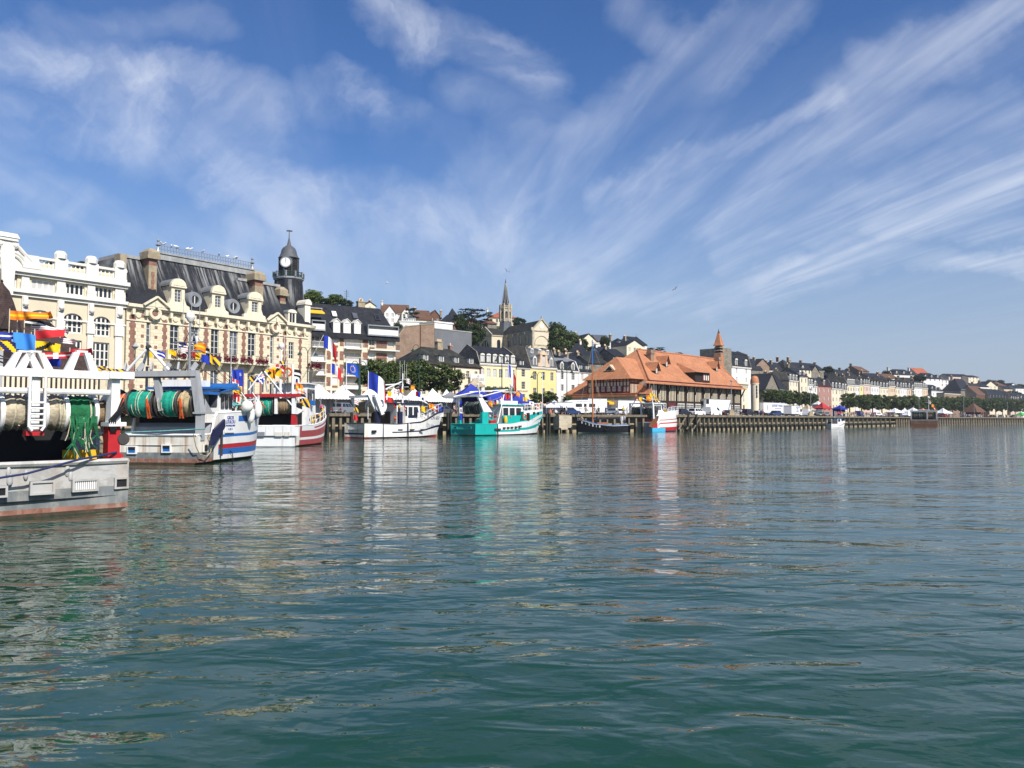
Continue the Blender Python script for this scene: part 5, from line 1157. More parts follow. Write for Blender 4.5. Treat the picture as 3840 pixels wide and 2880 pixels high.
far=[('dark slate pair of roofs on the skyline right of the market turret',2815,2862,300,30,1412,1385,1348,'gable','grey_stone','slate',1,2,0,2,'red_brick'),('red brick gable with slate roof right of the dormered house',2838,2888,290,35,1415,1372,1346,'front','rust_brick','slate',1,2,0,1,'red_brick'),('low slate roof under the brick gable',2822,2890,262,30,1440,1410,1384,'gable','grey_stone','slate',1,3,0,2,'red_brick'),('pale gabled house between dark roofs on the slope',2880,2925,290,30,1412,1385,1358,'hip','cream_stucco','slate',1,2,0,2,'chimney_stone'),('slate house with big stone stack on the slope',2905,2945,262,35,1430,1395,1362,'gable','grey_stone','slate',1,2,0,1,'chimney_stone'),('brown roof with two stacks on the skyline',2946,2990,300,30,1405,1378,1350,'hip','cream_stucco','slate_moss',1,3,0,2,'red_brick'),('long slate roof running along the skyline',2990,3045,320,28,1405,1385,1362,'gable','cream_stucco','slate',1,4,1,1,'chimney_stone'),('grey house with a tall stone stack on the slope',3036,3092,285,38,1415,1385,1366,'gable','grey_stone','slate',1,3,0,2,'chimney_stone'),('steep slate gable just left of the pink house',3045,3075,262,40,1425,1395,1372,'front','grey_stone','slate',1,1,0,1,'chimney_stone'),('dark gable roof behind the cream houses',3102,3150,280,40,1440,1410,1394,'front','slate','slate',0,0,0,0,'red_brick'),('row of brick stacks over dark roofs behind the cream houses',3150,3215,285,38,1432,1408,1390,'gable','grey_stone','slate',1,3,0,3,'rust_brick'),('brown brick gable end on the skyline above the long row',3225,3262,300,42,1425,1392,1378,'gable','rust_brick','brown_tile',1,1,0,1,'rust_brick'),('white walled house with dark hip roof on the skyline',3356,3437,480,25,1432,1404,1386,'hip','white_stucco','slate',1,5,3,2,'white_stucco'),('house under a steep orange tiled roof on the skyline',3441,3488,490,25,1428,1402,1382,'gable','cream_stucco','red_tile',1,2,0,0,'red_brick'),('wide slate mansard house below the orange roof',3466,3535,440,28,1432,1418,1400,'hip','white_stucco','slate',1,4,3,0,'red_brick'),('white block with balconies below the orange roof',3498,3560,400,28,1450,1425,1425,'flat','white_stucco','zinc',2,4,0,0,'red_brick'),('long pinkish apartment house on the skyline',3562,3640,540,22,1432,1412,1404,'gable','pink_wall','slate',1,6,0,0,'red_brick'),('cream apartment house right of the pinkish one',3636,3674,540,22,1436,1414,1409,'gable','cream_stucco','slate',2,3,0,0,'red_brick'),('slate roof with round window among the far houses',3560,3625,420,28,1458,1440,1428,'gable','white_stucco','slate',1,4,0,2,'red_brick'),('white house with two pointed gables far on the right slope',3697,3742,520,20,1465,1448,1430,'front','cream_stucco','slate',2,3,0,1,'red_brick'),('brown roofed villa far on the right slope',3742,3776,560,22,1462,1446,1432,'hip','cream_stucco','brown_tile',1,3,0,1,'red_brick'),('peach fronted house below the far villa',3768,3800,480,25,1478,1458,1446,'gable','peach_wall','slate',1,3,0,1,'red_brick'),('white gable on the ridge at the right edge',3790,3818,620,22,1462,1450,1437,'front','white_stucco','slate',1,2,0,0,'red_brick'),('small white house at the right edge of the hill',3812,3850,600,22,1472,1456,1446,'gable','white_stucco','slate',1,3,0,0,'red_brick'),('slate roofed house in the gap above the far mansard',3672,3712,470,25,1470,1450,1440,'gable','white_stucco','slate',1,3,0,1,'red_brick'),('grey roofed house in the middle of the far slope',3625,3680,450,25,1468,1448,1436,'hip','cream_stucco','slate_moss',1,4,0,1,'chimney_stone'),('small white house above the end of the cream row',3398,3450,400,28,1448,1430,1418,'gable','white_stucco','slate_moss',1,4,0,2,'chimney_stone'),('brown roofed house behind the middle of the cream row',3322,3372,400,28,1440,1418,1404,'gable','cream_stucco','brown_tile',1,3,0,2,'rust_brick'),('slate roof behind the cream row beside the brick gable',3262,3325,380,30,1440,1418,1402,'gable','grey_stone','slate',1,3,0,2,'rust_brick')]
for lb,pl,pr,Y,yaw,yb,ye,yr_,kd,wm,rm,rw,cl,dn,ch,cm in far:
 Y=max(Y,hit_line(off(QUAY,50),(pl+pr)/2).y+(14 if yr_>1395 else 34))
 hh(lb,pl,pr,Y,yaw,yb,ye,yr_,9,wallm=wm,roofm=rm,kind=kd,rows=rw,cols=cl,dorm=dn,dk='gable',chim=ch,chm=cm,trim=False)
# --------- right-hand row along the quay street
ROW=off(QUAY,33)
def row(label,pl,pr,ye,yr_,kind='mansard',zbp=None,name='house',inl=0,**kw):
 lr=off(QUAY,33+inl)if inl else ROW
 a=hit_line(lr,pl);c=hit_line(lr,pr);a.z=c.z=GZ;d=c-a;r=math.atan2(d.y,d.x);mm=Matrix.Translation(a)@Matrix.Rotation(r,4,'Z')
 class o_:matrix_basis=mm
 pm=(pl+pr)/2;dep=kw.pop('dep',10);ze=loc(o_,pm,ye,y=0).z;zr=loc(o_,pm,yr_,y=dep/2).z
 if kind=='mansard':kw['zb']=loc(o_,pm,zbp if zbp else ye+(yr_-ye)*.8,y=1.3).z
 kw.setdefault('rows',4);kw.setdefault('cols',2);kw.setdefault('side','grey_stone')
 return house(name,label,a,r,d.length,dep,ze,zr,kind=kind,**kw)
row('old grey stone gabled house beside the market dome',2868,2922,1462,1410,'front',wallm='grey_stone',rows=2,cols=1,chim=0,cat='house')
row('low white house with slate roof behind the first plane trees',2922,2959,1462,1412,'gable',wallm='white_stucco',rows=2,cols=3,chim=1,chm='chimney_stone')
row('narrow cream house with three white arched dormers',2960,2994,1427,1400,wallm='cream_stucco',dorm=3,chim=1,chm='chimney_stone',cols=3,rows=5)
row('tall plain cream house with bare stone stack above the trees',3000,3030,1411,1384,'gable',wallm='cream_stucco',dorm=2,chim=1,chm='chimney_stone',rows=5)
row('white house with two dormers left of the pink brick house',3031,3050,1441,1420,wallm='white_stucco',dorm=2,chim=0,rows=4)
row('very narrow white house touching the pink brick house',3051,3065,1448,1424,wallm='white_stucco',dorm=1,chim=0,cols=1)
pk=row('pink brick house with cream window bays and a pink turret dormer',3066,3117,1446,1420,wallm='pink_brick',dorm=1,chim=1,cols=3,rows=4,dface='pink_wall',balc=True,glass='glass_blind',cornice='timber_red')
row('cream house with ground floor awning right of the pink house',3118,3156,1457,1425,wallm='cream_stucco',dorm=3,chim=1,chm='chimney_stone',cols=3,balc=True)
row('cream house with dark steep mansard and two tall dormers',3157,3177,1461,1430,wallm='cream_stucco',dorm=2,chim=0)
row('wide cream house with four dormers in the long row',3178,3207,1443,1416,wallm='cream_stucco',dorm=4,chim=2,cols=3,chm='rust_brick')
row('pale cream house with grey dormers in the long row',3208,3223,1444,1418,wallm='white_stucco',dorm=3,chim=0,dface='zinc')
row('yellow house squeezed into the long row',3224,3238,1442,1415,wallm='yellow_wall',dorm=1,chim=1,cols=1)
row('pink fronted house with flower boxes in the long row',3239,3265,1441,1416,wallm='pink_wall',dorm=3,chim=0,cols=3,dk='gable')
row('white house with projecting white bay dormer in the long row',3266,3298,1446,1424,wallm='white_stucco',dorm=3,chim=1,cols=3,dk='gable')
row('cream house with three small dormers left of the peach house',3299,3333,1452,1432,wallm='cream_stucco',dorm=3,chim=1,cols=3)
row('peach house with tall carved white dormers',3334,3358,1447,1420,wallm='peach_wall',dorm=3,chim=1,dk='gable',cols=3)
row('cream house with stacked balconies beside the peach house',3359,3375,1453,1430,wallm='cream_stucco',dorm=1,chim=0,cols=2,balc=True)
row('white house with one dark upright window in the long row',3376,3403,1455,1428,wallm='white_stucco',dorm=3,chim=1,cols=3,glass='glass_blind')
row('small peach house with tall chimney in the long row',3404,3418,1457,1428,wallm='peach_wall',dorm=1,chim=1,cols=1)
row('dark bay fronted house in the long row',3419,3428,1462,1430,wallm='grey_stone',dorm=1,chim=0,cols=1)
row('bright white end house with five dormers',3429,3460,1453,1432,wallm='white_stucco',dorm=5,chim=1,cols=3,glass='glass_blind')
row('peach tinted end house closing the long row',3461,3480,1456,1434,wallm='peach_wall',side='grey_stone',dorm=3,chim=1,cols=2,glass='glass_blind')
row('white house with balconies standing apart right of the long row',3494,3537,1464,1446,'gable',wallm='white_stucco',dorm=3,chim=1,cols=3,balc=True,inl=8)
row('dark brick house with low flat roof left of the grey gable',3541,3602,1476,1470,'flat',wallm='rust_brick',rows=2,cols=4,chim=1,inl=4)
row('tall grey rendered house with steep dark roof near the pavilion',3604,3656,1462,1424,'hip',wallm='grey_stone',rows=3,cols=3,chim=1,inl=10,chm='chimney_stone')
row('brown tiled steep house between grey gable and arched block',3662,3706,1478,1452,'gable',wallm='timber_brown',side='chimney_stone',roofm='brown_tile',rows=3,cols=2,chim=1,inl=4)
row('wide cream block with arched openings and long slate mansard',3708,3788,1498,1462,wallm='cream_stucco',dorm=7,chim=0,rows=2,cols=6,dface='zinc',inl=2)
row('pink fronted house with slate mansard at the right edge',3789,3822,1502,1476,wallm='pink_wall',dorm=4,chim=1,rows=2,cols=3)
row('white house with slate mansard cut by the right edge',3823,3880,1500,1478,wallm='white_stucco',dorm=4,chim=1,rows=2,cols=4)
# --------- trees
CROWNS={}
def crown_mesh(kind,var):
 """unit crown (radius 1): leaf-sized faces in clumps through an uneven volume"""
 key=(kind,var)
 if key in CROWNS:return CROWNS[key]
 r=random.Random(var*17+len(kind));b=MB()
 n,per,ls,spread={'plane':(110,62,.062,.26),'round':(85,56,.066,.28),'pine':(40,60,.05,.22),'bush':(40,55,.09,.32),'fir':(46,36,.05,.16)}[kind]
 for i in range(n):
  while True:
   c=Vector((r.uniform(-1,1),r.uniform(-1,1),r.uniform(-1,1)))
   if kind=='plane':
    if max(abs(c.x),abs(c.y))**3+abs(c.z)**3<.72 and c.length>.25:break
   elif kind=='pine':
    if c.x*c.x+c.y*c.y<.8 and-.55<c.z<.75-.5*(c.x*c.x+c.y*c.y):c.z=round(c.z*2.2)/2.2+r.uniform(-.08,.08);break
   elif kind=='fir':
    if math.hypot(c.x,c.y)<.42*(1-c.z)*.9:break
   elif c.length<.82 and c.length>.3:break
  f=spread*r.uniform(.6,1.25);sq=.45 if kind=='pine' else.8
  for _ in range(per):
   d=Vector((r.gauss(0,1),r.gauss(0,1),r.gauss(0,1))).normalized();p=c+Vector((d.x,d.y,d.z*sq))*f*r.uniform(.55,1)
   nrm=(d+Vector((r.gauss(0,.6),r.gauss(0,.6),r.gauss(0,.6)+.3))).normalized();e1=nrm.cross(Vector((r.gauss(0,1),r.gauss(0,1),r.gauss(0,1)))).normalized();e2=nrm.cross(e1)
   s1,s2=ls*r.uniform(.7,1.4),ls*r.uniform(.5,1.0)
   b.poly([p-e1*s1,p-e2*s2,p+e1*s1,p+e2*s2])
 CROWNS[key]=b
 return b
TREEM={}
def tree(label,px,Y,wpx,ptop,pbot,kind='round',leaf='leaf_dark',group=None,z0=None,cat='tree',name=None,p=None):
 c=p if p else Vector((gx(px,Y),Y,0));Y=c.y
 if z0 is None:z0=max(GZ,hill_z(px,Y)-.3)
 zt,zb=at(px,ptop,Y).z,at(px,pbot,Y).z;w=wpx*Y/FPX/2;h=(zt-zb)/2;zc=(zt+zb)/2
 t=thing(name or{'pine':'pine_tree','bush':'shrub','fir':'fir_tree','plane':'plane_tree'}.get(kind,'leafy_tree'),label,cat,(c.x,c.y,z0),rnd.uniform(0,6),group)
 var=rnd.randrange(3);key=(kind,var,leaf)
 if key not in TREEM:
  o=crown_mesh(kind,var).build('crown',leaf,t,fix=False);TREEM[key]=o.data
 else:o=bpy.data.objects.new('crown',TREEM[key]);C.objects.link(o);o.parent=t
 o.matrix_basis=Matrix.Translation((0,0,zc-z0))@Matrix.Diagonal((w,w,h,1))
 b=MB();r=max(.12,w*.07);tz=max(zc-z0,.6)
 b.tube([(0,0,-.5),(.05*w,0,tz*.5),(0,.04*w,tz)],[r*1.3,r,r*.6],0,7)
 for k_ in range(4):a_=k_*1.6+var;b.tube([(0,0,tz*.75),(math.cos(a_)*w*.35,math.sin(a_)*w*.35,tz+h*.1),(math.cos(a_)*w*.45,math.sin(a_)*w*.45,tz+h*.3)],[r*.6,r*.4,r*.15],0,5)
 b.build('trunk','bark',t,smooth=True)
 return t
for i,(px,w,tp,bt,Y,lb)in enumerate(((1398,125,1346,1452,131,'clipped plane tree nearest the apartment block'),(1480,105,1352,1460,134,'clipped plane tree behind the white boat mast'),(1560,125,1350,1468,137,'broad clipped plane tree in front of the brick gable'),(1660,128,1364,1475,140,'clipped plane tree at the right end before the cafe'))):
 tree(lb,px,Y,w,tp,bt,'plane','leaf_plane','plane trees behind the market tents')
def quay_tree(label,px,inl,wpx,tp,bt):q=hit_line(off(QUAY,inl),px);tree(label,px,q.y,wpx,tp,bt,'plane','leaf_plane','plane trees along the quay road',z0=GZ,p=q)
for i,(px,w,tp)in enumerate(((2893,66,1458),(2935,62,1462),(2975,60,1464),(3018,62,1468),(3048,44,1474))):
 quay_tree(['first plane tree, beside the market dome','plane tree above the lettered trailer','plane tree in the middle of the clump behind the trailer','plane tree behind the tall lamp post','small plane tree at the right end of the trailer clump'][i],px,22,w,tp,1512+i*3)
quay_tree('plane tree standing alone right of the pink house',3186,22,62,1473,1532)
px=3232;k=0
while px<3850:
 w=62-(px-3232)*.045
 quay_tree('plane tree in the long hedge-like row along the quay road',px,20,w,1478+(px-3232)*.028+rnd.uniform(-3,3),1537+(px-3232)*.015);px+=w*.62;k+=1
DK='leaf_dark'
for a in(('round tree crown showing above the grand hall balustrade, leftmost',188,215,70,968,1030,'round',DK),('tree crown above the grand hall beside the middle pier',300,220,90,975,1040,'round',DK),('tree crown above the right end of the balustrade',415,222,60,990,1040,'round',DK),('light green tree just right of the clock turret',1165,200,85,1082,1150,'round','leaf_light'),('low dark shrub tree behind the apartment roof',1205,205,60,1118,1150,'bush',DK),('bushy green tree over the apartment roof',1248,205,90,1100,1150,'round','leaf_light'),('dark low tree behind the roof aerial',1295,210,60,1125,1155,'bush',DK),('dark cedar right of the white hillside house',1542,275,62,1140,1210,'pine','leaf_pine'),('wide dark pine on the hilltop left of the church',1768,285,165,1150,1215,'pine','leaf_pine'),('small dark pine at the left of the hilltop group',1718,270,55,1168,1225,'pine','leaf_pine'),('dark tree below the orange roofed house',1785,240,80,1205,1290,'round',DK),('dark green tree left of the church transept',1770,225,70,1235,1300,'round',DK),('low dark tree over the grey rendered wall',1730,232,60,1180,1250,'round',DK),('small tree beside the church tower roofs',1945,300,60,1190,1230,'bush',DK),('tallest dark tree right of the church gable',2092,252,80,1196,1310,'round',DK),('broad green tree on the slope right of the church',2110,246,110,1222,1330,'round','leaf_plane'),('dark tree lower down beside the church steps',2085,235,70,1270,1340,'round',DK),('green tree at the right of the church clump',2150,255,85,1250,1320,'round',DK),('tree in front of the white gabled hill house',2180,262,60,1262,1330,'round',DK),('tall narrow tree beside the grey roofed hill house',2270,272,44,1256,1312,'round',DK),('shrub under the white gabled hill house',2225,262,60,1298,1325,'bush',DK),('little fir on the skyline above the villa',2388,305,20,1252,1275,'fir','leaf_pine'),('flat topped pine on the skyline above the market ridge',2477,300,52,1297,1325,'pine','leaf_pine'),('small bush on the skyline left of the flat pine',2440,300,34,1303,1326,'bush',DK),('low pine on the skyline near the market turret',2548,320,40,1318,1336,'pine','leaf_pine'),('green tree beside the brown hillside chalet',1490,255,40,1205,1255,'round',DK),('shrub in front of the market pavilion',2060,150,70,1465,1520,'bush','leaf_plane'),('shrub by the white houses behind the camper van',2130,158,40,1480,1520,'bush','leaf_plane'),('round bush at the yellow house terrace',2010,150,60,1470,1515,'bush','leaf_plane'),('dark tree over the skyline roofs above the pink house',3110,330,45,1372,1398,'round',DK),('dark tree on the far hill left of the dark hip roof',3330,470,50,1388,1420,'round',DK),('green shrubbery between the far skyline villas',3450,430,60,1408,1432,'bush',DK),('dark tree on the far right skyline',3755,600,34,1422,1450,'round',DK),('round tree at the far right of the skyline',3720,610,40,1422,1448,'round',DK),('low tree group at the right edge of the hill',3830,640,50,1440,1465,'bush',DK),('bush at the right edge below the far houses',3800,520,60,1465,1490,'bush',DK)):
 tree(a[0],a[1],a[2],a[3],a[4],a[5],a[6],a[7])
# --------- boats
def lerp(a,b,t):return a+(b-a)*t
def sheer_fn(pts):
 def f(t):
  for(a,za),(c,zc)in zip(pts,pts[1:]):
   if a<=t<=c:k=(t-a)/(c-a)if c>a else 0;k=k*k*(3-2*k);return za+(zc-za)*k
  return pts[-1][1]
 return f
def hull(parent,L,B,sheer,mats,fm,tw=.86,rake=1.2,full=2.3,fr=(0,.08,.2,.3,.4,.5,.6,.7,.8,.9,1),N=30,bul=.7,round_=.0,name='hull',deck='paint_grey',wl=.82):
 """stern at x=0, bow at x=L; fm(t, f) picks the paint of each strip"""
 b=MB();ts=sorted(set([i/N for i in range(N+1)]));
 def hb(t):return B/2*((tw+(1-tw)*math.sin(min(1,t/.35)*math.pi/2))if t<.4 else max(0.012,1-((t-.4)/.6)**full))
 def pt(t,f,s,inset=0):
  z=sheer(t)*f;g=wl+(1-wl)*f**.8 if f>0 else wl*.85
  k=1-(1-g)*(.35+.65*min(1,t*1.2));y=max(hb(t)*k-inset,.0)
  x=t*L+rake*(f if f>0 else 0)*t**4-round_*(abs(y)/(B/2))**2*(1-t)**6
  return(x+.0,s*y,z if f>0 else f)
 fr2=(-.6,)+tuple(fr)
 for s in(-1,1):
  for i in range(len(ts)-1):
   for j in range(len(fr2)-1):
    tm,f_=(ts[i]+ts[i+1])/2,(fr2[j]+fr2[j+1])/2
    b.poly([pt(ts[i],fr2[j],s),pt(ts[i+1],fr2[j],s),pt(ts[i+1],fr2[j+1],s),pt(ts[i],fr2[j+1],s)],fm(tm,max(f_,0)))
 ny=6
 for j in range(len(fr2)-1):
  for i in range(ny):
   def tp(u,f):p=pt(0,f,1);return(-round_*((u)**2)+0*p[0],p[1]*u,p[2])
   u0,u1=-1+2*i/ny,-1+2*(i+1)/ny
   b.poly([tp(u0,fr2[j]),tp(u1,fr2[j]),tp(u1,fr2[j+1]),tp(u0,fr2[j+1])],fm(0,max((fr2[j]+fr2[j+1])/2,0)))
 hl=b.build(name,mats,parent,smooth=30)
 b=MB();th=.12
 for i in range(len(ts)-1):
  a,c=ts[i],ts[i+1]
  za,zc=sheer(a)-bul,sheer(c)-bul
  for s in(-1,1):
   p,q=Vector(pt(a,1,s,th)),Vector(pt(c,1,s,th))
   b.poly([p,q,(q.x,q.y,zc),(p.x,p.y,za)],1)
  pa,pc=pt(a,1,1,th),pt(c,1,1,th)
  b.poly([(pa[0],-pa[1],za),(pc[0],-pc[1],zc),(pc[0],pc[1],zc),(pa[0],pa[1],za)],0)
 p0=pt(0,1,1,th);b.poly([(.12,-p0[1],sheer(0)-bul),(.12,p0[1],sheer(0)-bul),(.12,p0[1],sheer(0)),(.12,-p0[1],sheer(0))],1)
 b.build('deck',[deck,mats[0]],parent,fix=False)
 b=MB()
 for s in(-1,1):b.tube([pt(t,1,s,.05)for t in ts],.075,0,6)
 b.tube([pt(0,1,-1,.05),(-round_*0,0,sheer(0)),pt(0,1,1,.05)],.075,0,6)
 return hl,pt,b
def drum(parent,p0,p1,R,segs,flange='steel_dark',fr=None,seed=1):
 """net drum from p0 to p1: flange discs with wound net or rope between them"""
 p0,p1=Vector(p0),Vector(p1);ax=(p1-p0).normalized();Lh=(p1-p0).length
 d=bpy.data.objects.new('net_drum',None);C.objects.link(d);d.parent=parent
 d.matrix_basis=Matrix.Translation(p0)@Vector((1,0,0)).rotation_difference(ax).to_matrix().to_4x4()
 r_=random.Random(seed);b=MB()
 for f in sorted({s[0]for s in segs}|{s[1]for s in segs}):
  x=f*Lh;b.lathe([(0,x-.05),(R*1.08,x-.05),(R*1.12,x),(R*1.08,x+.05),(0,x+.05)],(0,0,0),24,0,'x')
 b.lathe([(.12,-.3),(.12,Lh+.3)],(0,0,0),8,0,'x');b.build('flange',flange,d,smooth=35)
 for f0,f1,m,k in segs:
  x0,x1=f0*Lh+.06,f1*Lh-.06;n=max(8,int((x1-x0)/.09));b=MB();prof=[(.1,x0)]
  ph=r_.uniform(0,6)
  for i in range(n+1):
   x=lerp(x0,x1,i/n);bulge=1-.12*abs(2*i/n-1)**3
   prof.append((R*k*bulge*(1+.035*math.sin(i*2.1+ph)+r_.uniform(-.045,.045)),x))
  prof.append((.1,x1));nn=26;b.lathe(prof,(0,0,0),nn,0,'x')
  b.v=[(v[0]+r_.uniform(-.02,.02),v[1]*(1+r_.uniform(-.03,.03)),v[2]*(1+r_.uniform(-.03,.03)))for v in b.v]
  b.build('wound_net' if 'net' in m else 'wound_rope',m,d,smooth=60)
  if 'net' in m or 'rope' in m:
   b=MB()
   for q in range(max(3,int((x1-x0)*5))):
    a0=r_.uniform(0,6);xx=r_.uniform(x0,x1);dx=r_.uniform(-.15,.15);rr=R*k*1.03
    b.tube([(min(max(xx+dx*i/12,x0),x1),rr*math.cos(a0+i*.28),rr*math.sin(a0+i*.28))for i in range(13)],.022,0,4)
   b.build('rope','rope_pale' if 'tan' not in m else 'rope_tan',d)
 return d
def rails(parent,pts,h,m='paint_white',n=None,r=.03,mid=True):
 b=MB();pts=[Vector(p)for p in pts];up=Vector((0,0,h))
 b.tube([p+up for p in pts],r,0,5)
 if mid:b.tube([p+up*.5 for p in pts],r*.7,0,5)
 for p in pts:b.tube([p,p+up],r,0,5)
 return b.build('guard_rail',m,parent)
def frame_box(b,x,y0,y1,z0,z1,t=.06,d=.04,m=0):
 for yy in(y0,y1):b.box(x-d,x+d,yy-t/2,yy+t/2,z0-t/2,z1+t/2,m)
 for zz in(z0,z1):b.box(x-d,x+d,y0+t/2,y1-t/2,zz-t/2,zz+t/2,m)
def cloth(name,w,h,pat,mats,seed=0,wave=.10,droop=.25,nx=10,ny=6):
 """a flag hanging from its hoist at x=0; pat(u, v) picks the colour"""
 r_=random.Random(seed);ph=r_.uniform(0,6);k=r_.uniform(5,8);b=MB();vs=[]
 for j in range(ny+1):
  for i in range(nx+1):
   u,v=i/nx,j/ny
   y=wave*w*math.sin(u*k+ph+v*1.3)*u**.6;z=-h*(1-v)-droop*w*u*u*(1-.25*v)-.05*h*math.sin(u*4+ph)*u
   vs.append((u*w*(1-droop*.35),y,z))
 b.v=vs
 for j in range(ny):
  for i in range(nx):o=j*(nx+1)+i;b.f.append([o,o+1,o+nx+2,o+nx+1]);b.mi.append(pat((i+.5)/nx,(j+.5)/ny))
 return b.build(name,mats,None,smooth=80,fix=False)
FP={'half_tri':(['flag_blue','flag_white','flag_red'],lambda u,v:0 if u<.58 else 1 if u<.93 else 2),'tricolour':(['flag_blue','flag_white','flag_red'],lambda u,v:min(2,int(u*3))),'navy_yellow':(['flag_navy','flag_yellow'],lambda u,v:int((u+v*.7)*3)%2),'yellow_black':(['flag_yellow','flag_black'],lambda u,v:1 if abs(u-.45-(v-.5)*.6)<.16 else 0),'red':(['flag_red','flag_red'],lambda u,v:0),'red_white':(['flag_red','flag_white'],lambda u,v:1 if.4<u<.6 or.4<v<.6 else 0),'white_red':(['flag_white','flag_red'],lambda u,v:int(v*5)%2),'orange':(['flag_orange','flag_yellow'],lambda u,v:int(v*3)%2),'sky':(['flag_sky','flag_white'],lambda u,v:0),'blue':(['flag_blue','flag_white'],lambda u,v:0),'blue_white':(['flag_blue','flag_white'],lambda u,v:int(v*3)%2),'white_blue':(['flag_white','flag_navy'],lambda u,v:1 if.3<u<.7 and.3<v<.7 else 0),'yellow':(['flag_yellow','flag_yellow'],lambda u,v:0),'saltire':(['flag_blue','flag_white'],lambda u,v:1 if abs(u-v)<.13 or abs(u+v-1)<.13 else 0),'black_white':(['flag_black','flag_white'],lambda u,v:int(v*3)%2),'red_blue':(['flag_red','flag_blue'],lambda u,v:int(u*2)%2),'quarter':(['flag_red','flag_yellow','flag_navy','flag_white'],lambda u,v:int(u*2)+2*int(v*2)),'euro':(['flag_euro','flag_yellow'],lambda u,v:1 if.22<math.hypot((u-.5)*1.4,v-.5)<.32 and int((math.atan2(v-.5,u-.5)+3.15)*12/6.3*2)%2 else 0)}
def flag(parent,kind,p,w,h,yaw,seed=0,droop=.25,name='flag',wave=.1):
 m,f=FP[kind]
 o=cloth(name,w,h,f,m,seed,wave,droop,12 if kind!='euro' else 28,8 if kind!='euro' else 18)
 o.parent=parent;o.matrix_basis=Matrix.Translation(p)@Matrix.Rotation(yaw,4,'Z');return o
def bunting(label,a,b_,kinds,w,h,sag=.4,yaw=0,seed=0,group='strings of signal flags on the boats',rope='rope_pale'):
 """a line of signal flags between two points: the line is the thing, each flag a part"""
 a,b_=Vector(a),Vector(b_);t=thing('bunting_line',label,'flags',a,0,group);r_=random.Random(seed)
 P=lambda f:(b_-a)*f-Vector((0,0,sag*4*f*(1-f)));
 MB().tube([P(i/16)for i in range(17)],.015,0,4).build('line',rope,t)
 n=len(kinds)
 for i,k_ in enumerate(kinds):
  flag(t,k_,P((i+.5)/n),w*r_.uniform(.85,1.2),h*r_.uniform(.85,1.15),yaw+r_.uniform(-.6,.6),seed*31+i,r_.uniform(.1,.5),'flag',.16)
 return t
def boat(name,label,corner,half,rotdeg,cat='fishing boat'):
 """corner: the pixel where the starboard stern corner meets the water"""
 c=onz(corner[0],corner[1],0);r=math.radians(rotdeg);port=Vector((-math.sin(r),math.cos(r),0))
 return thing(name,label,cat,c+port*half,r)
def disc_text(*a):pass
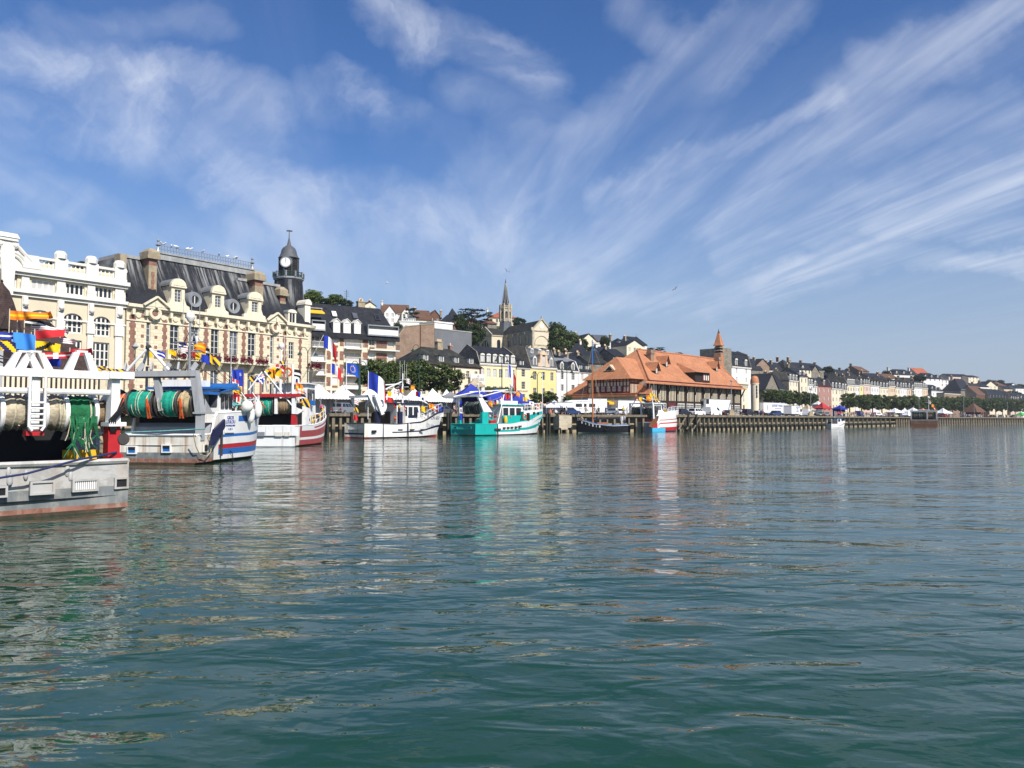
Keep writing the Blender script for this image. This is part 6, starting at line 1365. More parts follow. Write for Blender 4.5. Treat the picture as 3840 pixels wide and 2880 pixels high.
# ---- 1 the big grey-white stern at the left edge
def boat1():
 t=boat('stern_trawler','weathered white and grey trawler stern with net drums at the left edge',(478,1909),3.3,137)
 q=lambda px,py,x=0.0:loc(t,px,py,x=x)
 zt=q(470,1726).z
 sh=sheer_fn([(0,zt),(.2,zt+.1),(.6,2.0),(1,3.4)])
 hl,pt,g=hull(t,16,6.6,sh,['hull_worn','hull_grey','boot_rust','algae'],lambda tt,f:3 if f<.06 else 2 if f<.15 else 1 if f<.5 else 0,tw=.99,rake=1.5,fr=(0,.06,.15,.3,.5,.65,.8,1),bul=.9,round_=.12,wl=.985,deck='dark_inside')
 g.build('gunwale','hull_worn',t)
 for pa,pb,ya,yb,m in((-60,18,1826,1862,1),(110,195,1806,1850,0),(268,358,1799,1838,0),(425,470,1792,1828,1)):
  a,c=q(pa,(ya+yb)/2),q(pb,(ya+yb)/2);z1,z0=q((pa+pb)/2,ya).z,q((pa+pb)/2,yb).z;b=MB();y0,y1=sorted((a.y,c.y))
  frame_box(b,-.12,y0,y1,z0,z1,.05,.05);b.box(-.135 if m else-.128,-.06,y0,y1,z0,lerp(z0,z1,.55 if m else.93),1+m if m else 0);b.box(-.126,-.06,y0,y1,lerp(z0,z1,.56 if m else.94),z1,2)
  if not m and pa>200:
   for k_ in range(12):yy=y0+(y1-y0)*(k_+.5)/12;b.box(-.145,-.129,yy-.012,yy+.012,z0+.03,lerp(z0,z1,.9),1)
  b.build('freeing_port',['hull_worn','paint_white','dark_inside'],t)
 b=MB();r_=random.Random(3)
 for px,py,s_ in((30,1770,.05),(35,1800,.06),(95,1780,.05),(250,1765,.06),(262,1785,.05),(380,1765,.05),(385,1790,.055),(430,1762,.05),(437,1778,.04)):
  p=q(px,py);MB().ball((-.05,p.y,p.z),s_*1.4,0,8,(.5,.8,1.9)).build('dent','hull_worn',t,smooth=60)
 gx_=.35;G=lambda px,py:q(px,py,gx_)
 yR=G(425,1500).y;yL=3.0
 z1,z0=G(420,1396).z,G(420,1424).z
 b=MB();b.box(gx_-.22,gx_+.22,yR-.35,yL,z0,z1);b.box(gx_-.3,gx_+.3,yR-.42,yR+.2,z0+.02,z1+.01);b.tube([(gx_,yR,G(420,1473).z),(gx_,yL,G(420,1473).z)],.075,0,8);b.build('gantry_beam','paint_white',t)
 zr=G(420,1597).z
 b=MB();b.add([(gx_-.2,yR-.13,zr),(gx_+.2,yR-.13,zr),(gx_+.2,yR+.13,zr),(gx_-.2,yR+.13,zr),(gx_-.16,yR-.1,z0),(gx_+.16,yR-.1,z0),(gx_+.16,yR+.1,z0),(gx_-.16,yR+.1,z0)],[(0,1,5,4),(1,2,6,5),(2,3,7,6),(3,0,4,7)])
 b.box(gx_-.3,gx_+.3,yR-.24,yR+.2,zr-.01,zr+.1);b.build('gantry_post','paint_white',t)
 b=MB();b.box(gx_-.18,gx_+.18,yR-.13,yR+.17,zt-.4,zr-.012);b.box(gx_-.16,gx_+.2,yR-.3,yR+.17,zt-.05,zt+.18,ty=.1);b.build('post_foot','paint_red',t)
 for pc in(-40,88,130,305):
  b=MB();p=G(pc,1396);w=.22;zz=G(pc,1322 if pc>60 else 1372).z
  for s in(-1,1):b.add([(gx_-.05,p.y+s*w*1.4-.10,z1),(gx_-.05,p.y+s*w*1.4+.10,z1),(gx_-.05,p.y+s*w*.55+.07,zz),(gx_-.05,p.y+s*w*.55-.07,zz),(gx_+.1,p.y+s*w*1.4-.10,z1),(gx_+.1,p.y+s*w*1.4+.10,z1),(gx_+.1,p.y+s*w*.55+.07,zz),(gx_+.1,p.y+s*w*.55-.07,zz)],[(0,1,2,3),(7,6,5,4),(0,4,5,1),(1,5,6,2),(2,6,7,3),(3,7,4,0)])
  b.box(gx_-.05,gx_+.1,p.y-w*.6,p.y+w*.6,zz,zz+.05);b.build('stay_bracket','paint_white',t)
 b=MB();la,lb=G(100,1500).y,G(158,1500).y;zl0,zl1=G(130,1615).z,z0
 for yy in(la,lb):b.tube([(gx_-.25,yy,zl1-.0),(gx_-.25,yy,zl0+.1),(gx_-.25,(yy*3+la+lb)/5,zl0)],.035,0,6)
 for i in range(5):zz=lerp(zl0+.12,G(130,1510).z,i/4);b.tube([(gx_-.25,la,zz),(gx_-.25,lb,zz)],.028,0,6)
 b.box(gx_-.12,gx_+.12,(la+lb)/2-.09,(la+lb)/2+.09,zl0,z0);b.box(gx_-.14,gx_+.14,(la+lb)/2-.2,(la+lb)/2+.2,zl0-.12,zl0,1);b.build('ladder',['paint_white','paint_red'],t)
 dx=1.0;D=lambda px,py:q(px,py,dx)
 za,zb=D(200,1482).z,D(200,1612).z;R=(za-zb)/2;zc=(za+zb)/2
 def dr(pa,pb,segs,sd):a,c=D(pa,1550),D(pb,1550);drum(t,(dx,a.y,zc),(dx,c.y,zc),R,segs,'paint_white',seed=sd)
 dr(-150,104,[(0,.55,'net_beige',.98),(.55,1,'net_beige',.96)],1);dr(156,398,[(0,.31,'net_beige',1.0),(.31,.76,'net_green',1.0),(.76,1,'net_tan',.72)],2)
 b=MB();r_=random.Random(8)
 for k_ in range(26):
  px=r_.uniform(235,340);p=D(px,1590);y0=p.y;ln=r_.uniform(.2,.75);xx=dx-R-.03
  b.tube([(xx,y0,zc-.1),(xx-.04,y0+r_.uniform(-.05,.05),zc-R*.6),(xx+.05,y0+r_.uniform(-.12,.12),zc-R-ln*.5),(xx+.05,y0+r_.uniform(-.15,.15),zc-R-ln)],[.03,.03,.025,.012]if k_%4 else.014,0 if k_%4 else 1,5)
 b.build('loose_net',['net_green','rope_pale'],t)
 b=MB()
 b.box(2.6,2.75,-3.0,3.1,zt-.6,zc+R*.3);b.build('shelter_bulkhead','dark_inside',t)  # back wall coloured near black, standing in for shade under the shelter
 b=MB();b.box(2.4,6.5,-3.05,3.1,z0-.75,z0-.6);b.box(6.5,9.8,-1.9,1.9,z0-.6,z1+.9);b.build('wheelhouse','paint_grey',t)
 b=MB();b.box(6.4,6.495,-1.5,1.5,z1-.1,z1+.55);b.build('window','glass_dark',t)
 b=MB();b.tube([(5.5,.9,z0),(5.5,.9,z1+3.0)],[.11,.07],0,8);b.tube([(5.5,.2,z1+1.9),(5.5,1.6,z1+1.9)],.05,0,6);b.lathe([(.3,z1+2.95),(.3,z1+3.05),(0,z1+3.1)],(5.5,.9,0),12,0);b.build('mast','paint_white',t)
 b=MB();p=q(285,1700,1.6);b.box(1.3,1.9,p.y-.5,p.y+.25,zt-.6,zt+.25);b.build('fish_box','awning_yellow',t)
 b=MB();p=q(385,1640,1.9);
 for s in(-.18,.18):b.bar((1.7,p.y+s,zt-.6),(2.2,p.y+s*.4,zt+1.0),.06)
 for k_ in range(4):b.bar((1.75+k_*.1,p.y-.17,zt-.2+k_*.3),(1.75+k_*.1,p.y+.17,zt-.2+k_*.3),.05)
 b.build('trestle','galv',t)
 b=MB();p=q(320,1660,2.4);b.box(2.3,2.5,p.y-.35,p.y+.35,zt-.6,zt+.75);b.build('locker','paint_grey',t)
 b=MB()
 for k_ in range(4):b.tube([(gx_-.25,yR-.15-k_*.03,zr+.75-k_*.1),(gx_-.32,yR+.0-k_*.04,zr+.4),(gx_-.3,yR+.2-k_*.05,zr+.15),(gx_-.25,yR+.12-k_*.04,zr-.15)],.022,0,5)
 b.build('hose','rubber',t)
 b=MB();p=q(462,1630,.2);b.lathe([(0,-.06),(.15,-.06),(.17,0),(.15,.06),(0,.06)],(.2,p.y,p.z-.12),14,0,'x');b.tube([(.2,p.y,p.z+.05),(.2,p.y,p.z+.35)],.03,0,5);b.build('hanging_block','steel_dark',t)
 return t,q
B1,q1=boat1()
b=MB();W_=lambda px,py,x=-.35:B1.matrix_basis@q1(px,py,x)
rp=thing('mooring_rope','dark blue mooring rope sagging across the grey-white stern','rope',W_(-80,1815))
o0=rp.matrix_basis.translation
b.tube([W_(px,py,x)-o0 for px,py,x in((-80,1812,-.3),(0,1792,-.35),(100,1776,-.4),(200,1749,-.4),(300,1722,-.3),(380,1708,-.15),(436,1696,.15))],.03,0,6);b.build('rope','rope_blue',rp)
for i,(k_,pa,ya,w,h,x)in enumerate((('orange',36,1164,.35,.28,2.0),('orange',66,1172,.9,.22,2.2),('black_white',92,1192,.75,.25,2.4),('white_red',118,1222,1.0,.16,2.2),('red',130,1240,.75,.26,2.0),('sky',46,1246,.62,.50,1.4),('yellow_black',132,1278,.68,.26,1.4),('navy_yellow',-30,1268,.62,.32,1.3),('blue_white',-20,1246,.45,.2,1.2),('red_white',150,1322,.8,.2,1.8),('white_red',225,1268,.45,.16,2.0),('red',262,1310,.65,.22,2.0),('navy_yellow',362,1374,.25,.14,1.4),('navy_yellow',400,1380,.25,.14,1.4),('navy_yellow',430,1384,.25,.14,1.4),('blue',170,1336,.45,.3,2.6))):
 p=B1.matrix_basis@q1(pa,ya,x+.8)
 t_=thing('signal_flag',['orange and yellow flag at the top of the left trawler','long orange and yellow pennant on the left trawler','black and white striped flag above the red one','long red and white striped pennant','plain red flag above the yellow and black flag','big light blue banner on the left trawler','yellow flag with black diagonal blot','navy and yellow flag at the left edge','blue and white striped flag at the left edge','red flag with a white cross over the gantry','small red and white striped flag right of the yellow one','red pennant blowing off the dark awning','first small navy and yellow flag above the gantry end','second small navy and yellow flag above the gantry end','third small navy and yellow flag above the gantry end','dark blue flag behind the gantry brackets'][i],'flag',p,0,'signal flags on the left trawler')
 flag(t_,k_,(0,0,0),w*.92,h*.9,.35+rnd.uniform(-.25,.25),i,rnd.uniform(-.12,.28),'flag_cloth',.24)
 MB().tube([(0,0,-h-.4),(0,0,.05)],.015,0,4).build('hoist_line','rope_pale',t_)
def wheelhouse(t,x0,x1,w,z0,z1,wall='paint_white',roof='paint_white',win=None,slope=.15,nwin=3,name='wheelhouse'):
 b=MB();b.add([(x0,-w,z0),(x1+slope,-w,z0),(x1+slope,w,z0),(x0,w,z0),(x0+.05,-w*.94,z1),(x1,-w*.94,z1),(x1,w*.94,z1),(x0+.05,w*.94,z1)],[(0,1,5,4),(1,2,6,5),(2,3,7,6),(3,0,4,7),(4,5,6,7)])
 wh=b.build(name,wall,t);b=MB();b.box(x0-.25,x1+.4,-w-.15,w+.15,z1,z1+.12);b.build('roof',roof,wh)
 zz0,zz1=lerp(z0,z1,.5),lerp(z0,z1,.88)
 for s in(-1,1):
  for i in range(nwin):
   a=lerp(x0+.2,x1-.1,i/nwin);c=a+(x1-x0-.3)/nwin*.72;b=MB();yy=s*w*.985;b.box(a,c,min(yy,yy+s*.03),max(yy,yy+s*.03),zz0,zz1);b.build('window',win or 'glass_dark',wh)
 return wh
def mastset(t,x,y,z0,z1,arms=((.8,1.0),),radome=None,m='paint_white',r=.09,aer=3):
 b=MB();b.tube([(x,y,z0),(x,y,z1)],[r,r*.6],0,8)
 for f,hw in arms:zz=lerp(z0,z1,f);b.tube([(x,y-hw,zz),(x,y+hw,zz)],r*.45,0,6)
 for i in range(aer):yy=y+(i-(aer-1)/2)*.5;b.tube([(x+.1,yy,lerp(z0,z1,.8)),(x+.1,yy,z1+1.2+.5*(i%2))],.018,0,4)
 ms=b.build('mast',m,t)
 if radome:b=MB();b.lathe([(radome*.5,z1-.1),(radome*.95,z1+.1),(radome,z1+radome*.7),(radome*.8,z1+radome*1.4),(radome*.35,z1+radome*1.75),(0,z1+radome*1.8)],(x,y,0),14);b.build('radome','fender_white',ms,smooth=60)
 return ms
# ---- 2 white trawler with blue and red stripes
def boat2():
 t=boat('stripe_trawler','white trawler with blue and red stripes, green net drums and blue roof',(740,1742),2.35,82.5)
 q=lambda px,py,x=0.0:loc(t,px,py,x=x);S=lambda px,py,y=-2.3:loc(t,px,py,y=y)
 zt=q(700,1631).z
 sh=sheer_fn([(0,zt),(.13,zt),(.17,2.75),(.5,2.85),(1,3.35)])
 def fm(tt,f):
  if tt<.15:return 4 if f<.06 else 2 if f<.19 else 1 if f<.40 else 0
  if tt<.2:return 5 if f>.1 else 4
  if f<.05:return 4
  if.15<f<.27:return 6
  if.27<f<.36:return 7
  if.50<f<.56-.02*tt:return 6
  if.80<f<.92 and.42<tt<.80:return 6
  return 3
 hl,pt,g=hull(t,10.4,4.9,sh,['hull_cream_rust','hull_grey','boot_rust','hull_white','algae','hull_cream_rust','paint_blue','paint_red'],fm,tw=.97,rake=1.2,full=2.6,fr=(0,.06,.15,.19,.27,.36,.40,.50,.56,.68,.80,.92,1),N=44,bul=.55,round_=.08,wl=.93)
 g.build('gunwale','paint_white',t)
 for pa,py in((498,1687),(627,1682)):
  p=q(pa,py);b=MB();frame_box(b,-.07,p.y-.24,p.y+.24,p.z-.19,p.z+.19,.06,.05);b.box(-.085,-.03,p.y-.21,p.y+.21,p.z-.16,p.z+.16,1);b.box(-.11,-.086,p.y-.21,p.y+.21,p.z+.02,p.z+.16,2);b.build('freeing_port',['paint_white','paint_blue','dark_inside'],t)
 b=MB();p=S(760,1680);frame_box(b,0,0,.01,0,.01);b.v=[];b.f=[];b.mi=[]
 b.box(p.x-.2,p.x+.2,-2.49,-2.40,p.z-.22,p.z+.22);b.box(p.x-.14,p.x+.14,-2.52,-2.491,p.z-.16,p.z+.16,1);b.build('freeing_port',['hull_cream_rust','dark_inside'],t)
 gx_=.35;G=lambda px,py:q(px,py,gx_)
 yR,yL=G(740,1450).y,G(470,1450).y;z1,z0=G(640,1391).z,G(640,1412).z
 b=MB();b.box(gx_-.2,gx_+.2,yR,yL+.3,z0,z1);b.box(gx_-.22,gx_+.22,yR,yL+.3,z0-.07,z0-.004,1)
 for k_ in range(6):yy=lerp(yL,yR+.3,k_/5);b.bar((gx_-.1,yy,z1),(gx_+.2,yy+.12*(-1)**k_,z1+.42),.09,.25)
 b.build('gantry_beam',['paint_grey','dark_inside'],t)
 zq=G(765,1545).z;b=MB();b.add([(gx_-.22,yR-.35,zq),(gx_+.25,yR-.35,zq),(gx_+.25,yR+.0,zq),(gx_-.22,yR+.0,zq),(gx_-.2,yR+.0,z1+.02),(gx_+.2,yR+.0,z1+.02),(gx_+.2,yR+.36,z1+.02),(gx_-.2,yR+.36,z1+.02)],[(0,1,5,4),(1,2,6,5),(2,3,7,6),(3,0,4,7),(4,5,6,7)])
 b.box(gx_-.25,gx_+1.1,yR-.42,yR+.1,zq-.1,zq);b.box(gx_-.16,gx_+.2,yR-.36,yR-.02,zt-.3,zq-.1);b.add([(gx_+.25,yR-.3,zq),(gx_+1.1,yR-.3,zq),(gx_+.25,yR-.3,zq+.75),(gx_+.25,yR-.22,zq),(gx_+1.1,yR-.22,zq),(gx_+.25,yR-.22,zq+.75)],[(0,1,2),(5,4,3),(1,4,5,2)]);b.build('gantry_post','paint_grey',t)
 b=MB();b.bar((gx_,G(588,1430).y,z0-.07),(gx_+.1,G(603,1540).y,G(603,1540).z),.3,.25);b.build('gantry_leg','paint_grey',t)
 ap=q(557,1302,.5);b=MB()
 for px,xx in((477,.35),(634,.35),(530,1.6)):p=q(px,1386,xx);b.tube([ap,(xx,p.y,z1+.05)],.075,0,7)
 b.ball(ap,.16,1,8);b.tube([ap+Vector((0,0,-.1)),ap+Vector((0,0,-1.0))],.05,1,5);b.build('a_frame',['paint_white','steel_dark'],t)
 b=MB();p=q(507,1300,.8);b.tube([(.8,p.y,z1),(.8,p.y,p.z-.05)],.03,1,5)
 b.lathe([(0,p.z-.18),(.22,p.z),(0,p.z+.22)],(.8,p.y,0),4,0);b.build('radar_reflector',['galv','steel_dark'],t)
 dx=.95;D=lambda px,py:q(px,py,dx);R=(D(520,1465).z-D(520,1562).z)/2;zc=(D(520,1465).z+D(520,1562).z)/2
 def dr(pa,pb,segs,sd):drum(t,(dx,D(pa,1515).y,zc),(dx,D(pb,1515).y,zc),R,segs,'steel_dark',seed=sd)
 dr(450,592,[(0,.36,'net_orange',.78),(.36,1,'net_teal',1.0)],3);dr(608,741,[(0,.58,'net_teal',.98),(.58,1,'rope_tan',1.0)],4)
 b=MB();r_=random.Random(4)
 for pa in(470,585,705):
  y0=D(pa,1515).y
  for k_ in range(5):b.tube([(dx-R-.03,y0+r_.uniform(-.12,.12),zc+.25),(dx-R-.05,y0+r_.uniform(-.12,.12),zc-.2),(dx-R*.8,y0+r_.uniform(-.15,.15),zc-R-.1)],.03,0,5)
 b.build('loose_rope','net_orange',t)
 b=MB();b.box(1.9,2.0,-1.35,2.25,zt-.5,z0-.9);b.build('shelter_bulkhead','dark_inside',t)  # dark sheet behind the drums, shelter shade painted in
 zf=2.8
 zw=S(830,1462,-1.4).z
 wh=wheelhouse(t,2.7,4.4,2.1,zf-.9,zw,'paint_white','paint_blue',nwin=3,slope=-.35);MB().box(2.66,2.69,-1.95,-1.45,lerp(zf,zw,.25),lerp(zf,zw,.85)).build('window','glass_mid',wh)
 b=MB();b.box(1.5,2.6,-2.1,2.1,zw-.35,zw-.2);b.add([(2.6,-2.25,zw-.2),(4.5,-2.25,zw+.1),(4.5,1.6,zw+.1),(2.6,1.6,zw-.2),(4.5,-2.25,zw+.4),(4.5,1.6,zw+.4)],[(0,1,4),(3,5,2),(0,4,5,3),(1,2,5,4)]);b.build('roof_visor','paint_blue',t)
 b=MB();b.box(2.0,3.6,-1.0,1.0,zw+.12,zw+.5);b.build('roof_box','paint_white',t)
 mp=S(714,1385,-.9)
 m_=q(712,1300,2.2);ms=mastset(t,2.2,m_.y,z1-.3,q(706,1200,2.2).z,((.62,1.0),(.45,.7)),.26,'galv',.09,3)
 b=MB();b.bar((2.2,m_.y-.1,z1-.2),(2.2,m_.y-.45,zq),.22,.2);b.build('mast_foot','galv',t)
 for px,py,r,sq in((909,1524,.36,(1,1,1)),(927,1556,.24,(1,1,2.1)),(958,1535,.24,(1,1,2.3))):
  e=min((pt(i/60,1,-1)for i in range(24,60)),key=lambda e_:abs(proj(t.matrix_basis@Vector(e_))[0]-px));p=loc(t,px,py,x=e[0]);p.y=e[1]-r*.8;b=MB();b.ball(p,r,0,14,sq);b.tube([p+Vector((0,0,r*sq[2]*.9)),p+Vector((0,.4,r*sq[2]+.5))],.03,0,5);b.build('fender','fender_white',t,smooth=80)
 b=MB();r_=random.Random(11)
 for _ in range(60):
  p=Vector((r_.uniform(5.6,9.3),r_.uniform(-1.5,1.2),3.0+r_.uniform(0,.5)));b.tube([p,p+Vector((r_.uniform(-.4,.4),r_.uniform(-.4,.4),r_.uniform(-.2,.35))),p+Vector((r_.uniform(-.6,.6),r_.uniform(-.6,.6),r_.uniform(-.3,.3)))],.05,r_.randrange(3),4)
 b.build('heaped_net',['rope_teal','net_dark','net_orange'],t)
 rails(t,[pt(f,1,-1,.1)for f in(.5,.58,.66,.74,.82,.9,.97)],.7)
 ob=MB();p=S(812,1620,-2.62)
 c0=S(788,1668,-2.62);c1=S(800,1670,-2.62);c2=S(841,1600,-2.62);c3=S(840,1572,-2.62);c4=S(800,1612,-2.62)
 ob.ext([(c_.x,c_.z)for c_ in(c0,c1,c2,c3,c4)],'y',-2.70,-2.56);ob.build('trawl_door','paint_navy',t)
 b=MB();p0=S(846,1560,-2.47);p1=S(878,1622,-2.47);b.box(p0.x,p1.x,-2.50,-2.44,p1.z,p0.z);pl=b.build('name_plate','paint_white',t)
 xm=(p0.x+p1.x)/2;h=p0.z-p1.z;sz=(p1.x-p0.x)
 for i,(s_,f,k_)in enumerate((('GROS',.80,.26),('LOULOU',.56,.24),('TROUVILLE /MER',.38,.125),('I  LH  I',.16,.16))):text(pl,s_,xm,-2.51,p1.z+h*f,sz*k_*1.1,'text_blue')
 b=MB()
 a0=S(745,1628,-2.5);pts=[S(726,1628,-2.5),S(735,1675,-2.52),S(750,1705,-2.55),S(775,1712,-2.56),S(790,1695,-2.55),S(793,1660,-2.52),S(780,1630,-2.5)];b.tube(pts,.03,0,5);b.tube([S(862,1690,-2.45),S(872,1700,-2.46),S(875,1735,-2.45)],.025,1,5);b.build('rope_loop',['rope_tan','rubber'],t)
 b=MB();p=S(832,1655,-2.5);b.box(p.x-.05,p.x+.06,-2.53,-2.44,.35,2.0);b.build('rubbing_bar','steel_dark',t)
 b=MB();b.tube([q(470,1622,-.1),q(600,1617,-.2),q(770,1608,-.1)],.035,0,5);b.build('stern_line','rope_teal',t)
 return t,q,S,pt
B2,q2,s2,pt2=boat2()
WB=lambda t,p:t.matrix_basis@Vector(p)
bunting('short string of signal flags left of the second trawler mast',WB(B2,q2(520,1312,1.0)),WB(B2,q2(700,1300,2.2)),['yellow','blue_white','yellow','white_red'],.5,.3,.1,.4,1)
bunting('string of signal flags from the radome down to the blue roof',WB(B2,q2(700,1245,2.2)),WB(B2,s2(790,1345,-1.0)),['white_blue','orange','black_white','yellow','navy_yellow'],.6,.42,.1,.2,2)
bunting('string of flags hanging under the second trawler mast arm',WB(B2,q2(660,1270,2.2)),WB(B2,q2(765,1330,2.4)),['blue_white','white_red','red','yellow','blue'],.5,.4,.15,.3,3)
bunting('string of flags hanging over the bow of the striped trawler',WB(B2,s2(868,1375,0)),WB(B2,s2(875,1480,-.4)),['blue','red_white','yellow','red'],.55,.5,.1,.1,4)
# ---- 3 red trawler
def boat3():
 t=boat('red_trawler','red hulled trawler with white panelled stern, red gantry and green net drum',(1106,1676),2.6,87)
 q=lambda px,py,x=0.0:loc(t,px,py,x=x);S=lambda px,py,y=-2.4:loc(t,px,py,y=y)
 zt=q(1040,1597).z
 sh=sheer_fn([(0,zt),(.3,zt+.05),(1,3.0)])
 def fm(tt,f):
  if tt<.001:return 1
  if tt<.10:return 4
  if f<.06:return 3
  if.30<f<.42 and tt<.8:return 1
  if f>.74:return 2 if.82<f<.9 and tt>.35 else 1 if tt>.12 else 0
  return 0
 hl,pt,g=hull(t,15,5.2,sh,['hull_red','paint_white','paint_red','algae','hull_cream_rust'],fm,tw=.97,rake=1.5,fr=(0,.06,.18,.30,.42,.55,.66,.74,.82,.9,1),N=30,bul=.8,round_=.05,wl=.9)
 g.build('gunwale','paint_white',t)
 b=MB();xs=[910,965,996,1027,1060,1091,1120]
 for a,c in zip(xs,xs[1:]):
  p0,p1=q(a+1,1600,-.25),q(c-1,1634,-.25);b.box(-.25,-.03,p1.y,p0.y,p1.z,p0.z)
 b.build('stern_panel','paint_white',t)
 for a,c,m in((966,992,'galv'),(1031,1058,'hull_cream_rust'),(1066,1086,'hull_cream_rust')):
  b=MB();p0,p1=q(a,1620,-.29),q(c,1636,-.29);b.box(-.29,-.255,p1.y,p0.y,p1.z,p0.z);b.build('cover_plate',m,t)
 b=MB()
 for py in(1660,):
  p0,p1=q(930,1640,-.1),q(1056,1672,-.1);b.box(-.1,-.03,p1.y,p0.y,.05,p0.z);p0,p1=q(1058,1640,-.1),q(1105,1672,-.1);b.box(-.1,-.03,p1.y,p0.y,.05,p0.z)
 b.build('stern_plating','paint_white',t)
 gx_=.6;G=lambda px,py:q(px,py,gx_)
 yR,yL=G(1112,1480).y,G(948,1480).y;z1,z0=G(1040,1477).z,G(1040,1489).z
 b=MB();b.box(gx_-.25,gx_+.3,yR-.3,yL+.6,z0,z1);b.build('gantry_beam','paint_red',t)
 for px,w in((962,.14),(1036,.12)):b=MB();y=G(px,1500).y;b.box(gx_-.12,gx_+.12,y-w,y+w,G(px,1552).z,z0);b.build('gantry_leg','paint_white',t)
 zr=G(1100,1556).z;b=MB();y=G(1103,1570).y;b.box(gx_-.2,gx_+.3,y-.2,y+.2,zt-.6,zr);b.build('post_foot','paint_red',t)
 b=MB();c0,c1,c2,c3=G(1096,1552),G(1108,1484),G(1140,1540),G(1118,1553);b.ext([(p.y,p.z)for p in(c0,G(1096,1490),c1,G(1108,1527),c2,c3)],'x',gx_-.15,gx_+.2);b.build('gantry_bracket','paint_white',t)
 dx=1.3;D=lambda px,py:q(px,py,dx);zc=D(1000,1522).z;R=(D(1000,1490).z-D(1000,1560).z)/2
 drum(t,(dx,D(976,1520).y,zc),(dx,D(1033,1520).y,zc),R,[(0,1,'net_teal',1.0)],'steel_dark',seed=5);drum(t,(dx,D(1041,1520).y,zc),(dx,D(1096,1520).y,zc),R*.9,[(0,1,'net_tan',.95)],'steel_dark',seed=6)
 b=MB();b.box(2.3,2.4,-2.4,2.4,zt-.6,z0-.5);b.build('shelter_bulkhead','dark_inside',t)
 b=MB();b.box(.5,1.3,D(1040,1590).y-1.0,D(1040,1590).y+.2,zt-.5,zt+.1,tx=.2);b.build('fish_bin','galv',t)
 ap=q(988,1388,1.2);b=MB()
 for px,py,xx in((932,1463,.8),(1096,1522,.5),(985,1470,2.6),(1003,1470,2.4)):b.tube([ap,q(px,py,xx)],.07,0,6)
 b.ball(ap,.18,1,8);b.build('a_frame',['paint_white','steel_dark'],t)
 wheelhouse(t,6.0,8.6,1.7,zt,q(1050,1440,6).z,'paint_white','paint_white')
 m_=q(1054,1400,5.2);mastset(t,5.2,m_.y,zt+1.5,q(1054,1305,5.2).z,((.75,.9),),.28,'paint_white',.09,2)
 b=MB();y0,y1=q(1052,1400,4.5).y,q(1098,1400,4.5).y;zz=q(1070,1367,4.5).z;b.tube([(4.5,y0,zt+1.2),(4.5,y0,zz),(4.5,y1,zz),(4.5,y1,zt+1.5)],.12,0,7);b.build('goal_post','paint_white',t)
 b=MB();p=q(1080,1395,4.4);b.tube([p+Vector((0,.35*math.cos(.4+i*.42),.35*math.sin(.4+i*.42)))for i in range(11)],.09,0,8);b.build('life_ring','net_orange',t,smooth=60)
 rails(t,[pt(f,1,-1,.1)for f in(.3,.4,.5,.6,.7,.8,.9,.97)],.9)
 p=S(975,1530,2);
 b=MB();p=S(1152,1575,-2.62);b.box(p.x-.5,p.x+.5,-2.64,-2.58,p.z-.35,p.z+.35);pl=b.build('name_plate','paint_white',t)
 b=MB();r_=random.Random(12)
 for _ in range(40):f=r_.uniform(.35,.8);p=Vector(pt(f,1,-1,.2))+Vector((0,.1,.1));b.tube([p,p+Vector((r_.uniform(-.3,.3),r_.uniform(-.1,.2),r_.uniform(.3,.8)))],.06,r_.randrange(3),4)
 b.build('stowed_gear',['net_dark','awning_yellow','net_tan'],t)
 return t,q,S
B3,q3,s3=boat3()
bunting('tangled signal flags from the red trawler apex to its mast',WB(B3,q3(985,1385,1.3)),WB(B3,q3(1054,1345,5)),['yellow_black','orange','yellow_black','red_white','navy_yellow'],.8,.7,.3,.3,5)
bunting('signal flags from the red trawler mast down to its bow rail',WB(B3,q3(1090,1370,5)),WB(B3,s3(1135,1500,-2)),['black_white','white_blue','orange','white_red','black_white','navy_yellow'],.8,.7,.3,.3,6)
bunting('short string of flags left of the red trawler apex',WB(B3,q3(925,1405,1.0)),WB(B3,q3(988,1392,1.3)),['navy_yellow','saltire','white_red'],.8,.6,.2,.3,7)
p=at(866,1385,62);BN=thing('lettered_banner','blue feather banner with white letters on a thin staff','banner',p)
flag(BN,'blue',(0,0,0),1.0,1.35,.1,3,.1,'banner_cloth',.03)
MB().tube([(0,0,-4),(0,0,2.5)],.02,0,5).build('staff','paint_white',BN)
text(BN,'CRUS',.45,-.12,-.55,.36,'text_white')
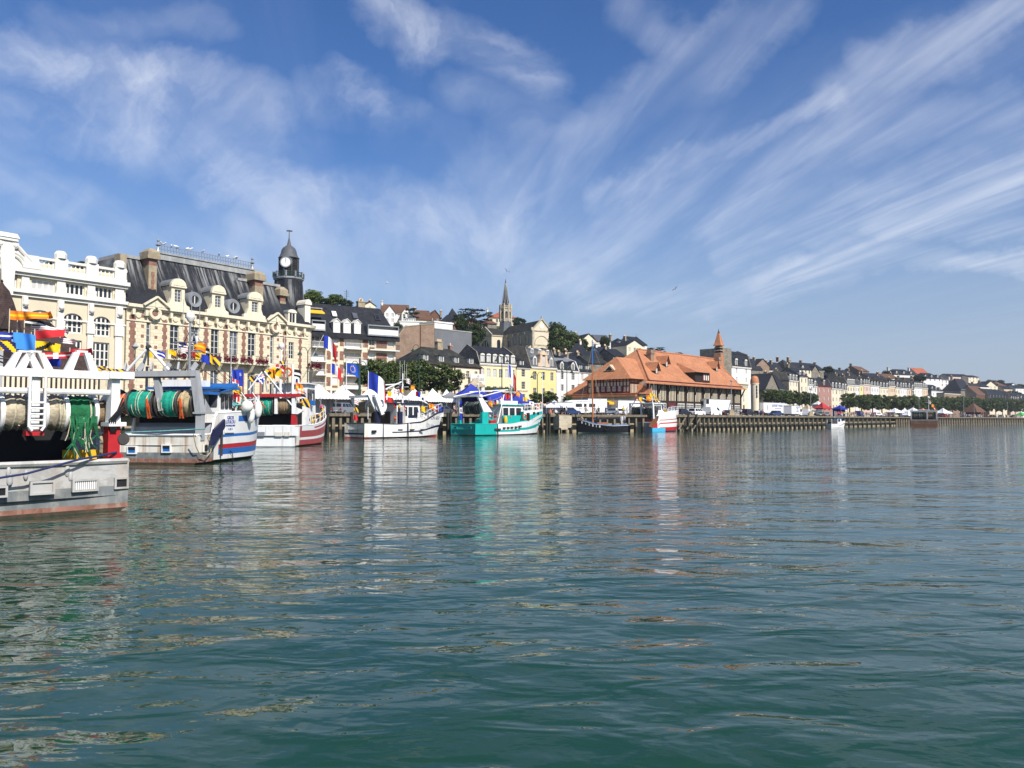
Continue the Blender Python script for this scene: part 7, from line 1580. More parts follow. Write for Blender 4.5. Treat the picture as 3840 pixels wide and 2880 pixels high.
# ---- 4 white boat with navy stripe
def boat4():
 t=boat('white_trawler','white fishing boat with navy stripe, red waterline and a large tricolour at the stern',(1381,1645),2.7,43.8)
 q=lambda px,py,x=0.0:loc(t,px,py,x=x);S=lambda px,py,y=-2.4:loc(t,px,py,y=y)
 zt=q(1340,1587).z
 sh=sheer_fn([(0,zt),(.35,1.75),(.6,2.0),(1,3.55)])
 def fm(tt,f):
  if f<.09:return 2
  if tt<.001:return 1 if.24<f<.36 else 3
  if tt<.04:return 3
  if.37<f<.46 and tt>.28:return 1
  if f>.93 and tt>.5:return 1
  return 0
 hl,pt,g=hull(t,12.6,5.3,sh,['hull_white','paint_navy','hull_red','hull_cream_rust'],fm,tw=.84,rake=1.4,fr=(0,.09,.24,.36,.37,.46,.6,.75,.93,1),N=34,bul=.8,round_=.35,wl=.9)
 g.build('gunwale','steel_dark',t)
 b=MB()
 for px in(1500,1545,1585):p=S(px,1612,-2.55);b.box(p.x-.35,p.x+.35,-2.66,-2.5,.98,1.12)
 b.build('freeing_port','steel_dark',t)
 for px in(1402,):p=S(px,1618,-2.45);b=MB();b.box(p.x-.3,p.x+.3,-2.6,-2.4,p.z-.15,p.z+.15);b.build('freeing_port','dark_inside',t)
 gx_=1.2;G=lambda px,py,x=gx_:q(px,py,x)
 yR,yL=G(1410,1500).y,G(1320,1500).y;zg=G(1350,1487).z
 b=MB();b.box(gx_-.25,gx_+.25,yR-.1,yL+.4,zg-.15,zg+.15)
 for y in(yR,yL):b.bar((gx_,y,zg),(gx_+1.0,y,zt+1.1),.28,.45)
 b.build('gantry','paint_white',t)
 p0,p1=S(1378,1480,-1.9),S(1440,1543,-1.9);b=MB();b.ext([(p0.x,p0.z),(p0.x+.6,p0.z),(p1.x+.2,p1.z),(p1.x-1.3,p1.z)],'y',-2.0,-1.7);b.build('gantry_cheek','paint_white',t)
 b=MB()
 for px in(1416,1500):p=S(px,1560,-1.9);b.box(p.x-.28,p.x+.28,-2.1,-1.6,zt-.6,p1.z)
 b.build('gantry_post','paint_navy',t)
 zc=G(1360,1525,2.0).z;drum(t,(2.2,yL-.3,zc),(2.2,yR+.3,zc),.75,[(0,.5,'net_tan',.95),(.5,1,'rope_tan',.9)],'paint_white',seed=7)
 b=MB();b.box(3.6,3.7,-2.1,2.1,zt-.6,zt+1.5);b.build('shelter_bulkhead','dark_inside',t)
 x0,x1=S(1488,1560,-1.7).x,S(1574,1560,-1.7).x;zr=S(1530,1515,-1.7).z
 wheelhouse(t,x0,x1,1.7,1.3,zr,'paint_white','paint_navy',nwin=4,slope=.3)
 b=MB();p=S(1502,1560,-1.75);b.box(p.x-.05,p.x+.75,-1.80,-1.72,1.5,zr-.35);b.build('door','hull_worn',t)
 b=MB();xa,xb=S(1532,1562,-1.78).x,S(1566,1556,-1.78).x;b.box(xa,xb,-1.80,-1.74,zt+.75,zt+1.05);b.build('name_board','paint_navy',t)
 m_=S(1510,1450,0);mastset(t,m_.x,0,zr,S(1510,1400,0).z,((.55,1.2),(.8,.7)),None,'paint_white',.13,4)
 b=MB();
 for pa,pya,pb,pyb in((1440,1462,1505,1432),(1425,1445,1500,1440)):b.tube([S(pa,pya,-.5),S(pb,pyb,0)],.09,0,6)
 b.build('derrick','paint_white',t)
 rails(t,[pt(f,1,-1,.1)for f in(.62,.68,.74,.8,.86,.92,.98)],1.0);rails(t,[pt(f,1,1,.1)for f in(.62,.74,.86,.98)],1.0)
 text(t,'CN 607',S(1630,1578,-2.0).x-.4,-2.62,2.35,.62,'text_black','hull_number',rot=(math.pi/2,0,math.radians(18)))
 b=MB();b.tube([S(1530,1585,-2.75),S(1531,1640,-2.75),S(1530,1650,-2.75)],.07,0,5);b.build('fender_line','rubber',t);MB().tube([S(1438,1588,-2.6),S(1438,1648,-2.6)],.04,0,5).build('fender_line','rubber',t)
 st=S(1381,1440,-1.2);b=MB();b.tube([(st.x,st.y,zt+.5),(st.x,st.y,S(1384,1392,-1.2).z)],.045,0,6);b.build('flag_staff','paint_white',t)
 return t,q,S,st
B4,q4,s4,st4=boat4()
E_f=thing('stern_ensign','large blue white and red flag flying at the stern of the white boat','flag',WB(B4,(st4.x,st4.y,s4(1384,1394,-1.2).z)))
flag(E_f,'half_tri',(.06,0,0),2.9,2.2,-.15,21,.72,'flag_cloth',.1)
bunting('signal flags between the white boat gantry and its mast',WB(B4,s4(1420,1470,-1)),WB(B4,s4(1508,1440,0)),['red_white','yellow','white_red','quarter'],.8,.7,.3,.3,8)
bunting('signal flags from the white boat mast down to its bow',WB(B4,s4(1515,1405,0)),WB(B4,s4(1650,1525,0)),['white_red','orange','red_blue','white_blue','black_white','orange','red_white','blue'],.75,.65,1.0,.3,9)
bunting('signal flags along the wheelhouse of the white boat',WB(B4,s4(1440,1480,-1.5)),WB(B4,s4(1590,1520,-1.5)),['red','quarter','red_white','white_blue','red_blue','yellow'],.75,.65,.7,.3,10)
bunting('small flags hanging at the white boat stern gantry',WB(B4,q4(1330,1480,0)),WB(B4,q4(1325,1570,0)),['white_red','navy_yellow','red'],.6,.6,.05,.3,11)
# ---- 5 turquoise and white boat
def boat5():
 t=boat('turquoise_trawler','turquoise and white fishing boat with white bow rails and rigging',(1793,1634),3.0,47)
 q=lambda px,py,x=0.0:loc(t,px,py,x=x);S=lambda px,py,y=-2.7:loc(t,px,py,y=y)
 zt=q(1740,1590).z
 sh=sheer_fn([(0,zt),(.4,1.75),(.62,2.1),(1,3.3)])
 def fm(tt,f):
  if f<.07:return 2
  if tt<.24:return 0
  if.22+.16*tt<f<.40+.16*tt:return 0
  return 1
 hl,pt,g=hull(t,16.2,6.0,sh,['paint_turq','paint_white','algae'],fm,tw=.88,rake=1.6,fr=(0,.07,.16,.22,.28,.34,.40,.46,.52,.58,.7,.85,1),N=40,bul=.8,round_=.25,wl=.9)
 g.build('gunwale','paint_turq',t)
 for px in(1713,1766):p=q(px,1604);b=MB();frame_box(b,-.27,p.y-.3,p.y+.3,p.z-.12,p.z+.12,.06,.05);b.box(-.3,-.2,p.y-.27,p.y+.27,p.z-.1,p.z+.1,1);b.build('freeing_port',['paint_turq','dark_inside'],t)
 for px,py in((1860,1610),(1872,1610),(1890,1605),(1905,1604),(1919,1603),(1935,1602),(1950,1599)):p=S(px,py,-2.95);b=MB();b.box(p.x-.28,p.x+.28,-3.06,-2.85,p.z-.13,p.z+.13);b.build('freeing_port','steel_dark',t)
 gx_=1.0;G=lambda px,py,x=gx_:q(px,py,x);yR,yL=G(1800,1500).y,G(1722,1500).y;zg=G(1760,1485).z
 b=MB();b.box(gx_-.3,gx_+.3,yR-.2,yL+.4,zg-.15,zg+.18);b.build('gantry_beam','paint_white',t)
 b=MB();p0,p1=S(1790,1488,-2.2),S(1835,1545,-2.2);b.ext([(p0.x,p0.z),(p0.x+.8,p0.z),(p1.x+.5,p1.z),(p1.x-1.3,p1.z)],'y',-2.35,-2.0);b.build('gantry_leg','paint_white',t);b=MB();b.bar((gx_,yL,zg),(gx_+.2,yL,zt+1.2),.35,.5);b.build('gantry_leg','paint_white',t)
 b=MB();p=S(1818,1570,-2.2);b.box(p.x-.7,p.x+.55,-2.4,-1.9,zt-.6,p1.z);b.box(gx_-.1,gx_+.5,yL-.3,yL+.3,zt-.6,zt+1.2);b.build('gantry_post','paint_turq',t)
 zc=G(1760,1530,2.2).z;drum(t,(2.4,yL-.4,zc),(2.4,yR+.4,zc),.9,[(0,.48,'net_dark',1),(.52,1,'net_dark',1)],'steel_dark',seed=9)
 b=MB();b.box(3.2,5.5,-.9,.9,zt-.6,zt+.7);b.tube([(4.4,-1.3,zt+.3),(4.4,1.3,zt+.3)],.55,0,12);b.build('winch','paint_turq',t)
 b=MB();p=S(1848,1580,-2.2);b.box(p.x-.7,p.x+.8,-2.3,-1.3,zt-.5,zt+.55,tx=.15);b.build('red_bin','paint_red',t)
 b=MB();p=S(1896,1576,-2.3);b.ball((p.x,-2.3,p.z),.55,0,10,(.6,.5,1.3));b.build('oilskin','awning_yellow',t,smooth=60)
 x0,x1=S(1885,1540,-1.9).x,S(1962,1540,-1.9).x;zr=S(1930,1520,-1.9).z
 wheelhouse(t,x0,x1,1.9,1.2,zr,'paint_white','paint_turq',nwin=3,slope=.3)
 b=MB();b.box(x0-.02,x1+.35,-2.0,-1.92,1.3,3.0);b.box(x0-.02,x1+.35,1.92,2.0,1.3,3.0);b.build('side_panel','paint_turq',t)
 b=MB();ts=[.62+.38*i/10 for i in range(11)]
 for s in(-1,1):
  for a,c in zip(ts,ts[1:]):
   pa,pc=Vector(pt(a,1,s,.04)),Vector(pt(c,1,s,.04));za,zc_=lerp(3.6,4.05,(a-.62)/.38),lerp(3.6,4.05,(c-.62)/.38)
   za=max(za,pa.z+.1);zc_=max(zc_,pc.z+.1);hA,hC=lerp(pa.z,za,.55),lerp(pc.z,zc_,.55)
   b.poly([pa,pc,(pc.x,pc.y,hC),(pa.x,pa.y,hA)],1);b.poly([(pa.x,pa.y,hA),(pc.x,pc.y,hC),(pc.x,pc.y,zc_),(pa.x,pa.y,za)],0)
 pa=Vector(pt(.62,1,1,.04));b.poly([(pa.x,-pa.y,pa.z),(pa.x,pa.y,pa.z),(pa.x,pa.y,3.6),(pa.x,-pa.y,3.6)],1)
 for a,c in zip(ts,ts[1:]):pa,pc=pt(a,1,1,.04),pt(c,1,1,.04);za,zc_=lerp(3.6,4.05,(a-.62)/.38),lerp(3.6,4.05,(c-.62)/.38);b.poly([(pa[0],-pa[1],za),(pc[0],-pc[1],zc_),(pc[0],pc[1],zc_),(pa[0],pa[1],za)],0)
 wb=b.build('whaleback',['paint_white','paint_turq'],t,fix=False)
 for px in(1998,2020):p=S(px,1556,-2.2);f=p.x/16.2;e=pt(min(.97,f),1,-1);b=MB();b.box(e[0]-.3,e[0]+.3,e[1]-.06,e[1]+.3,3.15,3.55);b.build('window','glass_dark',wb)
 e=pt(.68,1,-1);b=MB();b.box(e[0]-.7,e[0]+.5,e[1]-.03,e[1]+.5,2.2,3.4);b.build('doorway','dark_inside',t)
 e=pt(.66,1,-1);b=MB();p=Vector((e[0]-.5,e[1]-.08,2.75));b.tube([p+Vector((.4*math.cos(i*.57),0,.4*math.sin(i*.57)))for i in range(12)],.08,0,7);b.build('life_ring','net_orange',t)
 P_=lambda f,s:Vector((pt(f,1,s,.1)[0],pt(f,1,s,.1)[1],lerp(3.6,4.05,(f-.62)/.38)))
 rails(t,[P_(f,-1)for f in(.63,.69,.75,.81,.87,.93,.985)],1.0,r=.04);rails(t,[P_(f,1)for f in(.63,.75,.87,.985)],1.0,r=.04)
 m_=S(1918,1470,0);mastset(t,m_.x,0,zr,S(1918,1450,0).z,((.7,.9),),.3,'paint_white',.16,3)
 b=MB()
 for a_,c_ in(((1760,1470),(1905,1462)),((1795,1490),(1900,1462)),((1790,1440),(1800,1480)),((1700,1488),(1790,1468))):b.tube([S(*a_,-1.0),S(*c_,0)],.09,0,6)
 b.tube([S(1793,1436,-1),S(1800,1490,-1)],.07,0,6);b.tube([S(1890,1480,-2.2),S(1866,1588,-2.7)],.07,0,6);b.build('derrick','paint_white',t)
 b=MB();zz=S(1920,1500,0).z;b.box(x0+.3,x1-.5,-1.2,1.2,zr+.12,zr+.7);b.build('raft_canister','paint_white',t)
 text(t,'CHERBOURG',pt(.80,1,-1)[0],pt(.80,1,-1)[1]-.05,3.1,.01,'text_white')if False else None
 b=MB();b.tube([S(1866,1590,-3.0),S(1868,1634,-3.05)],.07,0,5);b.build('fender_line','rubber',t)
 return t,q,S
B5,q5,s5=boat5()
p=WB(B5,s5(1906,1368,0));E_f=thing('mast_flag','faded tricolour hanging from the turquoise boat mast staff','flag',p)
flag(E_f,'tricolour',(.05,0,0),2.3,1.9,.3,33,1.35,'flag_cloth',.08);MB().tube([(0,0,.2),(.3,0,-4.6)],.04,0,5).build('staff','paint_white',E_f)
bunting('signal flags between the turquoise boat gantry and wheelhouse',WB(B5,s5(1800,1500,-1)),WB(B5,s5(1905,1468,0)),['white_red','orange','quarter','red_white','red'],.8,.8,.6,.3,12)
bunting('signal flags from the turquoise boat mast to its bow rail',WB(B5,s5(1925,1455,0)),WB(B5,s5(2020,1520,0)),['orange','yellow','white_blue','red_white'],.8,.7,.4,.3,13)
bunting('dark blue flags hanging from the turquoise stern gantry',WB(B5,q5(1722,1490,.4)),WB(B5,q5(1724,1560,.4)),['blue','white_blue','blue'],.6,1.0,.05,.2,14)
# ---- 6 black sailing boat
def boat6():
 c=at(2350,HOR,134.5);t=thing('sailing_boat','black hulled old sailing boat with varnished mast and white number on its bow','sailing boat',(c.x,c.y,0),math.radians(182))
 S=lambda px,py,y=1.4:loc(t,px,py,y=y)
 sh=sheer_fn([(0,1.45),(.3,1.35),(.6,1.6),(1,2.45)])
 hl,pt,g=hull(t,8.5,2.9,sh,['paint_black','hull_worn','paint_white','paint_blue'],lambda tt,f:1 if f<.06 else 2 if.90<f<.95 else 0,tw=.55,rake=.15,full=3.2,fr=(0,.06,.25,.5,.75,.90,.95,1),N=26,bul=.35,round_=.5,wl=.7)
 g.build('gunwale','paint_blue',t)
 m_=S(2222,1500,0);zT=S(2222,1275,0).z
 b=MB();b.tube([(m_.x,0,.8),(m_.x,0,lerp(1,zT,.72))],[.14,.12],0,8);b.tube([(m_.x,0,lerp(1,zT,.72)),(m_.x,0,zT)],[.13,.07],1,8);b.bar((m_.x,-.25,zT),(m_.x,.25,zT),.05,m=1);ms=b.build('mast',['varnish','paint_blue'],t)
 b=MB()
 for px in(2205,2212,2262,2270):e=S(px,1568,1.2 if px%2 else-1.2);b.tube([(m_.x,0,lerp(1,zT,.70)),e],.025,0,4)
 b.tube([(m_.x,0,zT*.93),pt(1,1,1)],.02,0,4);b.tube([(m_.x,0,zT*.95),(.6,0,1.7)],.02,0,4);b.build('rigging','rope_tan',t)
 b=MB();z=2.35;b.tube([(m_.x-.1,0,z),(.3,0,z+.25)],.09,0,7);b.tube([(m_.x-.1,0,z+.2),(2.4,.03,z+.28),(.5,0,z+.42)],[.17,.2,.1],1,8);b.build('boom_and_sail',['paint_blue','tarp_brown'],t)
 b=MB();b.tube([(m_.x+1.8,.3,2.2),(m_.x+2.1,.2,2.7),(m_.x+2.3,.3,2.3)],[.35,.42,.2],0,7);b.build('furled_sail','net_tan',t)
 b=MB();b.box(.2,1.6,-.8,.8,1.2,1.4,0);b.box(3.6,5.2,-.6,.6,1.3,1.85,1);b.build('cabin_top',['paint_blue','varnish'],t)
 for i,ch in enumerate('Bs5818'):
  f=.92-.068*i;e=pt(f,.78,1);e2=pt(f-.03,.78,1);a=math.atan2(e2[1]-e[1],e2[0]-e[0])
  text(t,ch,e[0],e[1]+.04,e[2]-.18-.02*i,.56,'text_white','hull_number',rot=(math.pi/2,0,a))
 b=MB();e=pt(.45,.55,1);b.tube([Vector((e[0]+.28*math.cos(i*.57),e[1]+.1,e[2]+.28*math.sin(i*.57)))for i in range(12)],.08,0,7);b.build('tyre_fender','rubber',t)
 return t
B6=boat6()
# ---- 7 small red and white trawler
def boat7():
 t=boat('small_trawler','red and white trawler with grey stern boards and blue float at its waterline',(2452,1620),2.55,41.5)
 q=lambda px,py,x=0.0:loc(t,px,py,x=x);S=lambda px,py,y=-2.4:loc(t,px,py,y=y)
 zt=q(2400,1584).z
 sh=sheer_fn([(0,zt),(.12,zt),(.2,3.6),(1,4.1)])
 def fm(tt,f):
  if tt<.001:return 3
  if tt<.12:return 4
  if f<.06:return 5
  if f<.24:return 1 if tt<.85 else 0
  if.42<f<.48 or.60<f<.64:return 1
  return 0
 hl,pt,g=hull(t,10.2,5.1,sh,['hull_white','paint_red','hull_grey','hull_worn','paint_red','paint_sky'],fm,tw=.95,rake=1.0,full=2.6,fr=(0,.06,.15,.24,.33,.42,.48,.54,.60,.64,.75,.88,1),N=34,bul=.7,wl=.9)
 g.build('gunwale','paint_white',t)
 b=MB();p0,p1=S(2436,1606,-2.7),S(2490,1618,-2.7);b.box(-1.0,p1.x,-3.0,-2.5,.02,.75);b.build('float','paint_sky',t)
 b=MB();c_=[S(2432,1600,-2.75),S(2446,1604,-2.75),S(2466,1577,-2.75),S(2462,1563,-2.75),S(2438,1585,-2.75)];b.ext([(p.x,p.z)for p in c_],'y',-2.85,-2.68);b.build('trawl_door','rust',t)
 gx_=.5;G=lambda px,py,x=gx_:q(px,py,x);yR,yL=G(2448,1520).y,G(2362,1520).y;zg=G(2400,1513).z
 b=MB();b.box(gx_-.2,gx_+.2,yR-.1,yL+.1,zg-.12,zg+.12)
 for y in(yR,(yR+yL)/2,yL):b.bar((gx_,y,zg),(gx_+.2,y,zt+.4),.25,.35)
 b.build('gantry','paint_white',t)
 b=MB();b.box(gx_,gx_+.3,yR,yL,zt+.3,zt+.55);b.box(gx_,gx_+.3,yR-.1,yR+.4,zt-.4,zt+.5);b.box(gx_,gx_+.3,yL-.3,yL+.1,zt-.4,zt+.5);b.build('red_rail','paint_red',t)
 zc=G(2400,1542,1.3).z;drum(t,(1.4,yL-.2,zc),(1.4,yR+.2,zc),.85,[(0,.33,'net_dark',1),(.33,.66,'net_dark',.95),(.66,1,'net_dark',1)],'steel_dark',seed=10)
 b=MB();b.box(2.3,2.4,-2.2,2.2,zt-.5,zt+.9);b.build('shelter_bulkhead','dark_inside',t)
 ap=q(2388,1492,.8);b=MB()
 for px,py,xx in((2360,1538,.8),(2432,1540,.5)):b.tube([ap,q(px,py,xx)],.08,0,6)
 b.build('a_frame','paint_red',t)
 x0=S(2455,1540,-1.5).x;wheelhouse(t,x0,x0+2.2,1.5,3.0,S(2460,1515,-1.5).z,'paint_white','paint_white')
 m_=S(2447,1470,0);mastset(t,m_.x,0,3.2,S(2447,1468,0).z,((.8,.7),(.65,1.0)),None,'paint_white',.14,4)
 rails(t,[pt(f,1,-1,.1)for f in(.45,.55,.65,.75,.85,.95)],.9,r=.04)
 b=MB();r_=random.Random(2)
 for _ in range(14):p=Vector((r_.uniform(x0+1,x0+4),r_.uniform(-1.5,0),3.5+r_.uniform(0,.5)));b.ball(p,r_.uniform(.25,.4),r_.randrange(2),8)
 b.build('deck_buoy',['paint_red','paint_white'],t,smooth=70)
 return t,q,S
B7,q7,s7=boat7()
bunting('signal flags between the small trawler apex and mast',WB(B7,q7(2390,1490,.9)),WB(B7,s7(2445,1470,0)),['yellow','black_white','orange','yellow'],.9,.9,.2,.3,15)
bunting('signal flags behind the small trawler mast',WB(B7,s7(2450,1480,0)),WB(B7,s7(2475,1520,-.5)),['navy_yellow','white_blue','blue'],.9,.9,.1,.3,16)
# ---- 8, 9 the two small boats far along the quay
def boat8():
 p=onz(3108,1606,0);t=thing('motor_boat','small white motor boat with open dark stern moored under the crowd','boat',p,math.radians(18))
 sh=sheer_fn([(0,1.1),(.5,1.1),(1,1.9)])
 hl,pt,g=hull(t,4.9,2.2,sh,['paint_white','paint_navy'],lambda tt,f:1 if.62<f<.7 and tt>.5 else 0,tw=.9,rake=.4,fr=(0,.3,.62,.7,1),N=14,bul=.4);g.build('gunwale','paint_white',t)
 wheelhouse(t,2.2,3.4,.8,.9,2.6,'paint_white','paint_blue',nwin=1)
 b=MB();b.tube([(.2,-.9,1.0),(.3,-.9,2.4),(.3,.9,2.4),(.2,.9,1.0)],.06,0,6);b.tube([(2.2,.2,2.6),(2.2,.2,4.6)],.05,0,6);b.build('stern_frame','paint_white',t)
 b=MB();b.box(.3,1.8,-.8,.8,.9,1.7);b.build('fish_boxes','steel_dark',t)
boat8()
def boat9():
 p=onz(3519,1599,0);r=math.radians(62);port=Vector((-math.sin(r),math.cos(r),0));hw=4.2
 t=thing('brown_trawler','brown sterned trawler moored alone far along the quay','fishing boat',p+port*hw,r)
 sh=sheer_fn([(0,2.3),(.4,2.4),(1,4.0)])
 hl,pt,g=hull(t,16,8.4,sh,['hull_brown','rust','hull_white'],lambda tt,f:1 if f<.35 else(2 if f>.9 else 0),tw=.97,fr=(0,.1,.35,.7,.9,1),N=14,bul=.9,wl=.95);g.build('gunwale','steel_dark',t)
 b=MB();b.box(.5,1.0,-4,4,4.9,5.4)
 for y in(-3.8,-1,3.8):b.box(.5,1.0,y-.2,y+.2,2,4.9)
 b.build('gantry','paint_grey',t);drum(t,(1.8,3.2,3.8),(1.8,-3.2,3.8),1.0,[(0,.5,'net_dark',1),(.5,1,'net_tan',.9)],'steel_dark',seed=12)
 b=MB();b.box(3,3.2,-3.6,3.6,1.5,5);b.build('shelter_bulkhead','dark_inside',t);wheelhouse(t,8,10,1.8,2,5.6,'paint_grey','paint_white');mastset(t,4,-1.5,5,9.5,((.7,1),),.4)
 return t
B9=boat9()
bunting('signal flags on the far brown trawler mast',WB(B9,(4,-1.5,9.4)),WB(B9,(5,-4.0,5.2)),['white_red','orange','red_white','yellow'],1.1,1.0,.3,.3,17)
def busy(t,x0,x1,hw,z0,z1,mast,seed,n=12,gear=16):
 r_=random.Random(seed);b=MB()
 for i in range(n):
  a=Vector((mast[0],mast[1],lerp(mast[2]*.55,mast[2],r_.random())));e=Vector((r_.choice((x0,x1,lerp(x0,x1,r_.random()))),r_.choice((-1,1))*hw*r_.uniform(.3,1),z0+r_.uniform(0,.8)));b.tube([a,(a+e)/2-Vector((0,0,.08)),e],.018,0,4)
 b.build('rigging','steel_dark',t)
 for i in range(gear):
  x=lerp(x0,x1,r_.random());y=r_.uniform(-hw,hw)*.85;z=z1+r_.uniform(-.1,.3);b=MB();k=i%5
  if k==0:b.tube([(x,y,z),(x+r_.uniform(-.2,.2),y,z+r_.uniform(.7,1.6))],.04,0,5);nm,m='stanchion','paint_white'
  elif k==1:b.box(x-.2,x+.25,y-.25,y+.25,z,z+r_.uniform(.25,.5));nm,m='fish_crate',r_.choice(('paint_blue','awning_yellow','paint_grey'))
  elif k==2:b.tube([Vector((x+.25*math.cos(j*.7),y+.25*math.sin(j*.7),z+j*.012))for j in range(26)],.035,0,4);nm,m='rope_coil','rope_tan'
  elif k==3:b.ball((x,y,z+.2),.2,0,8);nm,m='buoy',r_.choice(('net_orange','paint_red','fender_white'))
  else:b.tube([(x-.5,y,z+.5),(x+.6,y+.2,z+.9)],.03,0,4);b.box(x-.06,x+.06,y-.05,y+.05,z,z+.6);nm,m='davit','galv'
  b.build(nm,m,t)
busy(B2,2.0,9.0,1.9,2.9,2.9,(2.2,-.6,8.5),1);busy(B3,2.5,11,2.2,2.2,3.6,(5.2,0,9),2);busy(B4,3.0,10.5,2.0,1.9,2.4,(6,0,8),3);busy(B5,3.0,13,2.3,2.2,2.6,(10,0,8),4,14,20);busy(B7,1.5,8,1.8,3.6,3.8,(4.5,0,8),5,8,10);busy(B1,3.0,6.4,2.6,3.5,3.05,(5.5,.9,6),6,8,10)
# --------- vehicles
def car(kind,paint,label,p,rot,group=None):
 """x forward; body with arches and tapering cabin, glass, lamps, four wheels with rims"""
 L,W,H,hood,x0,x1,r0,r1,belt={'hatch':(3.9,1.7,1.5,.9,.15,2.75,.5,1.95,.92),'suv':(4.5,1.85,1.75,1.05,.1,3.15,.45,2.45,1.08),'estate':(4.6,1.78,1.5,.92,.1,3.25,.45,2.5,.93),'mpv':(4.5,1.8,1.72,1.0,.1,3.7,.35,2.6,1.02),'van':(4.9,1.95,2.1,1.15,.05,4.35,.12,3.5,1.2)}[kind]
 t=thing('parked_car' if kind!='van' else 'parked_van',label,'car' if kind!='van' else 'van',p,rot,group)
 b=MB();w=W/2
 side=[(.05,.32),(L*.98,.32),(L,.5),(L-.04,hood*.72),(x1+.75 if kind!='van' else L-.1,hood),(x1,belt+.02),(x0,belt+.04),(0,belt*.8),(0,.5)]
 b.ext(side,'y',-w,w)
 for sx in(1,-1):b.add([(x0,sx*w*.985,belt),(x1,sx*w*.985,belt),(r1,sx*w*.80,H),(r0,sx*w*.80,H)],[(0,1,2,3)])
 b.poly([(r0,-w*.8,H),(r1,-w*.8,H),(r1,w*.8,H),(r0,w*.8,H)]);b.poly([(x0,-w*.985,belt),(r0,-w*.8,H),(r0,w*.8,H),(x0,w*.985,belt)]);b.poly([(x1,-w*.985,belt),(r1,-w*.8,H),(r1,w*.8,H),(x1,w*.985,belt)])
 b.build('body',paint,t)
 def q(a,u,v,sgn):X0=lerp(x0,r0,v);X1=lerp(x1,r1,v);return(lerp(X0,X1,u),sgn*(lerp(w*.985,w*.80,v)+.012),lerp(belt,H,v))
 spans=[(.06,.36),(.40,.66),(.70,.95)]if kind in('suv','estate','mpv')else[(.08,.48),(.54,.93)]if kind=='hatch' else[(.72,.95)]
 for sgn in(-1,1):
  for a,c in spans:MB().poly([q(0,a,.10,sgn),q(0,c,.10,sgn),q(0,c,.86,sgn),q(0,a,.86,sgn)]).build('window','glass_dark',t)
 MB().poly([(lerp(x1,r1,.1)+.015,-w*.86,lerp(belt,H,.1)),(lerp(x1,r1,.1)+.015,w*.86,lerp(belt,H,.1)),(lerp(x1,r1,.9)+.015,w*.72,lerp(belt,H,.9)),(lerp(x1,r1,.9)+.015,-w*.72,lerp(belt,H,.9))]).build('windscreen','glass_dark',t)
 if kind!='van':MB().poly([(lerp(x0,r0,.12)-.015,-w*.82,lerp(belt,H,.12)),(lerp(x0,r0,.12)-.015,w*.82,lerp(belt,H,.12)),(lerp(x0,r0,.88)-.015,w*.70,lerp(belt,H,.88)),(lerp(x0,r0,.88)-.015,-w*.70,lerp(belt,H,.88))]).build('rear_window','glass_dark',t)
 R=.33 if kind in('suv','van')else.3
 for wx in(L*.19,L*.80):
  for sgn in(-1,1):
   y=sgn*(w-.08);wh=MB().lathe([(0,-.1),(R,-.1),(R,.1),(0,.1)],(0,0,0),14,0,'y').build('wheel','rubber',t);wh.matrix_basis=Matrix.Translation((wx,y+sgn*.03,R))
   rm=MB().lathe([(0,sgn*.12),(R*.62,sgn*.115)],(0,0,0),12,0,'y').build('rim','galv',wh)
 for sgn in(-1,1):
  MB().box(L-.06,L+.012,min(sgn*w*.55,sgn*w*.95),max(sgn*w*.55,sgn*w*.95),hood*.62,hood*.78).build('headlight','lamp_clear',t)
  MB().box(-.015,.06,min(sgn*w*.68,sgn*w*.97),max(sgn*w*.68,sgn*w*.97),belt*.62,belt*.86).build('taillight','lamp_red',t)
 MB().box(-.02,.05,-.26,.26,.55,.66).build('number_plate','plate',t)
 b=MB();b.box(-.03,.1,-w*.97,w*.97,.3,.46);b.box(L-.1,L+.03,-w*.97,w*.97,.3,.46);b.build('bumper','rubber',t)
 return t
PROTO={}
def park(kind,paint,label,px,inl,face='along',group='cars parked on the quay'):
 p=hit_line(off(QUAY,inl),px);p2=hit_line(off(QUAY,inl),px+4);a=math.atan2(p2.y-p.y,p2.x-p.x);p.z=GZ
 a+={'along':0,'back':math.pi,'in':math.pi/2,'out':-math.pi/2,'slant':.7,'slantb':math.pi+.7}.get(face,0)if isinstance(face,str)else face
 L={'hatch':3.9,'suv':4.5,'estate':4.6,'mpv':4.5,'van':4.9}[kind];c=Vector((math.cos(a),math.sin(a),0));p=p-c*L/2
 if kind not in PROTO:PROTO[kind]=(car(kind,paint,label,p,a,group),paint);return PROTO[kind][0]
 src,sp=PROTO[kind]
 return dup(src,p,a,label,swap={sp:paint}if sp!=paint else None)
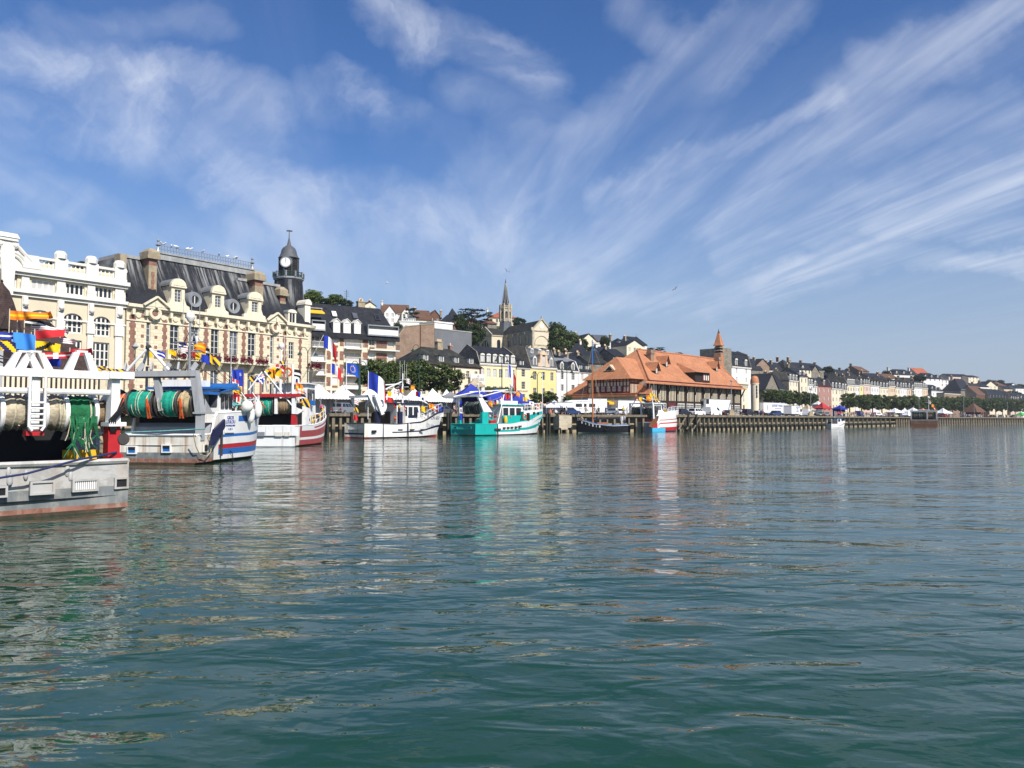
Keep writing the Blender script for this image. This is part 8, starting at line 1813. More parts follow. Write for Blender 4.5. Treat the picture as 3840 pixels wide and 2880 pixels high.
for a in(('suv','car_silver','silver suv seen from behind beside the white tents',1292,3.2,.55),('hatch','car_grey','dark grey car behind the white boat bow rail',1668,3,'along'),('hatch','car_blue','small blue car in front of the camper van',2140,3.2,.2),('estate','car_silver','grey estate car behind the sailing boat boom',2296,4,'slantb'),('hatch','car_white','small white car behind the man in yellow',2330,8,'slant'),('hatch','car_ice','pale ice blue car behind the small trawler deck',2512,5,'slant'),('estate','car_black','black estate car at the quay edge by the raking struts',2560,3.2,'along'),('mpv','car_white','white people carrier between black estate and white van',2612,5,'along'),('van','car_white','white panel van with side window behind the people carrier',2672,5.5,'along'),('hatch','car_black','black car right of the white panel van',2722,7,'slant'),('suv','car_black','black suv beside the lamp post base',2802,3.2,'along'),('estate','car_black','black car half hidden behind the black suv',2850,6,'along'),('estate','car_blue','long dark blue estate car at the quay edge',2905,3.2,'back'),('van','car_white','white van seen from behind right of the lettered box lorry',3030,5,'along'),('hatch','car_green','dark green car right of the second lamp post',3066,3.2,'slant'),('hatch','car_grey','grey car behind the dark green car',3092,6,'slant'),('van','car_blue','dark blue van among the market crowd',3222,4,'along'),('suv','car_grey','dark grey car at the quay edge right of the blue van',3284,3.2,'slant'),('hatch','car_silver','silver car left of the brown trawler',3310,5,'slant'),('hatch','car_tan','tan car left of the brown trawler',3352,3.5,'along'),('estate','car_black','black car left of the brown trawler',3332,4,'slant'),('hatch','car_grey','grey car beside the white dome shelter',3372,4,'along'),('hatch','car_red','dark red car right of the brown trawler',3540,3.5,'along'),('hatch','car_blue','dark blue car right of the dark red one',3612,4,'along'),('hatch','car_white','white car in front of the far pavilion',3668,4,'along'),('estate','car_black','black car right of the far pavilion',3722,4,'along'),('hatch','car_silver','silver car near the last lamp post',3752,4,'along'),('hatch','car_black','black car at the right edge of the quay',3800,4,'along')):
 park(*a)
def bigbox(label,px,inl,L,W,H,face,name='box_lorry',cat='lorry',base=.9,m='car_white',wheels=2):
 p=hit_line(off(QUAY,inl),px);p2=hit_line(off(QUAY,inl),px+4);a=math.atan2(p2.y-p.y,p2.x-p.x)+face;p.z=GZ;c=Vector((math.cos(a),math.sin(a),0))
 t=thing(name,label,cat,p-c*L/2,a);b=MB();b.box(0,L,-W/2,W/2,base,H);b.build('body',m,t)
 b=MB();b.box(-.03,L+.03,-W/2-.03,W/2+.03,H-.12,H+.02);b.box(-.03,L+.03,-W/2-.03,W/2+.03,base-.05,base+.12);b.build('edge_rail','galv',t)
 b=MB();b.box(.2,L-.2,-W*.35,W*.35,base-.35,base-.055);b.build('chassis','rubber',t)
 for i in range(wheels):
  for s in(-1,1):MB().lathe([(0,-.14),(.45,-.14),(.45,.14),(0,.14)],(L*.14+i*1.15,s*(W/2-.18),.45),14,0,'y').build('wheel','rubber',t)
 return t,L,W,H
def cab(t,L,W,h,m='car_white'):
 b=MB();b.ext([(L+.1,.5),(L+2.0,.5),(L+2.05,1.4),(L+1.75,h),(L+.1,h)],'y',-W/2+.05,W/2-.05);c=b.build('cab',m,t)
 MB().poly([(L+2.06,-W*.42,1.45),(L+2.06,W*.42,1.45),(L+1.79,W*.40,h-.15),(L+1.79,-W*.40,h-.15)]).build('windscreen','glass_dark',c)
 for s in(-1,1):MB().poly([(L+.5,s*(W/2-.04),1.4),(L+1.8,s*(W/2-.04),1.4),(L+1.65,s*(W/2-.04),h-.2),(L+.5,s*(W/2-.04),h-.2)]).build('window','glass_dark',c);MB().lathe([(0,-.14),(.45,-.14),(.45,.14),(0,.14)],(L+1.1,s*(W/2-.2),.45),14,0,'y').build('wheel','rubber',c)
t,L,W,H=bigbox('tall white refrigerated trailer with black cooling unit beside the fish market',2676,10.5,12.6,2.5,4.1,0,'refrigerated_trailer','trailer',1.2)
b=MB();b.box(-.55,-.035,-1.0,1.0,2.6,3.9);b.box(-.6,-.56,-.9,.9,2.7,3.5,1);b.build('cooling_unit',['galv','dark_inside'],t)
b=MB();b.bar((L-1.4,-1.29,1.4),(L-.2,-1.29,3.7),.09,m=0);b.bar((L-1.1,-1.29,1.4),(L+.0,-1.29,3.6),.09,m=0);b.build('ladder','galv',t)
b=MB();b.box(.1,1.5,-1.28,-1.255,2.9,4.0);b.build('side_panel','dark_inside',t)
t,L,W,H=bigbox('long white fish lorry lettered in dark blue along its side',2888,12,14.5,2.5,3.9,0,'lettered_lorry','lorry',1.0)
text(t,'QUESNEY MAREE',L*.62,-1.275,2.75,.95,'text_blue',sx=1.05);text(t,'Grossiste - Mareyeur - Expedition',L*.66,-1.275,2.2,.32,'text_blue')
b=MB()
for s in(-1,1):b.box(-.05,-.032,min(s*.04,s*1.15),max(s*.04,s*1.15),1.1,3.7);b.tube([(-.09,s*.25,1.1),(-.09,s*.25,3.7)],.03,1,5)
b.build('rear_door',['text_white','galv'],t)
b=MB();p=Vector((L*.17,-1.27,2.4));r_=random.Random(4)
for i in range(7):b.box(p.x-.55+abs(i-3)*.08,p.x+.55-abs(i-3)*.1,-1.275,-1.262,1.75+i*.22,1.87+i*.22)
b.build('emblem','text_grey',t)
cab(t,L,W,3.0)
t,L,W,H=bigbox('white box van with lines of blue lettering on its rear door',2968,6,5.6,2.2,3.0,0,'box_van','van',.7)
for i,s_ in enumerate(('QUESNEY MAREE','POISSONS','CRUSTACES','COQUILLAGES')):text(t,s_,L*.72,-1.13,2.5-i*.38,.26,'text_blue')
cab(t,L,W,2.3)
t,L,W,H=bigbox('white fish market lorry with raised awning beside the camper van',2226,7.5,5.0,2.3,3.4,.1,'market_lorry','lorry',.6)
b=MB();b.box(L*.95,L+.02,-1.0,1.0,.8,3.1);b.build('dark_opening','dark_inside',t);b=MB();b.add([(L,-1.2,3.35),(L+2.4,-1.2,3.1),(L+2.4,1.2,3.1),(L,1.2,3.35)],[(0,1,2,3)]);b.build('awning','tent_white',t)
t,L,W,H=bigbox('plain white market lorry right of the yellow awning',2345,9,5.5,2.3,3.2,.0,'market_lorry','lorry',.6)
p=hit_line(off(QUAY,10),2292);t=thing('yellow_stall','stall with bright yellow awning between two white lorries','stall',(p.x,p.y,GZ),.75)
b=MB();b.add([(-2.2,-1,2.7),(2.2,-1,2.7),(2.2,.9,3.1),(-2.2,.9,3.1),(-2.2,-1,2.3),(2.2,-1,2.3)],[(0,1,2,3),(0,4,5,1)]);b.build('awning','awning_yellow',t)
[MB().tube([(x,y,0),(x,y,2.8)],.04,0,5).build('pole','galv',t)for x in(-2.1,2.1)for y in(-.9,.8)];MB().box(-2,2,-.5,.3,.0,.95).build('counter','paint_white',t)
p=hit_line(off(QUAY,5),2178);p2=hit_line(off(QUAY,5),2184);a=math.atan2(p2.y-p.y,p2.x-p.x)
def camper():
 c=Vector((math.cos(a-.35),math.sin(a-.35),0));t=thing('camper_van','white camper van with dark windows parked behind the black sailing boat','camper van',Vector((p.x,p.y,GZ))-c*3.4,a-.35)
 b=MB();b.ext([(0,.55),(6.8,.55),(6.8,2.95),(2.2,2.95),(.9,2.9),(.15,2.45),(.35,1.9),(1.1,1.75),(.35,1.1),(0,1.0)],'y',-1.1,1.1);b.build('body','car_white',t)
 for x0,x1 in((2.1,3.3),(3.7,4.2),(4.7,5.9)):MB().box(x0,x1,-1.125,-1.102,1.65,2.25).build('window','glass_dark',t)
 b=MB();b.poly([(.95,-1.0,1.72),(.95,1.0,1.72),(.33,1.0,1.12),(.33,-1.0,1.12)]);b.poly([(.55,-1.108,1.2),(1.5,-1.108,1.2),(1.5,-1.108,1.7),(1.1,-1.108,1.7)]);b.build('windscreen','glass_dark',t)
 b=MB();b.poly([(2.4,-1.112,1.25),(3.4,-1.112,1.25),(3.2,-1.112,1.4)]);b.poly([(3.9,-1.112,.9),(4.5,-1.112,.9),(4.4,-1.112,1.2),(4.0,-1.112,1.2)]);b.box(2.2,4.5,-1.113,-1.103,2.62,2.68);b.build('stripe','text_grey',t)
 for x in(1.1,5.0):
  for s in(-1,1):MB().lathe([(0,-.12),(.34,-.12),(.34,.12),(0,.12)],(x,s*1.0,.34),14,0,'y').build('wheel','rubber',t)
camper()
t,L,W,H=bigbox('white delivery van end just left of the camper van',2100,5,4.6,2.0,2.5,.2,'delivery_van','van',.5);cab(t,L,W,2.1)
t,L,W,H=bigbox('white van roof behind the first green net drum',492,4,5.0,2.0,2.6,.0,'delivery_van','van',.5);cab(t,L,W,2.2)
# --------- market tents, kiosk, stalls
def tent(label,pl,pr,ppk,pe,inl,m='tent_white',side=True,group='white market tents'):
 p=hit_line(off(QUAY,inl),(pl+pr)/2);p2=hit_line(off(QUAY,inl),(pl+pr)/2+4);a=math.atan2(p2.y-p.y,p2.x-p.x)-.4
 t=thing('market_tent',label,'tent',(p.x,p.y,GZ),a,group if m=='tent_white' else None);Y=p.y
 w=(pr-pl)*Y/FPX/2*.92;ze=at((pl+pr)/2,pe,Y).z-GZ;zp=at((pl+pr)/2,ppk,Y).z-GZ;r_=random.Random(label);n=6
 b=MB();
 for k in range(4):
  c_=[(-w,-w),(w,-w),(w,w),(-w,w)];A,B_=Vector(c_[k]+(ze,)),Vector(c_[(k+1)%4]+(ze,));T=Vector((0,0,zp))
  for i in range(n):
   for j in range(n):
    def P(u,v):q=A.lerp(B_,u).lerp(T,v);return q-Vector((0,0,(zp-ze)*.22*math.sin(math.pi*v)*(.5+.5*math.sin(math.pi*u))))
    b.poly([P(i/n,j/n),P((i+1)/n,j/n),P((i+1)/n,(j+1)/n),P(i/n,(j+1)/n)])
  m_=10
  for i in range(m_):q0,q1=A.lerp(B_,i/m_),A.lerp(B_,(i+1)/m_);b.poly([q0,q1,q1-Vector((0,0,.30)),q0.lerp(q1,.5)-Vector((0,0,.40)),q0-Vector((0,0,.30))])
 b.build('canopy',m,t,smooth=70,fix=False)
 [MB().tube([(x,y,0),(x,y,ze)],.05,0,5).build('pole','galv',t)for x in(-w*.97,w*.97)for y in(-w*.97,w*.97)]
 if side:b=MB();b.poly([(-w*.95,w*.9,0),(w*.95,w*.9,0),(w*.95,w*.9,ze),(-w*.95,w*.9,ze)]);b.poly([(w*.9,-w*.5,0),(w*.9,w*.9,0),(w*.9,w*.9,ze),(w*.9,-w*.5,ze)]);b.build('side_sheet',m,t)
 return t
for a in(('wide white tent left of the silver suv',1128,1262,1440,1488,4.5),('white tent just behind the silver suv',1222,1345,1444,1490,7),('white tent behind the white boat gantry',1335,1440,1450,1492,8),('white tent behind the white boat mast',1425,1530,1455,1492,7),('white tent behind the white boat wheelhouse',1505,1600,1456,1495,6),('white tent left of the grey parasol',1572,1672,1456,1500,5),('white tent peak behind the grey parasol',1632,1716,1460,1502,9)):tent(*a)
tent('long blue market tent behind the turquoise boat gantry',1700,1832,1438,1482,6,'tent_blue');tent('second blue market tent behind the turquoise wheelhouse',1800,1920,1456,1502,5,'tent_blue');tent('third blue market tent right of the turquoise boat mast',1890,1998,1464,1512,5,'tent_blue')
tent('dark grey parasol tent between white and blue tents',1656,1722,1468,1486,4,'cloth_grey',False)
tent('white arched tent beside the delivery van',2036,2120,1500,1522,5);tent('blue stall canopy among the quay crowd',3128,3170,1518,1532,6,'tent_blue');tent('white stall canopy under the long tree row',3395,3450,1528,1544,9);tent('red cafe canopy in front of the pink house',3055,3110,1508,1530,14,'awning_red',False)
tent('pale stall canopy left of the brown trawler',3330,3380,1530,1545,10);tent('bright green stall canopy at the right edge',3805,3850,1545,1556,6,'stall_green',False);tent('pinkish stall canopy behind the brown trawler',3440,3480,1530,1545,9,'cloth_coral',False);tent('white dome shelter beside the brown trawler',3384,3424,1541,1556,3);tent('white canopy in the trees right of the trawler',3510,3560,1530,1548,9)
tent('sand coloured parasol canopy before the pink house',3005,3050,1515,1535,12,'cloth_tan',False);tent('white canopy beside the red cafe canopy',3050,3082,1504,1516,18);tent('orange cafe parasol above the blue tent',1745,1815,1418,1445,14,'cloth_tan',False)
def pavilion():
 p=hit_line(off(QUAY,6),3650);t=thing('quay_pavilion','open pavilion with brown pyramid roof on the far quay','pavilion',(p.x,p.y,GZ),.5);Y=p.y
 w=75*Y/FPX/2*.85;ze=at(3650,1546,Y).z-GZ;zm=at(3650,1534,Y).z-GZ;zt=at(3650,1512,Y).z-GZ;b=MB()
 b.lathe([(w*1.35,ze),(w*.95,zm),(0,zt)],(0,0,0),4,0,a0=.785,a1=.785+2*math.pi);b.build('roof','brown_tile',t);b=MB()
 for x in(-w*.8,0,w*.8):
  for y in(-w*.8,w*.8):b.box(x-.15,x+.15,y-.15,y+.15,0,ze+.2)
 b.build('post','timber_dark',t);MB().box(-w*.6,w*.6,-w*.5,w*.6,0,ze).build('wall','timber_dark',t)
pavilion()
def kiosk():
 p=hit_line(off(QUAY,4),372);t=thing('half_timbered_kiosk','half-timbered kiosk with steep dark tiled roof and pointed turret behind the left trawler','kiosk',(p.x,p.y,GZ),math.radians(46))
 q=lambda px,py,y=0:loc(t,px,py,y=y)
 ze=q(372,1398).z;x0=q(-260,1398).x;b=MB();b.box(x0,0,0,5,0,ze);b.build('wall','cream_stucco',t)
 b=MB();k=x0
 while k<0:b.box(k,k+.2,-.06,-.004,0,ze);k+=.5
 b.box(x0,0,-.08,-.005,ze-.3,ze);b.box(x0,0,-.08,-.005,ze*.5,ze*.5+.2);b.build('timber_frame','timber_dark',t)
 zr=q(120,1170,2.5).z;xr=q(150,1170,2.5).x;b=MB();o=.5
 b.poly([(x0-o,-o,ze-.2),(o,-o,ze-.2),(xr,2.5,zr),(x0+3,2.5,zr)]);b.poly([(o,-o,ze-.2),(o,5+o,ze-.2),(xr,2.5,zr)]);b.poly([(o,5+o,ze-.2),(x0-o,5+o,ze-.2),(x0+3,2.5,zr),(xr,2.5,zr)]);b.poly([(x0-o,5+o,ze-.2),(x0-o,-o,ze-.2),(x0+3,2.5,zr)]);b.build('roof','dark_tile',t)
 c=q(6,1100,1.0);b=MB();Z=lambda py:q(6,py,1.0).z
 b.lathe([(2.2,Z(1260)),(1.75,Z(1190)),(1.2,Z(1130)),(.75,Z(1088)),(.25,Z(1068)),(.1,Z(1058)),(.16,Z(1054)),(0,Z(1046))],(c.x,1.0,0),8,0);b.lathe([(1.9,ze),(1.9,Z(1258))],(c.x,1.0,0),8,1);b.build('turret',['dark_tile','timber_dark'],t)
 b=MB();b.ext([(c.x-.5,Z(1240)),(c.x+.5,Z(1240)),(c.x,Z(1190))],'y',-1.3,-.9);b.build('turret_gable','timber_dark',t)
kiosk()
# --------- lamp posts, flag poles
def lamp_green(label,px,inl,ptop,arms=2):
 p=hit_line(off(QUAY,inl),px);t=thing('street_lamp',label,'street lamp',(p.x,p.y,GZ),.6,'green swan-neck street lamps');h=at(px,ptop,p.y).z-GZ;b=MB()
 b.tube([(0,0,0),(0,0,1.2),(0,0,h-1.0)],[.16,.10,.07],0,8);b.build('post','lamp_green',t)
 for s in(-1,1)[:arms]:
  b=MB();b.tube([(0,0,h-1.2)]+[(s*(.65-.65*math.cos(i*.45)),0,h-1.2+1.1*math.sin(i*.45))for i in range(1,7)]+[(s*1.25,0,h-.9)],.05,0,6);b.build('arm','lamp_green',t)
  b=MB();b.lathe([(.05,h-.85),(.12,h-.95),(.38,h-1.25),(.4,h-1.3),(0,h-1.22)],(s*1.25,0,0),10,0);b.build('lamp_head','lamp_green',t)
lamp_green('green swan-neck lamp in front of the brick gable',1572,12,1290,1);lamp_green('green double lamp before the red awnings',1882,12,1330);lamp_green('double lamp in front of the white house',2126,10,1372);lamp_green('lamp in front of the yellow house',2015,10,1392);lamp_green('green lamp beside the town hall corner',1152,9,1300);lamp_green('lamp between the white tents and the clipped trees',1345,8,1352)
def post(label,px,inl,ptop,ball=True,m='text_grey'):
 p=hit_line(off(QUAY,inl),px);t=thing('lamp_post',label,'lamp post',(p.x,p.y,GZ),0,'pale quay lamp posts');h=at(px,ptop,p.y).z-GZ
 b=MB();b.tube([(0,0,0),(0,0,h)],[.11,.07],0,8);b.build('post',m,t);b=MB();b.box(-.9,.9,-.6,.6,0,.35);b.box(-.6,.6,-.5,.5,.35,1.5,tx=.25,ty=.25);b.build('plinth','quay_concrete',t)
 if ball:b=MB();b.lathe([(.1,h),(.3,h+.1),(.3,h+.3),(0,h+.4)],(0,0,0),10);b.build('lamp_head','galv',t)
post('pale lamp post on a concrete plinth at the fish market front',2743,2,1432);post('pale lamp post beside the green car',3040,2,1352+110);post('pale lamp post in front of the far pavilion',3652,2,1492);post('pale lamp post near the right edge',3777,2,1512);post('slim lamp post left of the far pavilion',3613,6,1498);post('slim lamp post left of the brown trawler',3446,5,1498)
def pole_flag(label,px,inl,ptop,kind,w,h,droop,yaw=0,lean=0,seed=1):
 p=hit_line(off(QUAY,inl),px);t=thing('flag_pole',label,'flag pole',(p.x,p.y,GZ),0);hh_=at(px,ptop,p.y).z-GZ
 MB().tube([(-lean,0,0),(0,0,hh_)],.06,0,6).build('pole','paint_white',t)
 if kind:flag(t,kind,(.06,0,hh_-.1),w,h,yaw,seed,droop,'flag_cloth',.09)
pole_flag('white pole with a limp tricolour left of the european flag',1241,5,1360,'tricolour',1.9,1.5,.75,0,0,2);pole_flag('white pole with blue european flag in front of the balconies',1298,6,1358,'euro',2.1,1.6,.4,0,0,3)
pole_flag('bare white flag pole in front of the white houses',2103,4,1388,None,0,0,0);pole_flag('bare white flag pole in front of the yellow house',2034,5,1398,None,0,0,0)
p0=at(1213,1256,121);t=thing('balcony_flag','largest tricolour flying on a slanting staff from the town hall corner','flag',p0);flag(t,'tricolour',(.05,0,-.05),3.1,2.0,-.1,5,.85,'flag_cloth',.08);p1=at(1163,1355,122);MB().tube([(0,0,0),p1-p0],.045,0,6).build('staff','paint_white',t)
p=hit_line(off(QUAY,9),1362);t=thing('square_lantern','green column with square white lantern left of the clipped trees','lantern',(p.x,p.y,GZ));h=at(1362,1358,p.y).z-GZ
MB().tube([(-.6,0,0),(-.6,0,h*.5),(-.6,0,h+.6)],[.3,.2,.12],0,8).build('column','lamp_green',t);MB().box(-.2,.5,-.35,.35,h-.5,h+.3,tx=-.05).build('lantern','fender_white',t)
# --------- people
BODY={}
def body_mesh(pose):
 if pose in BODY:return BODY[pose]
 J={'pelvis':(0,0,.95),'belly':(0,0,1.10),'chest':(0,-.01,1.30),'neck':(0,0,1.47),'head':(0,.015,1.56),'top':(0,.01,1.70)}
 hl={'stand':((-.10,0,.92),(-.11,.02,.50),(-.12,-.02,.09),(-.13,.14,.04),(.10,0,.92),(.11,.03,.50),(.12,0,.09),(.14,.15,.04)),'walk':((-.10,0,.92),(-.10,.20,.52),(-.11,.20,.11),(-.11,.34,.06),(.10,0,.92),(.10,-.02,.50),(.11,-.30,.14),(.11,-.18,.04)),'sit':((-.10,0,.45),(-.12,.42,.47),(-.12,.44,.09),(-.12,.58,.04),(.10,0,.45),(.12,.42,.47),(.12,.46,.09),(.12,.60,.04))}[pose.split('_')[0]]
 ar={'a':((-.19,0,1.41),(-.25,-.03,1.14),(-.24,.08,.90),(-.23,.12,.80),(.19,0,1.41),(.25,-.02,1.14),(.25,.05,.90),(.24,.09,.80)),'b':((-.19,0,1.41),(-.27,.02,1.15),(-.16,.24,1.12),(-.08,.30,1.14),(.19,0,1.41),(.25,-.06,1.15),(.26,.0,.91),(.25,.03,.81)),'c':((-.19,0,1.41),(-.27,.0,1.15),(-.12,.22,1.06),(-.03,.26,1.08),(.19,0,1.41),(.27,.0,1.15),(.13,.22,1.08),(.05,.27,1.08))}[pose.split('_')[1]]
 dz=-.47 if pose.startswith('sit')else 0
 bm=bmesh.new();V={}
 def v(n,p,r):
  x=bm.verts.new(p);V[n]=(x,r);return x
 sh=lambda p:(p[0],p[1],p[2]+dz)
 for n,r in(('pelvis',(.155,.11)),('belly',(.145,.10)),('chest',(.165,.11)),('neck',(.055,.055)),('head',(.082,.095)),('top',(.07,.08))):v(n,sh(J[n]),r)
 for a,c in(('pelvis','belly'),('belly','chest'),('chest','neck'),('neck','head'),('head','top')):bm.edges.new((V[a][0],V[c][0]))
 for k,s in((0,'l'),(4,'r')):
  prev=V['pelvis'][0]
  for i,r in enumerate((.085,.06,.042,.035)):x=v(s+'leg%d'%i,hl[k+i],(r,r));bm.edges.new((prev,x));prev=x
  prev=V['chest'][0]
  for i,r in enumerate((.06,.045,.034,.03)):x=v(s+'arm%d'%i,sh(ar[k+i]),(r,r));bm.edges.new((prev,x));prev=x
  base=Vector(sh(ar[k+3]));d=(base-Vector(sh(ar[k+2]))).normalized();sd_=d.cross(Vector((0,1,.2))).normalized()
  for f in range(5):
   x=v(s+'f%d'%f,base+d*(.075 if f else.045)+sd_*(.016*(f-2)if f else.05),(.010,.010));bm.edges.new((prev,x))
 me=bpy.data.meshes.new('person');bm.verts.index_update();rad={x.index:r for x,r in V.values()};pi=V['pelvis'][0].index;bm.to_mesh(me);bm.free()
 o=bpy.data.objects.new('tmp',me);C.objects.link(o);md=o.modifiers.new('s','SKIN');
 for i,sv in enumerate(me.skin_vertices[0].data):sv.radius=rad[i];sv.use_root=(i==pi)
 o.modifiers.new('d','SUBSURF').levels=1
 dg=bpy.context.evaluated_depsgraph_get();out=bpy.data.meshes.new_from_object(o.evaluated_get(dg));bpy.data.objects.remove(o)
 BODY[pose]=(out,dz);return BODY[pose]
PEO={}
def person(label,p,face,top,bottom,pose='stand_a',h=1.0,short=True,hair='hair',group=None,hat=False):
 key=(pose,top,bottom,short,hair)
 if key not in PEO:
  me,dz=body_mesh(pose);me=me.copy();[me.materials.append(M(m))for m in('skin',hair,top,bottom,'shoe')]
  for f in me.polygons:
   c=f.center;z=c.z-dz;legz=c.z
   arm=abs(c.x)>.20 and z>.7
   f.material_index=(1 if c.y<.03 or z>1.68 else 0)if z>1.53 else 0 if z>1.46 else(0 if arm and z<1.22 else 2)if z>1.0 or arm else 4 if legz<.08 else(0 if short and legz<.55 else 3)
   f.use_smooth=True
  PEO[key]=me
 t=bpy.data.objects.new('person',PEO[key]);C.objects.link(t)
 t.matrix_basis=Matrix.Translation(Vector(p))@Matrix.Rotation(face,4,'Z')@Matrix.Scale(h,4);tag(t,label,'person',group)
 b=MB();z=1.63+BODY[pose][1]
 b.ball((0,-.012,z+.02),.105,0,9,(.92,1.05,.95))
 if hat:b.lathe([(.22,z+.03),(.12,z+.05),(.11,z+.15),(0,z+.17)],(0,0,0),12,1)
 key2=('hr',pose.split('_')[0],hat,hair);
 if key2 not in CACHE:
  ob=b.build('hair',[hair,'rope_pale'],t,smooth=80);bm=bmesh.new();bm.from_mesh(ob.data);bmesh.ops.delete(bm,geom=[v_ for v_ in bm.verts if v_.co.y>.045 and v_.co.z<z+.06],context='VERTS');bm.to_mesh(ob.data);bm.free();CACHE[key2]=ob.data
 else:ob=bpy.data.objects.new('hair',CACHE[key2]);C.objects.link(ob);ob.parent=t
 return t
def on_quay(px,inl):p=hit_line(off(QUAY,inl),px);return(p.x,p.y,GZ)
CAM=-math.pi
for lb,px,inl,face,top,bot,pose,h,sh in(('woman in a bright pink top and black shorts at the quay edge by the tent',1206,.8,.3,'cloth_pink','cloth_black','stand_a',.98,True),('person in white shirt and dark shorts walking past the grey car',1702,1.2,-1.2,'cloth_white','cloth_black','walk_b',1.0,True),('man in black shirt beside the white shirted walker',1716,1.6,-1.6,'cloth_black','cloth_black','stand_a',1.02,True),('woman in a black dress standing left of the camper van',2109,1.5,.4,'cloth_black','cloth_black','stand_c',.96,True),('person in white top and grey shorts left of the camper van',2124,1.3,.8,'cloth_white','cloth_grey','walk_a',.97,True),('person in tan clothes in front of the camper van windows',2196,1.5,2.6,'cloth_tan','cloth_tan','stand_c',1.03,False),('man in grey shirt right of the sailing boat mast',2229,1.5,3.0,'cloth_grey','cloth_tan','stand_a',1.02,True),('person in black at the back of the market lorry',2245,2.5,2.8,'cloth_black','cloth_black','stand_a',1.0,False),('man in blue jacket by the yellow awning',2272,3,2.4,'cloth_blue','denim','stand_b',1.04,False),('person in white shirt and jeans beside the grey estate',2312,1.2,.6,'cloth_white','denim','walk_b',1.0,False),('man in bright yellow shirt and black trousers on the quay',2338,1.2,2.9,'cloth_yellow','cloth_black','stand_b',1.06,False),('man in white shirt right of the yellow shirted man',2352,1.4,2.6,'cloth_white','cloth_white','stand_a',1.02,False),('person with pale shirt leaning by the trawler gantry',2364,1.0,2.2,'cloth_sky','cloth_tan','stand_c',.99,True),('person in pale blue shirt left of the pink shirted person',2846,1.4,.6,'cloth_sky','denim','stand_a',1.0,True),('person in faded pink shirt standing by the dark blue car',2860,1.4,-.6,'cloth_coral','cloth_grey','stand_b',.98,True),('person in grey beside the lamp plinth',2762,1.2,2.6,'cloth_grey','cloth_tan','stand_a',.98,True),('person in white in front of the black suv',2778,1.2,-.6,'cloth_white','denim','walk_a',1.0,True),('person in white shirt right of the blue van',3263,1.6,.6,'cloth_white','denim','stand_a',1.0,False)):
 person(lb,on_quay(px,inl),face,top,bot,pose,h,sh)
for i,(px,top,bot)in enumerate(((2064,'cloth_coral','cloth_tan'),(2072,'cloth_black','cloth_grey'))):
 p=on_quay(px,.7);person(['person in coral top sitting on the quay wall','person in black sitting on the quay wall'][i],(p[0],p[1],GZ),3.0,top,bot,'sit_c',1.0,True)
 b=MB();b.box(p[0]-.4,p[0]+.4,p[1]-.15,p[1]+.45,GZ,GZ+.36);tag(b.build('stone_block','quay_concrete'),['stone block under the person in coral','stone block under the person in black'][i],'block')
bp=WB(B4,s4(1456,1560,.3));person('person with grey shirt standing on the deck of the white boat',(bp.x,bp.y,1.6),2.5,'cloth_grey','cloth_sky','stand_b',1.05,True)
bp=WB(B5,s5(1846,1545,1.2));person('man in straw hat standing on the turquoise boat',(bp.x,bp.y,2.6),2.8,'cloth_tan','cloth_tan','stand_c',1.05,True,hat=True)
bp=WB(B6,(4.6,.1,1.55));person('person in black sitting at the sailing boat mast',WB(B6,(5.2,.2,1.75)),2.5,'cloth_black','cloth_black','stand_c',.78,False)
person('person in white standing at the stern of the sailing boat',WB(B6,(.9,.3,1.35)),2.9,'cloth_white','cloth_white','stand_a',1.05,False)
person('person in blue jeans stepping aboard the sailing boat',WB(B6,(.2,-1.2,1.4)),2.4,'cloth_white','denim','stand_a',1.0,False)
bp=WB(B7,s7(2478,1540,-.3));person('person in yellow top on the small trawler foredeck',(bp.x,bp.y,3.2),2.8,'cloth_yellow','denim','stand_c',1.0,True)
bp=WB(B7,s7(2487,1540,-.6));person('person in white top on the small trawler foredeck',(bp.x,bp.y,3.2),2.2,'cloth_white','cloth_black','stand_a',1.0,True)
r_=random.Random(77);TOPS=['cloth_white','cloth_blue','cloth_coral','cloth_grey','cloth_black','cloth_red','cloth_sky','cloth_tan','cloth_pink','cloth_yellow'];NM={'cloth_white':'white','cloth_blue':'blue','cloth_coral':'coral','cloth_grey':'grey','cloth_black':'black','cloth_red':'red','cloth_sky':'pale blue','cloth_tan':'tan','cloth_pink':'pink','cloth_yellow':'yellow'}
def crowd(n,a,c,where,grp,inl0=1.0,inl1=5):
 for i in range(n):
  px=lerp(a,c,(i+.5)/n)+r_.uniform(-2,2);tp=r_.choice(TOPS);sh=r_.random()<.6
  person(f'person in a {NM[tp]} top {where}',on_quay(px,r_.uniform(inl0,inl1)),r_.uniform(0,6.2),tp,r_.choice(['denim','cloth_black','cloth_tan','cloth_white','cloth_grey']),r_.choice(['stand_a','stand_b','walk_a','stand_c','walk_b']),r_.uniform(.9,1.06),sh,group=grp+' in '+NM[tp])
crowd(22,3128,3212,'in the market crowd above the motor boat','market stall crowd')
crowd(12,3225,3340,'among cars left of the brown trawler','people among the parked cars')
crowd(8,3400,3440,'near the white dome shelter','people near the dome shelter')
crowd(26,3545,3660,'strolling left of the far pavilion','strollers by the pavilion')
crowd(34,3665,3838,'strolling along the quay at the far right','strollers at the far right')
crowd(10,1700,1800,'between tents behind the turquoise boat','people at the blue tents',3,7)
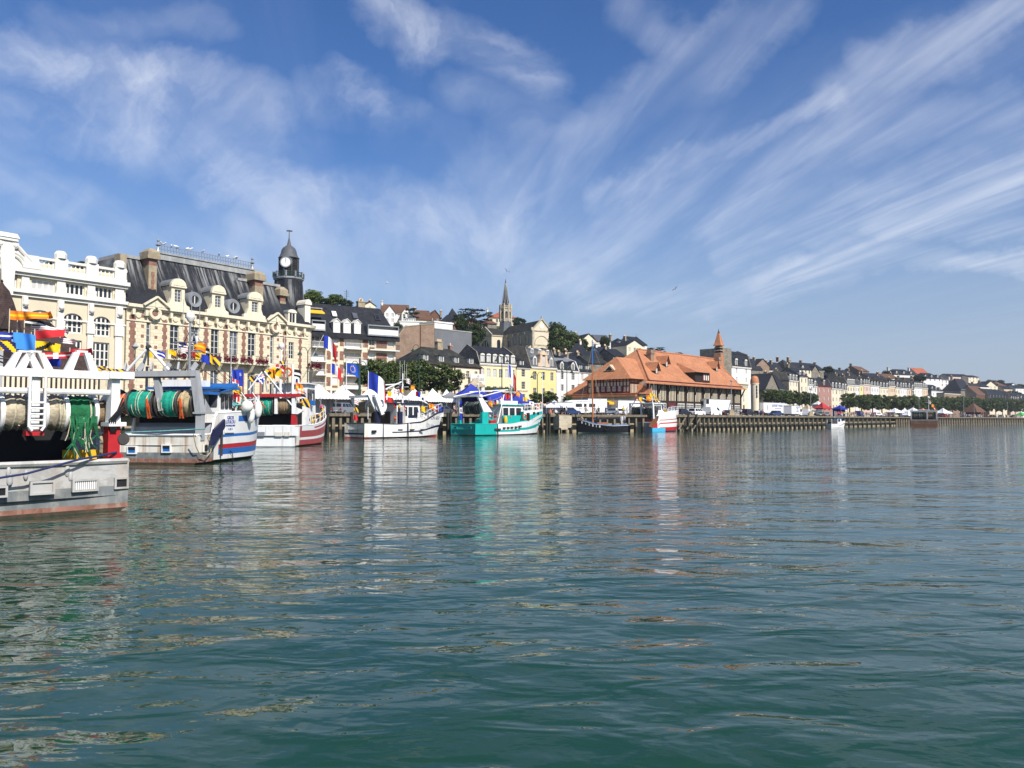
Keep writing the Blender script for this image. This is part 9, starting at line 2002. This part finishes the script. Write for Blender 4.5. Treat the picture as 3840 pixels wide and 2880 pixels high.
# --------- gulls
def gull_mesh(fly):
 b=MB();b.tube([(-.28,0,.16),(-.15,0,.17),(0,0,.2),(.12,0,.24),(.2,0,.33),(.27,0,.34),(.36,0,.32)],[.02,.07,.10,.09,.065,.06,.012],0,8)
 if fly:
  for s in(-1,1):b.add([(.1,s*.08,.24),(-.12,s*.08,.22),(-.08,s*.45,.42),(.14,s*.42,.44),(-.12,s*.85,.34),(-.02,s*.8,.37)],[(0,1,2,3),(3,2,4,5)],1)
 else:
  for s in(-1,1):b.add([(.08,s*.09,.24),(-.32,s*.03,.17),(-.1,s*.11,.12)],[(0,1,2)],1);b.tube([(0,s*.04,.12),(.0,s*.04,0)],.012,0,4)
 return b
gl=None
for i,px in enumerate((603,612,640,655,662,698,710,757,818,848,876,884)):
 if gl is None:gl=gull_mesh(False).build('gull',['gull_white','gull_grey'],None,smooth=60);o=gl
 else:o=gl.copy();C.objects.link(o)
 py=944+(px-592)*(1010-944)/(340);w=loc(TH,px,py,y=5.0);o.matrix_basis=TH.matrix_basis@Matrix.Translation((w.x,4.83,loc(TH,760,1003,y=5.0).z+2.1))@Matrix.Rotation(rnd.uniform(0,6),4,'Z')@Matrix.Scale(1.3,4)
 tag(o,'white gull perched on the town hall roof cresting','gull','gulls perched on the roof cresting')
for i,(px,py,Y,lb)in enumerate(((1452,1066,150,'dark gull flying high left of the church spire'),(1899,1019,160,'gull flying just above the church spire tip'),(2533,1087,170,'small gull flying right of the church spire'))):
 o=gull_mesh(True).build('flying_gull',['gull_grey','gull_grey'],None,smooth=60);o.matrix_basis=Matrix.Translation(at(px,py,Y))@Matrix.Rotation(i*1.7+.4,4,'Z')@Matrix.Rotation(.5,4,'X');tag(o,lb,'gull')
# --------- the summer haze over the water and the far town
hm=bpy.data.materials.new('thin_haze');hm.use_nodes=True;hm.node_tree.nodes.clear();k=NT(hm.node_tree)
pv=k.new('ShaderNodeVolumePrincipled');pv.inputs['Color'].default_value=(.86,.91,1,1);pv.inputs['Density'].default_value=.00016;pv.inputs['Anisotropy'].default_value=.25
k.l.new(pv.outputs[0],k.new('ShaderNodeOutputMaterial').inputs['Volume']);MATS['thin_haze']=hm
tag(MB().box(-915,2520,-75,2620,-16,90).build('haze','thin_haze'),None,None,kind='stuff')
